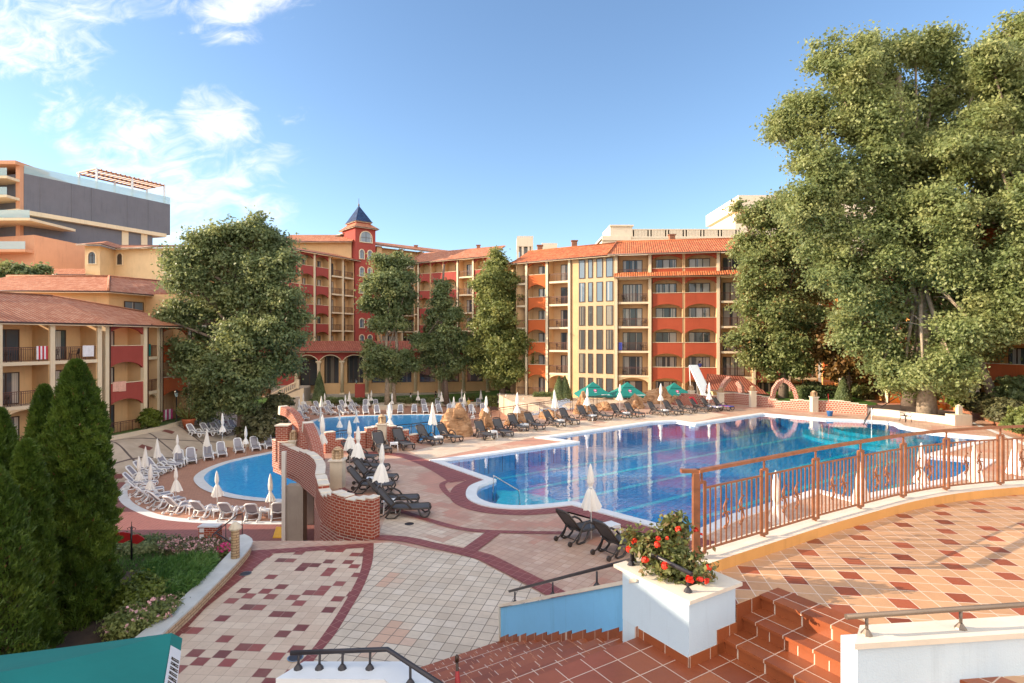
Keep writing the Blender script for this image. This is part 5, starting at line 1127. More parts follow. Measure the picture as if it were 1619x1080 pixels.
# slide
sl = empty('water_slide', (WX(1112, 59), 59, 0), 'tall white slide chute leaning up behind the lattice wall', 'slide')
a3 = Vector((WX(1096.5, 60), 60, WZ(577, 60))) - sl.location; b3 = Vector((WX(1121, 57), 57, WZ(629, 57))) - sl.location
mb = MB(); d = (b3 - a3).normalized(); sx3 = Vector((1, .12, .0)).normalized(); up3 = sx3.cross(d).normalized()
if up3.y > 0: up3 = -up3
hw = .42
for off, hh, ww_ in ((0, .03, hw), (-hw, .22, .04), (hw, .22, .04)):
    I = []
    for p in (a3, b3):
        for s1, s2 in ((-1, 0), (1, 0), (1, 1), (-1, 1)): I.append(mb.add(p + sx3 * (off + s1 * ww_) - up3 * (hh * s2)))
    for q in ((0, 1, 2, 3), (7, 6, 5, 4), (0, 4, 5, 1), (1, 5, 6, 2), (2, 6, 7, 3), (3, 7, 4, 0)): mb.face([I[k] for k in q])
mb.build('chute', 'slide_white', sl)
mb = MB(); c2 = b3 + d * .2
for s in (-.35, .35): mb.tube([a3 + sx3 * s - up3 * .3, Vector((a3.x + s + .4, a3.y + .8, -1.2))], .05, 8); mb.tube([b3 + sx3 * s - up3 * .25, Vector((b3.x + s * 2.2, b3.y - .1, .0))], .05, 8)
mb.tube([b3 + sx3 * -.8, b3 + sx3 * .9], .04, 8); mb.build('frame', 'pole_white', sl)
# ------------------------------------------------------------------ sun loungers, tables and parasols
def lounger(fr, sling, name='sun_lounger', tk=1.0):
    o = bpy.data.objects.new(name, None); C.objects.link(o); mb = MB()
    for s in (-.31, .31):
        mb.tube([(.97, s, .30), (.93, s, .34), (.5, s, .33), (0, s, .35), (-.30, s, .36)], .034 * tk, 7)
        mb.tube([(.97, s, .31), (1.0, s, .2), (.93, s, .07), (.80, s, .03), (.70, s, .10), (.60, s, .33)], .032 * tk, 7)
        t = s * 1.06; mb.tube([(.38, s, .33), (.26, t, .48), (.06, t, .585), (-.14, t, .57), (-.27, t, .44), (-.37, t, .2), (-.48, t, .06), (-.38, t, .02), (-.18, t, .03), (-.04, t, .14), (.03, t, .34)], .034 * tk, 7)
        mb.tube([(-.30, s, .35), (-.55, s, .12), (-.72, s * .95, .06)], .022, 6)
        mb.lathe([(.02, -.03), (.075, -.03), (.075, .03), (.02, .03)], (0, 0), 10) if False else None
        mb.tube([(-.72, s - .03, .075), (-.72, s + .03, .075)], .075, 10)
    mb.tube([(.97, -.31, .30), (.97, .31, .30)], .024, 7); mb.tube([(-.45, -.33, .12), (-.45, .33, .12)], .018, 6)
    mb.build('frame', fr, o)
    mb = MB(); n = 7; mb.prism([(-.27, -.285), (.95, -.285), (.95, .285), (-.27, .285)], .325, .345, 0); mb.build('seat', sling, o)
    # inclined back
    c, s_ = math.cos(math.radians(50)), math.sin(math.radians(50)); Lb = .84
    T = lambda t, y, h=0: (-.26 - t * c - h * s_, y, .36 + t * s_ - h * c)
    mb = MB(); I = [mb.add(T(t, y, h)) for h in (0, .02) for t, y in ((.02, -.26), (.02, .26), (Lb - .07, .24), (Lb - .07, -.24))]
    for q in ((0, 1, 2, 3), (7, 6, 5, 4), (0, 4, 5, 1), (1, 5, 6, 2), (2, 6, 7, 3), (3, 7, 4, 0)): mb.face([I[k] for k in q])
    b_ = mb.build('backrest', sling, o)
    mb = MB(); mb.tube([T(-.02, -.29), T(.4, -.29), T(Lb - .10, -.27), T(Lb - .01, -.20), T(Lb, 0), T(Lb - .01, .20), T(Lb - .10, .27), T(.4, .29), T(-.02, .29)], .036 * tk, 7); mb.tube([T(.12, -.29, .02), T(.10, 0, .10), T(.12, .29, .02)], .03, 6); mb.build('back_frame', fr, b_)
    return o
def table():
    o = bpy.data.objects.new('side_table', None); C.objects.link(o); mb = MB(); w_ = .21
    mb.box(-w_, w_, -w_, w_, .40, .43); mb.box(-w_ * .98, w_ * .98, -w_ * .98, w_ * .98, .34, .40); mb.build('table_top', 'white_plastic', o)
    for sx_, sy_ in ((-1, -1), (1, -1), (1, 1), (-1, 1)): mb = MB(); mb.tube([(sx_ * .18, sy_ * .18, .36), (sx_ * .21, sy_ * .21, 0)], [.035, .022], 4, sq=True, smooth=False); mb.build('leg', 'white_plastic', o)
    return o
def parasol(kind=0, top=2.35):
    o = bpy.data.objects.new('closed_parasol', None); C.objects.link(o); mb = MB(); mb.tube([(0, 0, 0), (0, 0, top - .05)], .02, 8); mb.build('pole', 'pole_white', o)
    mb = MB(); n = 24
    if kind == 0: prof = [(.012, top), (.04, top - .08), (.085, top - .3), (.115, top - .6), (.10, top - .82), (.055, top - .95), (.10, top - 1.05), (.17, top - 1.22), (.235, top - 1.42)]
    elif kind == 1: prof = [(.012, top), (.04, top - .08), (.09, top - .4), (.14, top - .75), (.19, top - 1.05), (.235, top - 1.32)]
    else: prof = [(.012, top), (.05, top - .1), (.09, top - .35), (.10, top - .55), (.05, top - .72), (.12, top - .85), (.20, top - 1.1), (.27, top - 1.32)]
    rr_ = [random.uniform(.82, 1.18) for _ in range(n)]
    hem = [random.uniform(-.07, .05) for _ in range(n)]
    rings = []; m = len(prof)
    for i, (r, z) in enumerate(prof):
        t = i / (m - 1); rings.append([mb.add((r * (1 + (.22 * math.cos(k * math.pi / 1.5) + (rr_[k] - 1)) * t) * math.cos(2 * math.pi * k / n) + .02 * t * (1 if kind else -1), r * (1 + (.22 * math.cos(k * math.pi / 1.5) + (rr_[k] - 1)) * t) * math.sin(2 * math.pi * k / n), z + (hem[k] if i == m - 1 else 0))) for k in range(n)])
    for i in range(m - 1):
        for k in range(n): q = (k + 1) % n; mb.face([rings[i][q], rings[i][k], rings[i + 1][k], rings[i + 1][q]], 0, None, False)
    mb.face(rings[0][::-1]); cn = mb.build('canopy', 'canvas_white', o)
    if kind != 1: mb = MB(); zt = top - (.95 if kind == 0 else .72); mb.lathe([(.064, zt - .02), (.066, zt), (.064, zt + .02)], (0, 0), 12); mb.build('tie_strap', 'white_plastic', cn)
    return o
LW = lounger('white_plastic', 'sling_grey', tk=1.3); LD = lounger('dark_plastic', 'sling_dark'); TB = table(); PK = [parasol(0), parasol(1, 2.3), parasol(2, 2.3)]
used = set()
def place(src, x, y, z, rz, label, cat, group=None):
    if src.name not in used:
        used.add(src.name); src.location = (x, y, z); src.rotation_euler = (0, 0, rz); tag(src, label, cat, group); return src
    return dup(src, (x, y, z), rz, label, group)
def deg(v): return math.atan2(v[1], v[0])
# dark loungers on the deck: row along the far side of the pool, feet to the water
toP = deg((.56, -.83)); n_ = 0
row = [(676, 699), (708, 695), (764, 690.5), (793, 686), (817, 678), (843, 675.5), (874, 671), (898, 667.5), (926, 661.5), (948, 660.5), (980, 658.5), (1001, 656), (1038, 654), (1062, 652.5), (1083, 650.5), (1105, 648.5), (1123, 647), (1141, 646)]
desc = {15: ' with a red towel over its back', 16: ' with a striped towel', 17: ' with a blue patterned towel'}
for i, (px, py) in enumerate(row):
    x, y = G(px, py + 2); place(LD, x, y, 0, toP + random.uniform(-.12, .12) + (.25 if i < 2 else 0), ORD[i] + ' dark lounger from the left before the rocks' + desc.get(i, ''), 'sun lounger', 'dark loungers along the far edge of the big pool')
for i, (px, py, nm, mat) in enumerate(((1104, 648.5, 'red towel hanging over a dark lounger back', 'towel_red'), (1123, 649, 'white and blue striped towel spread on a dark lounger', 'towel_white'), (1142, 648, 'blue patterned towel on the last dark lounger', 'towel_blue'))):
    x, y = G(px, py); mb = MB(); 
    if i == 0: mb.prism([(-.72, -.3), (-.28, -.3), (-.28, .3), (-.72, .3)], [1.02, .42, .42, 1.02], [1.08, .48, .48, 1.08], 0)
    else:
        for k in range(8): mb.box(-.25 + .15 * k, -.10 + .15 * k, -.30, .30, .352, .385 + .02 * (k % 2), 0 if k % 2 else 1)
    tag(mb.build('towel', [mat, 'towel_blue' if i == 1 else ('flower_hot' if i == 2 else mat)], None, (x, y, 0), toP), nm, 'towel', 'towels on the far loungers')
for i, (px, py) in enumerate(((693, 699), (779, 690), (829, 678), (886, 671), (937, 663), (990, 658.5), (1051, 654))):
    x, y = G(px, py + 2); place(TB, x, y, 0, toP, 'small white table between the ' + ORD[i] + ' pair of dark loungers from the left', 'side table', 'white tables between the far loungers')
near = [((602, 714), toP - .1, 'dark lounger left of the lantern pillar, against the low brick wall'), ((636, 708), toP, 'dark lounger right of the lantern pillar, against the low brick wall'),
        ((566, 730), -.25, 'dark lounger deepest in the row behind the curved parapet'), ((580, 746), -.2, 'second dark lounger behind the curved parapet'), ((590, 764), -.1, 'third dark lounger behind the curved parapet, turned to the water'), ((583, 778), .0, 'fourth dark lounger behind the curved parapet'), ((634, 816), .08, 'dark lounger sticking out beside the end of the curved parapet'), ((618, 801), .1, 'dark lounger half hidden by the curved parapet end')]
for (p, rz, lab) in near: x, y = G(*p); place(LD, x, y, 0, rz, lab, 'sun lounger', 'dark loungers near the brick walls')
for (px, py, lab) in ((623, 712, 'white table between the two loungers at the low brick wall'), (568, 741, 'white table deepest behind the curved parapet'), (588, 772, 'white table among loungers behind the curved parapet'), (616, 810, 'white table on the end of the loungers by the parapet'), (560, 724, 'white table by the lantern pillar on the bend')):
    x, y = G(px, py); place(TB, x, y, 0, .2, lab, 'side table', 'white tables near the brick walls')
for (px, py, lab) in ((918, 852, 'dark lounger left of the pair in front of the planter'), (978, 873, 'dark lounger nearest the rose planter')):
    x, y = G(px, py); place(LD, x, y, 0, deg((.80, .60)), lab, 'sun lounger', 'pair of dark loungers by the near pool edge')
x, y = G(966, 850); place(TB, x, y, 0, .6, 'white table between the near pair of dark loungers', 'side table')
# parasols on the deck
def para(px, ptop, z, kind, label, group, hgt=None, top=None):
    t = (2.35, 2.3, 2.3)[kind]; Y = (H - z - t) * F / (ptop - CY); place(PK[kind], WX(px, Y), Y, z, random.uniform(0, 6), label, 'closed parasol', group).rotation_euler[0] = random.uniform(-.035, .035)
gD = 'closed white parasols on the pool deck'
for px, pt, k, lab in ((935, 733, 2, 'closed white parasol between the near pair of dark loungers'), (602, 701, 2, 'closed white parasol nearest the end of the curved parapet'), (566.5, 673.5, 2, 'wide skirted closed parasol behind the curved parapet'), (553, 664.5, 2, 'closed parasol left of the wide skirted one behind the parapet'), (511, 655, 0, 'closed parasol by the brick buttress on the footbridge'),
        (617.5, 637, 0, 'tall closed parasol by the lantern pillar in the low brick wall'), (685, 636, 1, 'cone shaped closed parasol by the large tan boulder'), (769, 626, 2, 'closed parasol by the upright tan boulder'), (818, 620, 0, 'closed parasol above the long low rock shelf'), (878, 616, 1, 'cone shaped closed parasol before the white sheets'), (928, 613, 2, 'closed parasol in front of the first green parasol'), (980, 607, 2, 'closed parasol in front of the second green parasol'), (1045, 606, 0, 'closed parasol in front of the third green parasol'), (1120.5, 604.6, 0, 'closed parasol at the foot of the white slide'),
        (1229, 744, 0, 'closed parasol nearest behind the terrace railing'), (1362, 729, 1, 'second closed parasol seen through the terrace railing'), (1457, 700, 0, 'third closed parasol seen through the terrace railing'), (1542, 703, 1, 'fourth closed parasol seen through the terrace railing'), (1605, 694, 1, 'closed parasol at the right end behind the terrace railing')):
    para(px, pt, 0, k, lab, gD)
# white loungers on the lower level
kc = Vector(G(420, 752, LZ)); sem = [(441, 819), (402, 821), (363.7, 819), (323, 816), (284, 809), (260, 801.5), (241, 793), (228, 783.5), (219, 772), (222, 761), (232, 753), (247.6, 747), (264, 741), (283, 735.5), (302, 731.5), (329, 726), (350, 721), (377, 714.5), (403, 711.5), (425, 708)]
gW = 'white loungers in an arc round the lower pool'; tgt = Vector((-15.0, 38.5))
for i, (px, py) in enumerate(sem):
    x, y, z = GS(px, py); d = (tgt if i < 13 else Vector((x + 6.0, y - 9.5))) - Vector((x, y)); place(LW, x, y, z, deg(d), ORD[i] + ' white lounger of the arc round the lower pool from the bridge', 'sun lounger', gW)
x0_, y0_ = 0, 0
for i, (px, py) in enumerate(((421, 818), (343, 817.5), (303, 812), (272, 738.5), (292, 733.5), (340, 723.5), (415, 709.5), (230, 765))):
    x, y = G(px, py, LZ); place(TB, x, y, LZ, random.random(), ORD[i] + ' white table set among the arc of white loungers', 'side table', 'white tables round the lower pool')
grp = 'white loungers under the big left tree'
for i, (px, py, rz) in enumerate(((309, 690, -.35), (330, 688, -.35), (345, 686, -.4), (358, 683, -.4), (372, 681, -.5), (405, 688, -.5), (420, 685, -.5), (437, 682, -.5), (455, 700, -.6), (468, 690, -.6), (410, 700, -.5), (430, 697, -.5), (412, 672, -.6), (428, 667, -.6), (446, 664, -.6), (462, 671, -.7), (444, 676, -.6), (478, 664, -.7), (396, 693, -.5), (460, 656, -.7))):
    x, y, z = GS(px, py); place(LW, x, y, z, rz, ORD[i] + ' white lounger in the cluster round the big left tree planter', 'sun lounger', grp)
def rowlab(nm, i): return ORD[i] + ' white lounger from the left in the ' + nm + ' row past the far pool edge'
for nm, lst in (('front', [(478, 654), (500, 656), (521, 655.5), (541, 655), (558, 654), (578, 654.5), (596, 654.5), (616, 654), (633, 653.5), (655, 653), (672, 653), (694, 652.5), (711, 652.5), (731, 652), (746, 653), (764, 652)]), ('back', [(484, 648), (503, 647), (522, 646), (543, 645.5), (559, 644.5), (578, 644), (594, 644), (670, 643.5), (692, 643), (709, 643), (730, 642.5), (757, 642.5), (771, 643), (787, 642), (812, 642), (830, 642.5)])):
    for i, (px, py) in enumerate(lst): x, y = G(px, py, LZ); place(LW, x, y, LZ, -1.45 + (CX - px) / F * .6 + (.5 if px < 560 else 0) + random.uniform(-.08, .08), rowlab(nm, i), 'sun lounger', 'white loungers in ' + nm + ' row beyond the children pool')
for i, (px, pt, k) in enumerate(((220.5, 720.5, 0), (228.5, 706, 1), (249, 693, 1), (280.6, 687, 2), (327, 678.7, 1), (351.5, 653, 0), (388.7, 673.6, 0), (278, 738, 2), (236, 733, 0), (344, 744, 2), (427, 749, 0))):
    para(px, pt, -2.0 if i == 5 else LZ, k, ORD[i] + ' closed parasol among the white lounger arc at left', 'closed parasols round the lower pool')
far_ = [(444, 629, 0), (455, 640, 0), (473, 630, 0), (480, 621.6, 0), (508, 626, 1), (513.5, 621.6, 0), (506, 644, 0), (537, 653, 2), (546, 624.5, 0), (552.5, 618.7, 1), (563.5, 647, 2), (583, 623, 0), (586.5, 616.5, 0), (620, 621, 0), (660.5, 617, 2), (694.5, 615, 1), (698.5, 619, 1), (717, 627, 1), (730.5, 615, 0), (734, 622, 1)]
for i, (px, pt, k) in enumerate(far_): para(px, pt, LZ, k, ORD[i] + ' closed parasol from the left beyond the children pool', 'closed parasols beyond the children pool')
for i, (px, pt, k) in enumerate(((748, 640, 0), (760.5, 616, 1), (790, 621, 1), (800, 623, 0), (828.5, 628, 1), (846.5, 621, 1))): para(px, pt, LZ, k, ORD[i] + ' closed parasol from the left on the lawn side of the rocks', 'closed parasols behind the rocks')
# green parasols
def green_parasol(label, loc, half, zt, ze, rz, group, first=None):
    o = empty('green_parasol', loc, label, 'parasol', group, rz); mb = MB(); h = half; k = .34; zk = ze + (zt - ze) * .60
    R_ = [(-h, -h), (h, -h), (h, h), (-h, h)]
    for i in range(4):
        a_, b_ = R_[i], R_[(i + 1) % 4]; m = 3
        mb.poly([(a_[0], a_[1], ze), (b_[0], b_[1], ze), (b_[0] * k, b_[1] * k, zk), (a_[0] * k, a_[1] * k, zk)], 0)
        mb.poly([(a_[0], a_[1], ze - .16), (b_[0], b_[1], ze - .16), (b_[0], b_[1], ze), (a_[0], a_[1], ze)], 0)
    cn = mb.build('canopy', 'canvas_green', o); mb = MB(); k2 = .38; zk2 = zk - .05
    for i in range(4): a_, b_ = R_[i], R_[(i + 1) % 4]; mb.poly([(a_[0] * k2, a_[1] * k2, zk2 + .06), (b_[0] * k2, b_[1] * k2, zk2 + .06), (0, 0, zt)], 0)
    mb.build('vent_cap', 'canvas_green', cn); mb = MB(); mb.tube([(0, 0, 0), (0, 0, zt - .05)], .03, 8); mb.build('pole', 'pole_white', o)
    return o, cn
for i, (px, pyA, lab) in enumerate(((938, 603.5, 'teal parasol with round red emblem, leftmost of three by the rocks'), (992, 604, 'teal parasol with round red emblem, middle of three by the rocks'), (1066, 605, 'teal parasol with round red emblem, right of three near the slide'))):
    Y = 58.5 + i * .4; zt = WZ(pyA, Y); o, cn = green_parasol(lab, (WX(px, Y), Y, -1.25), 1.72, zt + 1.25, WZ(pyA + 20, Y) + 1.25, .04, 'teal parasols by the rocks')
    # emblem and lettering patches on the front slope
    ze_, zt_ = WZ(pyA + 20, Y) + 1.25, zt + 1.25; h = 1.72; k = .34; zk = ze_ + (zt_ - ze_) * .60
    def on(u, v, e=.012): # u across, v up the slope 0..1
        y = -h + (h - h * k) * v; z = ze_ + (zk - ze_) * v; return (u, y - e, z + e)
    mb = MB(); pts = [on(.16 * math.cos(t), .62 + .13 * math.sin(t)) for t in [q * math.pi / 8 for q in range(16)]]; mb.poly(pts, 0); mb.poly([on(.07 * math.cos(t), .62 + .05 * math.sin(t), .02) for t in [q * math.pi / 5 for q in range(10)]], 1); mb.build('emblem', ['flower_hot', 'sign_white'], cn)
    mb = MB()
    for q in range(7): mb.poly([on(.55 + q * .12, -.0 + .08), on(.63 + q * .12, .08), on(.63 + q * .12, .16), on(.55 + q * .12, .16)], 0)
    for q in range(3): mb.poly([on(-.10 + q * .08, .36), on(-.04 + q * .08, .36), on(-.04 + q * .08, .41), on(-.10 + q * .08, .41)], 0)
    mb.build('lettering', 'sign_white', cn)
# big green parasol at the lower left
GP = Vector((-4.02, 6.72)); e1 = Vector((-.965, -.26)); e2 = Vector((.45, -.89)); s_ = 3.6; cc = GP + (e1 + e2) * s_ / 2; zt, ze = 3.25, 2.62
o = empty('green_parasol', (cc.x, cc.y, 0), 'large teal parasol canopy in the lower left corner with white striped lettering on its edge', 'parasol'); mb = MB(); Rq = [GP, GP + e1 * s_, GP + (e1 + e2) * s_, GP + e2 * s_]; nS = 10
for i in range(4):
    a_, b_ = Rq[i] - cc, Rq[(i + 1) % 4] - cc
    for u in range(nS):
        for v in range(nS):
            def pt(u, v):
                p = a_.lerp(b_, u / nS) * (1 - v / nS); t = v / nS; sag = .02 * math.sin(math.pi * u / nS) * (1 - t); return (p.x, p.y, ze + (zt - ze) * t - sag - .05 * math.sin(math.pi * t))
            P_ = [pt(u, v), pt(u + 1, v), pt(u + 1, v + 1), pt(u, v + 1)]
            mb.face([mb.add(p) for p in P_][::-1], 0, None, True)
        # valance
        p0, p1 = a_.lerp(b_, u / nS), a_.lerp(b_, (u + 1) / nS); z0_ = ze - .02 * math.sin(math.pi * u / nS); z1_ = ze - .02 * math.sin(math.pi * (u + 1) / nS); mb.poly([(p0.x * 1.06, p0.y * 1.06, z0_ - .13), (p1.x * 1.06, p1.y * 1.06, z1_ - .13), (p1.x, p1.y, z1_), (p0.x, p0.y, z0_)], 0)
cn = mb.build('canopy', 'canvas_green', o)
mb = MB(); a_, b_ = Rq[3] - cc, Rq[0] - cc   # right hand edge with the lettering band
def onv(t, h, e=.006): p = a_.lerp(b_, t); n3 = Vector((p.x, p.y)).normalized() * e; z = ze - .02 * math.sin(math.pi * t); k = 1.06 - .06 * h; return (p.x * k + n3.x, p.y * k + n3.y, z - .13 + .13 * h)
m_ = 12
for q in range(m_): t0, t1 = .50 + .42 * q / m_, .50 + .42 * (q + 1) / m_; mb.poly([onv(t0, .0), onv(t1, .0), onv(t1, .95), onv(t0, .95)], 0)
for q in range(13):
    t = .53 + .026 * q
    for (s0, s1, h0, h1) in ((0, .006, .1, .75), (.010, .015, .1, .75), (.0, .014, .38, .5) if q % 3 else (.0, .014, .62, .75)): mb.poly([onv(t + s0, h0, .011), onv(t + s1, h0, .011), onv(t + s1, h1, .011), onv(t + s0, h1, .011)], 1)
mb.build('lettering', ['sign_white', 'black_paint'], cn); mb = MB(); mb.tube([(0, 0, 0), (0, 0, zt)], .035, 10); mb.build('pole', 'pole_white', o)
# ------------------------------------------------------------------ vegetation
def leaf_obj(name, cen, nor, size, mats, mi=None, aspect=1.6, parent=None, loc=(0, 0, 0)):
    n = len(cen); nor = nor / (np.linalg.norm(nor, axis=1, keepdims=True) + 1e-9)
    r = rng.normal(size=(n, 3)); t = np.cross(nor, r); t /= np.linalg.norm(t, axis=1, keepdims=True) + 1e-9; b = np.cross(nor, t)
    s = (size * rng.uniform(.65, 1.35, n))[:, None]; a = t * s * .5 * aspect; c = b * s * .5
    V = np.stack([cen - a, cen - c * .9 + a * .1, cen + a, cen + c * .9 + a * .1], 1).reshape(-1, 3)
    return raw_mesh(name, V, n, mats, mi, parent, loc)
def blade_obj(name, base, dirv, length, width, mats, mi=None, parent=None, loc=(0, 0, 0)):
    n = len(base); dirv = dirv / np.linalg.norm(dirv, axis=1, keepdims=True); r = rng.normal(size=(n, 3)); t = np.cross(dirv, r); t /= np.linalg.norm(t, axis=1, keepdims=True) + 1e-9
    l = (length * rng.uniform(.6, 1.3, n))[:, None]; t = t * width * .5
    V = np.stack([base - t, base + t, base + dirv * l + t * .3, base + dirv * l - t * .3], 1).reshape(-1, 3)
    return raw_mesh(name, V, n, mats, mi, parent, loc)
def raw_mesh(name, V, n, mats, mi, parent, loc):
    me = bpy.data.meshes.new(name); me.vertices.add(4 * n); me.vertices.foreach_set('co', V.astype(np.float32).ravel())
    me.loops.add(4 * n); me.loops.foreach_set('vertex_index', np.arange(4 * n, dtype=np.int32)); me.polygons.add(n)
    me.polygons.foreach_set('loop_start', np.arange(0, 4 * n, 4, dtype=np.int32)); me.polygons.foreach_set('loop_total', np.full(n, 4, dtype=np.int32))
    if isinstance(mats, str): mats = [mats]
    for m in mats: me.materials.append(MATS[m])
    if mi is not None: me.polygons.foreach_set('material_index', mi.astype(np.int32))
    me.update(); me.validate(); return link(name, me, parent, loc)
def crown_pts(blobs, n, spread=.3, shell=.5, sub=26):
    """blobs: (x,y,z,rx,ry,rz). leaves gathered in sprays, most near the surface of each lobe"""
    w_ = np.array([b[3] * b[5] for b in blobs]); w_ = w_ / w_.sum(); C_ = []; Nn = []
    for b, k in zip(blobs, (w_ * n).astype(int)):
        ns = max(6, k // sub); d = rng.normal(size=(ns, 3)); d /= np.linalg.norm(d, axis=1, keepdims=True); rad = (rng.random(ns) ** shell)[:, None]
        rad *= (1 + .22 * np.sin(d[:, :1] * 5 + b[0]) * np.cos(d[:, 2:] * 4 + b[2]))
        sc = np.array(b[3:6]); cc = np.array(b[:3]) + d * rad * sc
        idx = rng.integers(0, ns, k); st = rng.uniform(.5, 1.3, ns)[idx][:, None]
        off = rng.normal(size=(k, 3)) * spread * st * np.array([1, 1, .62]); off[:, 2] -= spread * .25 * np.abs(off[:, 0])
        C_.append(cc[idx] + off); nn = d[idx] * .8 + rng.normal(size=(k, 3)) * .65; nn[:, 2] += .45; Nn.append(nn)
    return np.concatenate(C_), np.concatenate(Nn)
def tree(name, label, Y, base, blobs, n, leaf, mat, trunk_r, trunk_px, bark='bark', limbs=True, spread=.38, dry=None, group=None, zbase=None, depth=.85, sub=26, shell=.5, rag=5):
    """blobs in picture bearings at distance Y: (px, py, r_px[, dy])"""
    bx, bz = WX(base[0], Y), (WZ(base[1], Y) if zbase is None else zbase); root = empty(name, (bx, Y, bz), label, 'tree', group)
    B = []
    for b in blobs:
        r = b[2] / F * Y; dy = b[3] if len(b) > 3 else random.uniform(-.35, .35) * r * 2; B.append((WX(b[0], Y) - bx, dy, WZ(b[1], Y) - bz, r, r * depth, r * (b[4] if len(b) > 4 else .92)))
    if rag:
        B2_ = []
        for b in B:
            B2_.append(tuple(b[:3]) + (b[3] * .82, b[4] * .82, b[5] * .82))
            for q in range(rag):
                a_ = rng.normal(size=3); a_ /= np.linalg.norm(a_); f_ = rng.uniform(.26, .48); k_ = rng.uniform(.62, 1.0); B2_.append((b[0] + a_[0] * b[3] * k_, b[1] + a_[1] * b[4] * k_, b[2] + a_[2] * b[5] * k_, b[3] * f_, b[4] * f_, b[5] * f_ * .8))
    else: B2_ = B
    cen, nor = crown_pts(B2_, n, spread, shell, sub); mats = [mat] + ([dry] if dry else []); mi = (rng.random(len(cen)) < .05).astype(np.int32) if dry else None
    leaf_obj('crown', cen, nor, leaf, mats, mi, 1.5, root)
    tp = [Vector((WX(p[0], Y) - bx, 0, WZ(p[1], Y) - bz)) for p in trunk_px]; tp[0].z = -.15; m = len(tp)
    mb = MB(); rad = [trunk_r * (1 - .62 * i / (m - 1)) for i in range(m)]; rad[0] *= 1.25; mb.tube(tp, rad, 12); 
    if limbs:
        for b in B:
            t = random.uniform(.35, .95); i = int(t * (m - 1)); s = tp[i].lerp(tp[min(i + 1, m - 1)], t * (m - 1) - i); e = Vector(b[:3]); 
            if e.z < s.z: s = tp[max(1, m // 2)] if m > 2 else tp[0]
            mid = s.lerp(e, .5) + Vector((random.uniform(-.3, .3), random.uniform(-.3, .3), random.uniform(0, .5))) * b[3] * .3
            r0 = trunk_r * .38; mb.tube([s, mid, e, e + Vector((random.uniform(-1, 1), random.uniform(-1, 1), random.uniform(.2, 1))) * b[3] * .5], [r0, r0 * .6, r0 * .32, .02], 7)
            for q in range(3):
                s2 = mid.lerp(e, random.random()); e2_ = s2 + Vector((random.uniform(-1, 1), random.uniform(-1, 1), random.uniform(-.1, 1))) * b[3] * .75; mb.tube([s2, s2.lerp(e2_, .5) + Vector((0, 0, .1)), e2_], [r0 * .25, r0 * .15, .012], 5)
    mb.build('trunk', bark, root); return root
# big spreading tree at left
tree('broadleaf_tree', 'huge dark green tree with several lobes left of the centre, in front of the hotels', 51, (388, 697), [(378, 372, 34), (405, 362, 24), (345, 378, 32), (320, 395, 34), (430, 385, 36), (295, 412, 26), (365, 410, 46), (410, 420, 46), (447, 420, 32), (310, 445, 40), (355, 465, 46), (410, 470, 48), (455, 470, 34), (275, 490, 22), (300, 495, 36), (345, 520, 44), (395, 530, 46), (445, 525, 40), (470, 500, 22), (285, 560, 24), (318, 570, 36), (362, 585, 42), (410, 590, 40), (448, 570, 26), (310, 615, 26), (345, 630, 32), (390, 625, 34), (318, 655, 18), (260, 505, 16), (268, 420, 14)],
     105000, .19, 'leaf_dark', .62, [(388, 697), (386, 660), (392, 610), (398, 560), (400, 500), (396, 440), (388, 390)], spread=.42, dry='leaf_mid', zbase=LZ)
# trees in front of the arcade
tree('broadleaf_tree', 'twin trunked tree with upper and lower crowns in front of the arcade', 77, (612, 640), [(608, 420, 22), (635, 412, 16), (590, 450, 26), (625, 448, 28), (648, 440, 12), (580, 480, 18), (608, 485, 26), (640, 478, 18), (598, 515, 16), (632, 512, 14), (600, 560, 22), (630, 570, 24), (590, 580, 16), (655, 575, 14), (615, 590, 16), (582, 545, 8)], 42000, .23, 'leaf_dark', .32, [(612, 640), (612, 600), (610, 560), (612, 500), (615, 440)], 'bark_pale', zbase=LZ, dry='leaf_mid')
r2 = empty('slender_tree', (WX(624, 77.6), 77.6, LZ), 'second pale trunk leaning beside the twin trunked tree', 'tree'); mb = MB(); mb.tube([(0, 0, -.1), (-.2, 0, 4), (.3, 0, 8), (.1, 0, 12), (-.4, 0, 15)], [.3, .26, .22, .15, .06], 10); mb.build('trunk', 'bark_pale', r2)
cen, nor = crown_pts([(0, 0, 14, 1.6, 1.4, 1.6), (-.6, 0, 12, 1.6, 1.3, 1.4), (.8, 0, 16, 1.2, 1.2, 1.2)], 5000, .35); leaf_obj('crown', cen, nor, .3, 'leaf_dark', None, 1.5, r2)
tree('thin_tree', 'thin topped tree with bare upper twigs between the arcade trees', 78, (706, 634), [(698, 455, 14), (700, 480, 20), (690, 505, 20), (715, 500, 18), (688, 530, 26), (715, 530, 24), (670, 540, 18), (735, 545, 16), (700, 560, 28), (680, 565, 18), (722, 575, 16), (700, 590, 14), (745, 560, 10)], 36000, .23, 'leaf_dark', .34, [(706, 634), (704, 600), (700, 560), (698, 500), (700, 450), (702, 418)], 'bark', zbase=LZ + .5, dry='leaf_mid')
tw = empty('bare_twigs_tree', (WX(700, 79), 79, -1.5), 'leafless twiggy tree top rising above the thin tree', 'tree'); mb = MB(); mb.tube([(0, 0, 0), (.1, 0, 8), (0, 0, 14.5)], [.2, .16, .08], 8)
for k in range(26):
    z = random.uniform(8, 14.5); a_ = random.uniform(0, 6.3); l = random.uniform(1, 2.4); p = Vector((0, 0, z)); q = p + Vector((math.cos(a_) * l, math.sin(a_) * l, random.uniform(.8, 3))); mb.tube([p, p.lerp(q, .5) + Vector((0, 0, -.15)), q], [.05, .035, .012], 5)
mb.build('trunk', 'bark_pale', tw)
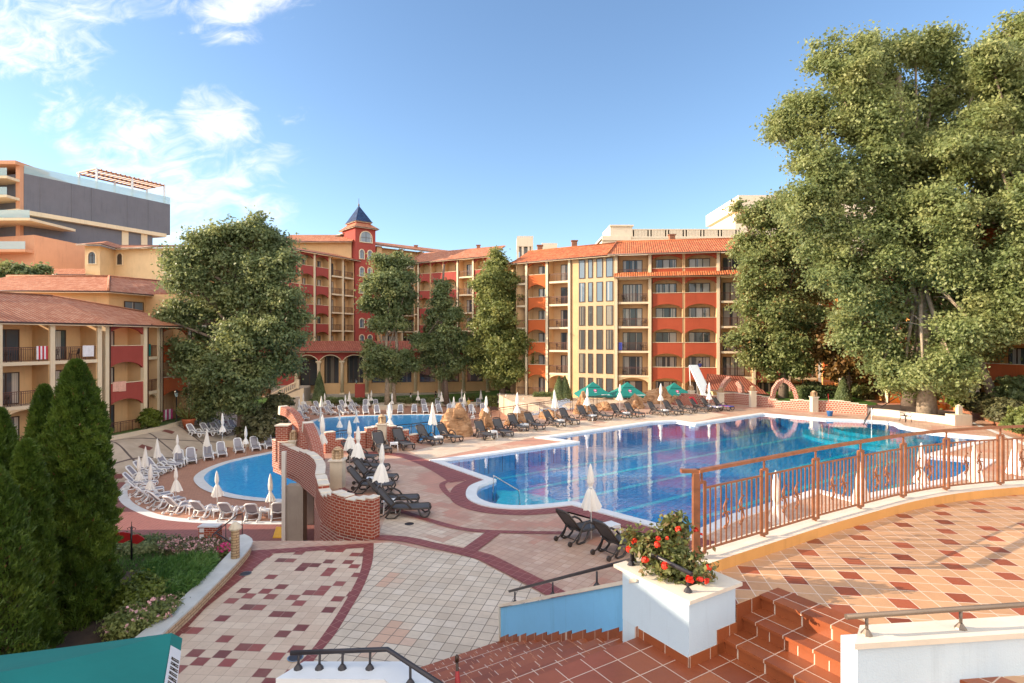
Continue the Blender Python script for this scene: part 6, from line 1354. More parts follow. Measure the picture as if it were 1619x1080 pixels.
cen, nor = crown_pts([(.1, 0, 11, 1.7, 1.4, 1.8), (-.3, 0, 9, 2, 1.6, 1.4)], 3500, .35); leaf_obj('crown', cen, nor, .26, 'leaf_olive', None, 1.5, tw)
tree('chestnut_tree', 'tall conical chestnut tree standing left of the orange hotel', 76, (795, 622), [(786, 402, 10), (785, 420, 18), (782, 445, 26), (800, 445, 18), (775, 472, 26), (805, 475, 26), (770, 505, 28), (808, 510, 28), (785, 500, 30), (765, 540, 28), (800, 545, 34), (825, 545, 16), (780, 575, 30), (815, 580, 24), (748, 550, 14), (795, 600, 16), (835, 572, 9)], 66000, .23, 'leaf_mid', .4, [(795, 622), (793, 590), (790, 540), (788, 480), (786, 400)], zbase=LZ + .7, spread=.42, sub=34)
# right hand trees
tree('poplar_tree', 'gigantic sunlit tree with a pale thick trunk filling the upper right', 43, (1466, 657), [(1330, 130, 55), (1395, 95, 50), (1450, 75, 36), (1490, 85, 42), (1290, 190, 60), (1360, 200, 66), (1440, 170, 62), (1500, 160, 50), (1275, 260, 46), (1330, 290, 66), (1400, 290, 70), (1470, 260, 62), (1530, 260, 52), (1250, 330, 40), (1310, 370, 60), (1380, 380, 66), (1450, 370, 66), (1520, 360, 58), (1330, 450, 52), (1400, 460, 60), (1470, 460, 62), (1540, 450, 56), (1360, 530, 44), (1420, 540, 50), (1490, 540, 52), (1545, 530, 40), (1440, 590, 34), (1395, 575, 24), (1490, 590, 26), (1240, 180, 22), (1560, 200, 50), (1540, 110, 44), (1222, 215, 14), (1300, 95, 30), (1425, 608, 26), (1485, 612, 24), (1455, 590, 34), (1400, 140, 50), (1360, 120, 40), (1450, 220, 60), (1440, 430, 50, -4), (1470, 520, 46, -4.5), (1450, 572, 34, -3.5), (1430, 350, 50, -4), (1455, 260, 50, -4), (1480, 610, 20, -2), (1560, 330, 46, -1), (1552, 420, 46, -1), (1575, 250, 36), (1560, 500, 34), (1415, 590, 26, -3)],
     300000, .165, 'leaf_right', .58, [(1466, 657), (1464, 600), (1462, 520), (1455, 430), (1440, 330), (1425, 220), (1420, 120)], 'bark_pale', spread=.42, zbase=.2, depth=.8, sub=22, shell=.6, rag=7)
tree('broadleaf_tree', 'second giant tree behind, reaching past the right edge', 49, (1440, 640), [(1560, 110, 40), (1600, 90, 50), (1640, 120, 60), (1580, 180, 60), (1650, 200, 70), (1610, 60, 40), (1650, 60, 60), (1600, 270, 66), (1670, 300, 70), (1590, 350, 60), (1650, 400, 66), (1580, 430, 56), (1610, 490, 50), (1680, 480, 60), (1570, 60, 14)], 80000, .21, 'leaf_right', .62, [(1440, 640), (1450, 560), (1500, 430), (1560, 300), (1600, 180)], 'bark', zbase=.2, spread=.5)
tree('lime_tree', 'rounded olive green tree leaning before the orange hotel', 58, (1238, 632), [(1230, 330, 34), (1200, 345, 26), (1270, 345, 34), (1190, 385, 28), (1235, 385, 44), (1280, 400, 40), (1190, 430, 36), (1240, 440, 44), (1290, 455, 36), (1185, 480, 28), (1225, 495, 42), (1275, 505, 36), (1195, 530, 34), (1240, 545, 38), (1215, 575, 26), (1255, 580, 22), (1185, 565, 18), (1168, 325, 10), (1180, 345, 14)], 90000, .20, 'leaf_right', .45, [(1238, 632), (1240, 590), (1238, 520), (1232, 440), (1230, 350)], zbase=-.6, dry='leaf_autumn', spread=.42)
tree('autumn_tree', 'small brownish autumn tree between the olive tree and the giant tree', 55, (1343, 628), [(1320, 520, 26), (1350, 525, 28), (1310, 555, 22), (1345, 565, 28), (1375, 560, 20), (1325, 585, 18), (1360, 590, 16), (1300, 530, 12)], 15000, .25, 'leaf_autumn', .2, [(1343, 628), (1342, 600), (1340, 560), (1338, 520)], zbase=-.1)
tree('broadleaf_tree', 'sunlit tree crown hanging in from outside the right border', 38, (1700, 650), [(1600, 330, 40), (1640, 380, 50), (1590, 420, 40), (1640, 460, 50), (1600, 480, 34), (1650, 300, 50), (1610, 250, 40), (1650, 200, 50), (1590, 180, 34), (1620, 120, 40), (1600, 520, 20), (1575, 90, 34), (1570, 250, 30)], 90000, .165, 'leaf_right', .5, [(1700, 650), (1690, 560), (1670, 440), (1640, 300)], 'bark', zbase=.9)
for (px, py, top, Y, lab) in ((1578, 650, [(1578, 640), (1560, 600), (1545, 560), (1530, 500)], 42, 'dark leaning trunk with crown overhead left of the orange wall'), (1625, 625, [(1625, 625), (1612, 590), (1600, 550), (1588, 500)], 44, 'dark leaning trunk at the right edge before the orange wall')):
    tree('leaning_tree', lab, Y, (px, py), [(top[-1][0], 470, 34), (top[-1][0] + 14, 430, 34)], 6000, .25, 'leaf_right', .36, top, 'bark', zbase=.9, limbs=False)
# dark conifer like bush far left beyond the hotel roof
tree('broadleaf_tree', 'dark tree peeking over the left hotel roof', 66, (40, 500), [(20, 435, 26), (50, 440, 24), (5, 445, 30), (70, 448, 12)], 9000, .3, 'leaf_dark', .3, [(40, 500), (35, 440)], zbase=-1)
# columnar thujas at the left edge
def thuja(label, px, ptop, Y, rad, n, zb=0.0, kind='thuja_tree', lumps=.24, leaf=.05):
    x = WX(px, Y); ztop = WZ(ptop, Y); h = ztop - zb; root = empty(kind, (x, Y, zb), label, 'tree', 'clipped thujas at the left edge')
    t = rng.random(n) ** .85; a = rng.uniform(0, 2 * np.pi, n)
    prof = rad * np.minimum(1, (1 - t) ** .5 * 1.3) * (.92 + .08 * np.cos(t * 9))
    lump = 1 + lumps * np.sin(a * 5 + t * 21) * np.cos(t * 37 + a * 2) + lumps * .8 * np.sin(a * 9 - t * 50) * np.sin(a * 4 + t * 83)
    r = prof * lump * (1 - .38 * rng.random(n) ** 2.2) + rng.normal(size=n) * .012
    cen = np.stack([r * np.cos(a), r * np.sin(a), t * h], 1); d = np.stack([np.cos(a) * .5, np.sin(a) * .5, np.full(n, .95)], 1) + rng.normal(size=(n, 3)) * .42
    mi = (rng.random(n) < .006).astype(np.int32); blade_obj('foliage', cen, d, leaf * 1.7, leaf * .55, ['leaf_thuja', 'leaf_thuja_dry'], mi, root)
    mb = MB(); mb.tube([(0, 0, -.05), (0, 0, h * .8)], [.09, .03], 8); mb.lathe([(rad * .6, .05), (rad * .62, h * .2), (rad * .55, h * .5), (rad * .33, h * .8), (.02, h * .93)], (0, 0), 14); mb.build('trunk', 'soil', root)
thuja('tallest broad thuja column at the left edge', 121, 573, 12.2, .70, 150000)
thuja('second thuja, just left of the tallest column', 70, 612, 13.4, .50, 70000)
thuja('low slim thuja in front at the left edge', 42, 700, 10.8, .42, 70000)
thuja('thuja cut off by the left border of the photo', -2, 650, 11.2, .50, 45000)
thuja('short thuja at the extreme lower left', -14, 740, 9.6, .62, 40000)
def bush(name, label, x, y, z, rx, rz_, n, leaf, mat, cat='shrub', group=None, ry=None, flowers=None, aspect=1.6, spread=.08):
    root = empty(name, (x, y, z), label, cat, group); cen, nor = crown_pts([(0, 0, rz_ * .8, rx, ry or rx, rz_)], n, spread, .45, 20); k = cen[:, 2] > -.02; cen, nor = cen[k], nor[k]
    leaf_obj('foliage', cen, nor, leaf, mat, None, aspect, root)
    if flowers:
        fm, fn, fs = flowers; d = rng.normal(size=(fn, 3)); d /= np.linalg.norm(d, axis=1, keepdims=True); d[:, 2] = np.abs(d[:, 2]); c = np.array([0, 0, rz_ * .8]) + d * np.array([rx, ry or rx, rz_]) * 1.04
        c4 = np.repeat(c, 7, 0) + rng.normal(size=(fn * 7, 3)) * fs * .32; leaf_obj('blossoms', c4, rng.normal(size=(fn * 7, 3)) + np.array([0, -.3, .8]), fs, fm, None, 1.0, root)
    mb = MB(); mb.tube([(0, 0, -.03), (0, 0, rz_ * .9)], .03, 6); mb.build('stem', 'bark', root); return root
def at(px, py, z=.15): return G(px, py, z)
# garden bed beside the stone wall
gw = smoothline([(-6.86, 8.5), (-6.93, 11.8), (-7.02, 13.2), (-7.18, 14.9), (-7.42, 16.2), (-7.9, 16.75)], 4)
o = empty('garden_wall', (-7, 12, 0), 'low stone clad garden wall with a pale blue grey coping beside the checkered paving', 'wall'); L_ = [(x + 7 - .2, y - 12) for x, y in gw]
mb = MB(); mb.wall(L_, .36, 0, .24, 0); mb.build('stonework', 'stone_clad', o); mb = MB(); mb.wall(L_, .44, .24, .285, 0); mb.build('coping', 'coping_grey', o)
mb = MB(); mb.prism([(x - .35, y) for x, y in gw] + [(-45, 16.8), (-45, 8)], .0, .14, 0); tag(mb.build('garden_soil', 'soil'), kind='structure')

x, y = G(372, 882, .28); o = empty('stone_lantern', (x, y, .28), 'cream stone lantern bollard on the garden wall end', 'lantern'); mb = MB(); mb.lathe([(.11, 0), (.105, .72), (.12, .76)], (0, 0), 10); mb.build('shaft', 'stone_clad', o); mb = MB(); mb.lathe([(.16, .76), (.17, .80), (.10, .9), (.03, .95)], (0, 0), 9, smooth=False); mb.build('cap', 'stone_cream', o)
# lawn grass and juniper
def inpoly_pts(poly, n):
    P = np.array(poly); mn, mx_ = P.min(0), P.max(0); o = []
    while len(o) < n:
        q = (rng.uniform(mn[0], mx_[0]), rng.uniform(mn[1], mx_[1]))
        if inside(q, poly): o.append(q)
    return np.array(o)
gp = [G(180, 872, .15), G(300, 864, .15), G(345, 872, .15), G(330, 890, .15), G(250, 900, .15), G(180, 905, .15), (-16, 13.5), (-16, 16.7)]
q = inpoly_pts(gp, 16000); blade_obj('grass', np.c_[q, np.full(len(q), .13)], rng.normal(size=(len(q), 3)) * .35 + np.array([0, 0, 1]), .09, .02, 'grass')['kind'] = 'stuff'
jp = [at(232, 908), at(300, 893), at(340, 893), at(336, 900), at(320, 922), at(300, 940), at(255, 965), at(225, 965), at(215, 930)]
q = inpoly_pts(jp, 1500); nb = 26; b_ = np.repeat(np.c_[q, np.full(len(q), .15) + rng.random(len(q)) * .28], nb, 0) + rng.normal(size=(len(q) * nb, 3)) * np.array([.05, .05, .05])
dj = np.repeat(rng.normal(size=(len(q), 3)) * .45 + np.array([.45, .1, .55]), nb, 0) + rng.normal(size=(len(q) * nb, 3)) * .28
o = empty('juniper', (*at(285, 925), .14), 'dark green spreading juniper with feathery tips inside the garden wall', 'shrub'); ol = np.array(o.location); blade_obj('foliage', b_ - ol, dj, .13, .02, 'grass', None, o)
mb = MB(); mb.tube([(0, 0, 0), (.1, 0, .2)], .04, 6); mb.build('stem', 'bark', o)
bush('lime_shrub', 'round yellow green shrub beside the tallest thuja', -8.15, 12.5, .13, .46, .40, 9000, .05, 'leaf_lime')
bush('rose_bush', 'dark rose shrub with pale pink blossoms by the coping', *at(235, 985), .13, .45, .25, 5000, .05, 'leaf_mid', flowers=('flower_pink', 22, .05)); bush('rose_bush', 'second pink rose shrub nearer the parasol', *at(205, 1000), .13, .4, .26, 4500, .05, 'leaf_mid', flowers=('flower_pink', 18, .05))
bush('rose_bush', 'low pink rose shrub between juniper and coping', *at(258, 970), .13, .3, .2, 3000, .045, 'leaf_mid', flowers=('flower_pink', 14, .05))
for i, (px, py, r, lab) in enumerate(((285, 872, .5, 'pale pink flowering bush at the back of the garden'), (305, 876, .5, 'second pale pink flowering bush in the garden'), (330, 872, .45, 'pale pink flowering bush by the stairs rail'), (322, 884, .35, 'small pale blossoms in front of the flowering bushes'), (268, 866, .4, 'leftmost pale flowering bush in the garden'))): bush('flowering_bush', lab, *at(px, py), .13, r * .8, r * .38, 3500, .05, 'leaf_olive', flowers=('flower_pink', 90, .05))
bush('hot_pink_flowers', 'small cluster of bright pink flowers beside the stone lantern', *at(356, 876), .13, .18, .16, 900, .04, 'leaf_mid', flowers=('flower_hot', 40, .06))
for i, px in enumerate((190, 215, 240)): bush('ground_shrub', ORD[i] + ' low dark shrub from the left at the garden back edge', *at(px, 866), .13, .5, .14, 5000, .06, 'leaf_dark')
# roses in the planter
pc = Vector(uv(.40, .55)); o = empty('rose_plant', (pc.x, pc.y, LDZ + .73), 'bushy rose plant with bright red blossoms growing in the planter', 'plant')
bl_ = [(-.05, .1, .28, .26, .24, .22), (.02, -.12, .18, .26, .2, .18), (.1, .15, .42, .2, .2, .2), (-.1, -.05, .12, .3, .26, .14), (.05, -.3, .1, .2, .15, .12), (-.02, .36, .16, .2, .16, .16), (.12, .05, .55, .14, .14, .16), (-.22, .25, .35, .14, .14, .14)]
R_ = Matrix.Rotation(math.radians(32.3), 3, 'Z'); bl_.append((-.3, .42, .34, .09, .09, .12)); bl_ = [tuple(R_ @ Vector(b[:3])) + b[3:] for b in bl_]
cen, nor = crown_pts(bl_, 5200, .055, .5, 12); leaf_obj('foliage', cen, nor, .042, ['leaf_rose', 'leaf_autumn'], (rng.random(len(cen)) < .12).astype(np.int32), 1.5, o)
mb = MB()
for b in bl_: mb.tube([(0, 0, -.03), tuple(Vector(b[:3]) * .6), tuple(b[:3])], [.012, .008, .004], 5)
mb.build('stems', 'bark', o)
# red blossoms where the photo shows them: bearing + small depth
for i, (px, py, Y, r) in enumerate(((1073, 838, 6.75, .045), (1100, 838, 6.9, .035), (1041, 852, 6.7, .035), (1039, 861, 6.65, .04), (1003, 855, 6.9, .045), (994, 868, 6.9, .045), (1020, 885, 6.6, .045), (1051, 895, 6.4, .045), (1090, 917, 6.2, .05), (1107, 916, 6.25, .04), (1118, 919, 6.3, .035), (1120, 897, 6.5, .04), (1076, 848, 6.8, .03), (1055, 851, 6.7, .025), (1109, 845, 6.9, .02))):
    c = Vector((WX(px, Y), Y, WZ(py, Y))) - o.location; mb = MB()
    for s in range(26):
        a_ = random.uniform(0, 6.3); e_ = random.uniform(-.5, 1.5); d = Vector((math.cos(a_) * math.cos(e_), math.sin(a_) * math.cos(e_), math.sin(e_))); p = c + d * r * random.uniform(.35, .95); t_ = d.cross(Vector((random.random(), random.random(), 1))).normalized() * r * .5; b2 = d.cross(t_)
        mb.poly([p - t_ - b2 * .7, p + t_ * .9 - b2 * .5, p + t_ * .7 + b2, p - t_ * .8 + b2 * .8], 0)
    mb.build('blossom', 'flower_red', o)
# shrubs and hedges farther away
for i, (px, py, Y, rx, rz_, mat, nm, lab) in enumerate(((238, 674, 47.2, .8, 1.3, 'leaf_lime', 'round_shrub', 'clipped bright green shrub beside the left hotel column'), (313, 592, 68, 0, 0, '', '', ''),)):
    if rx: bush(nm, lab, WX(px, Y), Y, WZ(py, Y), rx, rz_ * .62, 9000, .13, mat)
def cone(label, px, pb, pt, Y, rad, zb): 
    x = WX(px, Y); zt_ = WZ(pt, Y); root = empty('conical_shrub', (x, Y, zb), label, 'shrub'); n = 9000; t = rng.random(n) ** .8; a = rng.uniform(0, 6.283, n); r = rad * (1 - t) ** .8 * (1 - .3 * rng.random(n) ** 2); cen = np.stack([r * np.cos(a), r * np.sin(a), t * (zt_ - zb)], 1); leaf_obj('foliage', cen, np.stack([np.cos(a), np.sin(a), .4 + 0 * a], 1) + rng.normal(size=(n, 3)) * .5, .14, 'leaf_dark', None, 1.4, root); mb = MB(); mb.tube([(0, 0, -.05), (0, 0, .5)], .08, 6); mb.build('stem', 'bark', root)
cone('slim dark conical shrub beside the arcade stair', 505, 625, 588, 80, 1.1, LZ + .4); cone('dark conical shrub in front of the round brick arch path', 1333, 628, 597, 54, .9, -.1)
for i, (px, lab) in enumerate(((884, 'left twin of the tall green shrubs at the right hotel'), (893, 'right twin of the tall green shrubs at the right hotel'))): cone(lab, px, 622, 595, 68, 1.0, -1.3)
for i, (x0, x1, Y, z, h, lab) in enumerate(((1262, 1375, 57, -.1, 1.3, 'dark clipped hedge behind the lattice walls'), (770, 845, 75, LZ + .6, 1.1, 'low bushy hedge under the chestnut tree'), (845, 880, 72, -1.6, .7, 'low hedge left of the green shrub twins'), (520, 700, 79.6, LZ + .45, .5, 'low green edging plants in front of the arcade'))):
    a_, b_ = WX(x0, Y), WX(x1, Y); root = empty('hedge', ((a_ + b_) / 2, Y, z), lab, 'hedge'); L = b_ - a_; n = int(2600 * L * .5); c = rng.uniform(-.5, .5, (n, 3)); ax = rng.integers(0, 3, n); sgn = np.sign(rng.random(n) - .4); c[np.arange(n), ax] = sgn * .5; c *= np.array([L, 1.1, h]); c[:, 2] += h / 2; c += rng.normal(size=(n, 3)) * .09; nn = rng.normal(size=(n, 3)); nn[:, 2] += .7; leaf_obj('foliage', c, nn, .15, 'leaf_dark' if i != 1 else 'leaf_mid', None, 1.5, root)
    mb = MB(); mb.box(-L / 2 + .2, L / 2 - .2, -.3, .3, 0, h * .8); mb.build('core', 'soil', root)
for i, (px, py, Y, r, mat, lab) in enumerate(((1555, 640, 42.5, 1.1, 'leaf_olive', 'sunlit shrub on the stepped brick bank'), (1590, 652, 38, 1.2, 'leaf_olive', 'second shrub on the brick bank, nearer'), (1520, 634, 46, .9, 'leaf_lime', 'yellow green shrub at the left end of the brick bank'), (1610, 620, 41, 1.5, 'leaf_dark', 'dark shrub under the leaning trunks'), (1575, 612, 46, 1.6, 'leaf_dark', 'dark shrub against the orange wall'), (1625, 668, 35, 1.2, 'leaf_mid', 'shrub overhanging the brick bank at the right edge'), (1283, 612, 58, .9, 'leaf_dark', 'small round shrub left of the autumn tree'), (1360, 616, 55, .9, 'leaf_mid', 'low shrub right of the autumn tree'))):
    bush('shrub', lab, WX(px, Y), Y, WZ(py, Y) - r * .5, r, r * .7, 6000, .16, mat)
bush('olive_shrub', 'pale olive shrub spilling over the tree planter at left', WX(415, 50), 50, LZ + .5, 1.9, 1.5, 12000, .16, 'leaf_olive')
bush('olive_shrub', 'pale olive foliage hanging right of the big left tree', WX(440, 52), 52, -1.0, 1.4, 1.2, 8000, .16, 'leaf_olive')
# planter ring of the big tree
o = empty('tree_planter', (WX(388, 51), 51, LZ), 'round cream planter ring round the big left tree', 'planter'); mb = MB(); mb.lathe([(2.0, 0), (2.0, .55), (1.6, .55), (1.6, .45), (.5, .45)], (0, 0), 28, smooth=False); mb.build('ring', 'stone_cream', o)
o = empty('tree_planter', (WX(614, 77), 77, LZ), 'small stone planter ring under the twin trunked tree', 'planter'); mb = MB(); mb.lathe([(2.2, 0), (2.2, .5), (1.8, .5), (1.8, .42), (.4, .42)], (0, 0), 24, smooth=False); mb.build('ring', 'stone_cream', o)
# ------------------------------------------------------------------ small things
def potplant(label, px, py, z, s=1.0, flower=False):
    x, y = G(px, py, z)
    if px < 350: x, y, z = GS(px, py)
    o = empty('potted_plant', (x, y, z), label, 'potted plant'); mb = MB(); mb.lathe([(.20 * s, 0), (.34 * s, .5 * s), (.38 * s, .55 * s), (.36 * s, .6 * s)], (0, 0), 14); mb.build('pot', 'terracotta_pot', o)
    n = 70; a = rng.uniform(0, 6.28, n); d = np.stack([np.cos(a), np.sin(a), rng.uniform(.5, 1.6, n)], 1); blade_obj('leaves', np.tile([0, 0, .55 * s], (n, 1)), d, .9 * s, .09 * s, ['leaf_mid', 'leaf_autumn'], (rng.random(n) < .2).astype(np.int32), o)
potplant('terracotta pot with yellow and green leaves at the left plaza kerb', 298, 679, LZ, 1.5); potplant('potted palm at the foot of the white balustrade', 470, 640, LZ, 1.5); potplant('terracotta pot by the arcade lawn', 745, 640, LZ, 1.1); potplant('potted plant on the arcade stair landing', 515, 600, -1.6, 1.3)
def lamp(label, px, py, Y, h):
    o = empty('street_lamp', (WX(px, Y), Y, WZ(py, Y)), label, 'street lamp'); mb = MB(); mb.lathe([(.14, 0), (.14, .15), (.06, .3), (.045, h - .5), (.09, h - .45)], (0, 0), 10); mb.build('post', 'black_paint', o); mb = MB(); mb.lathe([(.09, h - .45), (.16, h - .1)], (0, 0), 8, smooth=False); mb.build('lantern_glass', 'glass_rail', o); mb = MB(); mb.lathe([(.2, h - .1), (.12, h + .05), (.02, h + .18)], (0, 0), 8, smooth=False); mb.build('lantern_cap', 'black_paint', o)
lamp('black lamp post on the lawn of the left hotel', 279, 671, 50.5, 2.9); lamp('black lamp post in front of the arcade left of the red board', 563.5, 634, 80, 3.0); lamp('black lamp post before the right hotel hedge', 1269, 625, 60, 2.8)
o = empty('notice_board', (WX(569, 79.9), 79.9, LZ + .4), 'red rounded notice board in front of the arcade', 'sign'); mb = MB(); mb.box(-.7, .7, -.06, .06, .3, 2.6); mb.build('board', 'panel_red', o); mb = MB(); mb.box(-.75, .75, -.09, .09, 0, .3); mb.build('base', 'rail_dark', o)
x, y = G(208, 886, .15); o = empty('signpost', (x, y, .14), 'black iron signpost with two dark red pointed signs in the garden', 'sign'); mb = MB(); mb.tube([(0, 0, 0), (0, 0, .92)], .025, 8); mb.tube([(0, 0, .9), (0, 0, 1.05)], .008, 6)
for s in (-1, 1): mb.tube([(0, 0, .84), (s * .06, 0, .9), (s * .11, 0, .87), (s * .09, 0, .83)], .008, 6)
mb.build('post', 'black_paint', o)
for s, zz in ((-1, .62), (1, .58)):
    mb = MB(); pr = [(s * .03, -.11), (s * .03, .11), (s * .16, .13), (s * .28, .06), (s * .36, 0), (s * .28, -.06), (s * .16, -.13)] if s > 0 else [(-.03, -.06), (-.03, .12), (-.22, .15), (-.45, .13), (-.45, -.13), (-.22, -.14)]
    mb.hprism([(a_, zz + b_) for a_, b_ in pr], -.012, .012); mb.build('sign_blade', 'red_paint', o)
x, y = G(333, 853, LZ); Yb = 17.6; o = empty('brick_pier', (WX(327, Yb + 6), Yb + 6, LZ), 'small brick pier with two white square openings beyond the garden', 'pier'); mb = MB(); mb.box(-.35, .45, 0, .35, 0, WZ(834, Yb + 6) - LZ); mb.build('brickwork', 'brick_red', o); mb = MB(); zt_ = WZ(834, Yb + 6) - LZ; mb.box(-.38, .48, -.03, .38, zt_, zt_ + .05)
for z in (zt_ - .45, zt_ - .2): mb.box(-.30, -.12, -.02, 0, z, z + .16)
mb.build('white_trim', 'coping', o)
h0 = lambda px, py, Y: (WX(px, Y), Y, WZ(py, Y))
handrail('stair_handrail', 'black angular stair handrail descending beside the garden', [h0(333, 866, 16.2), h0(336, 846, 16.4), h0(375, 814, 19.0)], [(h0(383, 858, 17.2), h0(383, 813, 17.4)), (h0(357, 862, 16.8), h0(357, 830, 17)), (h0(340, 856, 16.4), h0(340, 843, 16.4))], 'rail_dark', .02)
handrail('stair_handrail', 'second black stair handrail running down right toward the lantern', [h0(342, 843, 16.4), h0(366, 858, 16.0)], [], 'rail_dark', .02)
handrail('stair_handrail', 'upper black rail joining the two stair handrails', [h0(375, 814, 19.0), h0(383, 812, 17.4)], [], 'rail_dark', .02)
x, y = G(444, 849, LZ); o = empty('floor_sign', (x, y, LZ), 'small yellow folding sign under the footbridge', 'sign'); mb = MB(); mb.prism([(-.3, -.2), (.3, -.2), (.3, .2), (-.3, .2)], 0, [.05, .05, .42, .42], 0); mb.build('board', 'yellow_sign', o)
x, y = G(1312, 658); o = empty('bucket', (x, y, 0), 'small blue bucket at the lattice wall', 'bucket'); mb = MB(); mb.lathe([(.16, 0), (.24, .38), (.26, .4)], (0, 0), 12); mb.build('pail', 'blue_plastic', o); mb = MB(); mb.tube([(-.24, 0, .38), (-.15, 0, .6), (.15, 0, .6), (.24, 0, .38)], .012, 6); mb.build('handle', 'rail_dark', o)
o = empty('broom', (x + .1, y + .25, 0), 'red handled mop leaning on the lattice wall', 'broom'); mb = MB(); mb.tube([(0, 0, .1), (.05, .25, 1.7)], .02, 6); mb.build('handle', 'red_paint', o); mb = MB(); mb.tube([(-.05, 0, .02), (.02, 0, .2)], .08, 8); mb.build('head', 'towel_white', o)
def chair(label, x, y, z, rz, mat='dark_plastic', group=None, src=[]):
    if not src:
        o = empty('plastic_chair', (x, y, z), label, 'chair', group, rz); mb = MB(); mb.box(-.24, .24, -.24, .24, .42, .45); mb.build('seat', mat, o); mb = MB()
        mb.tube([(-.22, .22, .45), (-.23, .30, .85), (.23, .30, .85), (.22, .22, .45)], .022, 6)
        for k in range(4): mb.tube([(-.13 + .087 * k, .23, .45), (-.13 + .087 * k, .30, .84)], .018, 5)
        mb.build('backrest', mat, o)
        for s in (-1, 1): mb = MB(); mb.tube([(s * .27, .26, .68), (s * .28, -.15, .66), (s * .27, -.22, .45)], .02, 6); mb.build('armrest', mat, o)
        for s in (-1, 1):
            for t in (-1, 1): mb = MB(); mb.tube([(s * .21, t * .21, .42), (s * .25, t * .26, 0)], .022, 6); mb.build('leg', mat, o)
        src.append(o); return o
    return dup(src[0], (x, y, z), rz, label, group)
x, y = G(1432, 667); chair('grey brown plastic chair standing before the low white wall', x, y, 0, .1)
gC = 'dark plastic chairs on hotel balconies'
def onfac(A, B, px, din): t = seg_x(A, B, px) / math.hypot(B[0] - A[0], B[1] - A[1]); p = Vector(A).lerp(Vector(B), t); d = (Vector(B) - Vector(A)).normalized(); return p + Vector((-d.y, d.x)) * din
k = 0
for fi, z in enumerate(fl[1:5]):
    for px in (988, 1018): p = onfac(A1, B1, px, .6); k += 1; chair('dark chair, ' + ('left' if px < 1000 else 'right') + ' side, ' + ORD[fi] + ' railed balcony right of the glazed strip', p.x, p.y, z, random.uniform(-1, 4), group=gC)
    p = onfac(A0, B0, 880, .6); chair('dark chair on the ' + ORD[fi] + ' railed balcony left of the glazed strip', p.x, p.y, z, 1, group=gC)
for fi, z in enumerate(fll[1:]):
    for j, px in enumerate((96, 128, 18)): p = onfac(A8, B8, px, .7); chair('dark chair on the left hotel ' + ('middle', 'top')[fi] + ' floor, ' + ('by the corner column', 'nearest the red bay', 'at the photo edge')[j], p.x, p.y, z, random.uniform(0, 6), group=gC)
def towel(label, A, B, px, z, w_, h, mat, mat2=None):
    p = onfac(A, B, px, -.02); d = Vector(B) - Vector(A); mb = MB(); n = 6
    for q in range(n): mb.box(-w_ / 2 + w_ * q / n, -w_ / 2 + w_ * (q + 1) / n, -.03 - .008 * (q % 2), .015, -h, .02, q % 2)
    tag(mb.build('towel', [mat, mat2 or mat], None, (p.x, p.y, z), math.atan2(d.y, d.x)), label, 'towel', 'towels drying on balcony rails')
L2A, L2B = (-31.3, 43.9), (-30.5, 47.3)
towel('left of two peach towels on the red balcony wall', L2A, L2B, 183, 1.55 + 1.12, .55, .75, 'towel_pink'); towel('right of two peach towels on the red balcony wall', L2A, L2B, 193, 1.55 + 1.12, .6, .78, 'towel_pink')
towel('patterned pink towel on the top left balcony rail', A8, B8, 66, 4.5 + 1.05, .7, .9, 'towel_white', 'towel_red'); towel('pale towel on the top balcony rail beside the corner', A8, B8, 139, 4.5 + 1.05, .8, .8, 'towel_white')
towel('pink and white towels over the ground floor rail by the lamp', (-31.3, 50.6), (-30.9, 54.4), 263, -1.5 + 1.15, 1.5, .9, 'towel_white', 'flower_hot'); towel('blue towel at the side balcony', (-30.9, 47.9), (-31.2, 50.2), 233.5, 5.6, .8, 1.0, 'canvas_green')
towel('blue towel hanging in the second floor balcony of the right hotel', A1, B1, 981, 4.6 + 1.0, .4, .9, 'towel_blue')
# stack of white sheets and covered loungers right of the railing
o = empty('folded_loungers', (WX(905, 52), 52, LZ), 'heap of stacked pale blue white loungers behind the railing', 'lounger stack'); mb = MB()
for q in range(26): 
    x_, y_, z_2 = random.uniform(-3.6, 2.2), random.uniform(-1, 1), 2.2 + random.uniform(0, 1.6); T_ = Matrix.Translation((x_, y_, z_2 * (1 - abs(x_ + .5) / 9))) @ Matrix.Rotation(random.uniform(0, 3), 4, 'Z') @ Matrix.Rotation(random.uniform(-.4, .4), 4, 'Y'); mb.T = T_; mb.box(-.9, .9, -.32, .32, 0, .05); mb.tube([(-.9, -.3, 0), (-.3, -.3, .3), (.3, -.3, 0), (.9, -.3, .2)], .03, 5); mb.tube([(-.9, .3, 0), (-.3, .3, .3), (.3, .3, 0), (.9, .3, .2)], .03, 5)
mb.T = Matrix.Identity(4); mb.box(-3.4, 2, -1.2, 1.2, 0, 2.2); mb.build('stack', 'slide_white', o)
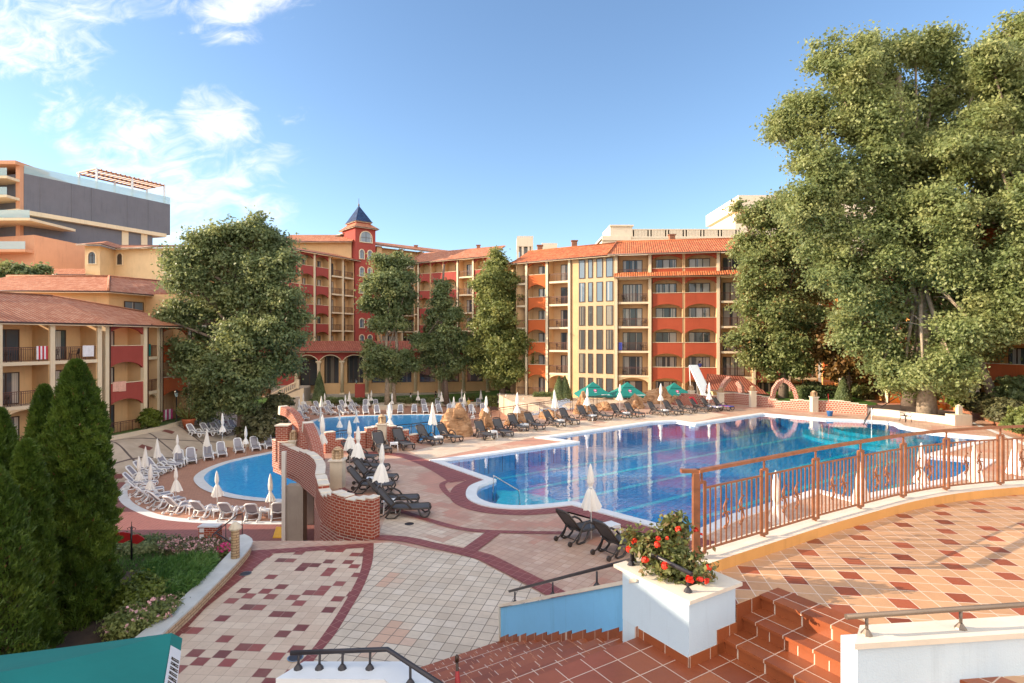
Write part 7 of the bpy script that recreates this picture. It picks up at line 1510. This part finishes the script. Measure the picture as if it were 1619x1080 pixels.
# ------------------------------------------------------------------ people
def person(label, x, y, z, rz, top, legs, hair='hair_dark', lean=0, sc=1.0):
    import bmesh
    J = {'pel': (0, 0, .93), 'ches': (0, 0, 1.28), 'neck': (0, 0, 1.47), 'head': (0, -.02, 1.62), 'crown': (0, 0, 1.72), 'shl': (.17, 0, 1.42), 'ell': (.22, .03, 1.15), 'hal': (.21, -.12, .92), 'shr': (-.17, 0, 1.42), 'elr': (-.23, -.02, 1.15), 'har': (-.20, -.16, .97), 'hil': (.09, 0, .88), 'knl': (.10, -.10, .50), 'anl': (.10, -.04, .09), 'tol': (.11, -.20, .04), 'hir': (-.09, 0, .88), 'knr': (-.10, .04, .48), 'anr': (-.10, .18, .10), 'tor': (-.11, .06, .04)}
    Rd = {'pel': .14, 'ches': .15, 'neck': .055, 'head': .095, 'crown': .07, 'shl': .06, 'ell': .042, 'hal': .03, 'shr': .06, 'elr': .042, 'har': .03, 'hil': .085, 'knl': .058, 'anl': .038, 'tol': .035, 'hir': .085, 'knr': .058, 'anr': .038, 'tor': .035}
    Ed = [('pel', 'ches'), ('ches', 'neck'), ('neck', 'head'), ('head', 'crown'), ('ches', 'shl'), ('shl', 'ell'), ('ell', 'hal'), ('ches', 'shr'), ('shr', 'elr'), ('elr', 'har'), ('pel', 'hil'), ('hil', 'knl'), ('knl', 'anl'), ('anl', 'tol'), ('pel', 'hir'), ('hir', 'knr'), ('knr', 'anr'), ('anr', 'tor')]
    K = list(J); me = bpy.data.meshes.new('person'); me.from_pydata([J[k] for k in K], [(K.index(a_), K.index(b_)) for a_, b_ in Ed], []); o = bpy.data.objects.new('person', me); C.objects.link(o)
    m = o.modifiers.new('s', 'SKIN'); [setattr(me.skin_vertices[0].data[i], 'radius', (Rd[k], Rd[k] * .85)) for i, k in enumerate(K)]; me.skin_vertices[0].data[0].use_root = True; s = o.modifiers.new('d', 'SUBSURF'); s.levels = 2
    dg = bpy.context.evaluated_depsgraph_get(); nm = bpy.data.meshes.new_from_object(o.evaluated_get(dg)); o.modifiers.clear(); o.data = nm; nm.name = 'person'
    for mm in ('skin', top, legs): nm.materials.append(MATS[mm])
    for p in nm.polygons:
        c = p.center; p.material_index = 1 if (c.z > .86 and c.z < 1.46 and abs(c.x) < .21) or (c.z > 1.2 and c.z < 1.46) else (2 if .45 < c.z <= .95 and abs(c.x) < .19 else 0); p.use_smooth = True
    hm = MB(); hm.lathe([(.02, 1.50), (.10, 1.54), (.115, 1.64), (.10, 1.74), (.05, 1.79), (.01, 1.80)], (0, .03), 12); hm.build('hair', hair, o)
    o.location = (x, y, z); o.rotation_euler = (0, 0, rz); o.scale = (sc, sc, sc); tag(o, label, 'person')
x, y = G(649.5, 641, LZ); person('woman in white top and dark shorts walking past the white loungers', x, y, LZ, 1.4, 'cloth_white', 'cloth_dark')
x, y = G(688.5, 638, LZ); person('person in dark clothes walking by the arcade lawn', x, y, LZ, -1.2, 'cloth_dark', 'cloth_dark')
x, y = G(741, 651, LZ); person('person in yellow shirt among the white loungers behind the boulder', x, y, LZ, .3, 'cloth_yellow', 'cloth_dark')
p = onfac(A1, B1, 1108, .8); person('guest in blue on the first floor balcony above the slide', p.x, p.y, 1.7, 0, 'towel_blue', 'cloth_dark')
# drain covers set in the paving
for i, (px, py, lab) in enumerate(((647, 829, 'round grey drain cover in the pale paving beside the brick parapet'), (467, 1041, 'round drain cover by the paving band near the plinth'), (388, 908, 'small square drain cover at the garden wall'))):
    x, y = G(px, py); o = empty('drain_cover', (x, y, .016), lab, 'drain'); mb = MB(); mb.lathe([(.13, 0), (.13, .008), (.11, .012), (.02, .012)], (0, 0), 18, smooth=False); mb.build('lid', 'rail_dark', o); mb = MB(); mb.lathe([(.15, 0), (.15, .006), (.132, .006)], (0, 0), 18, smooth=False); mb.build('ring', 'steel', o)
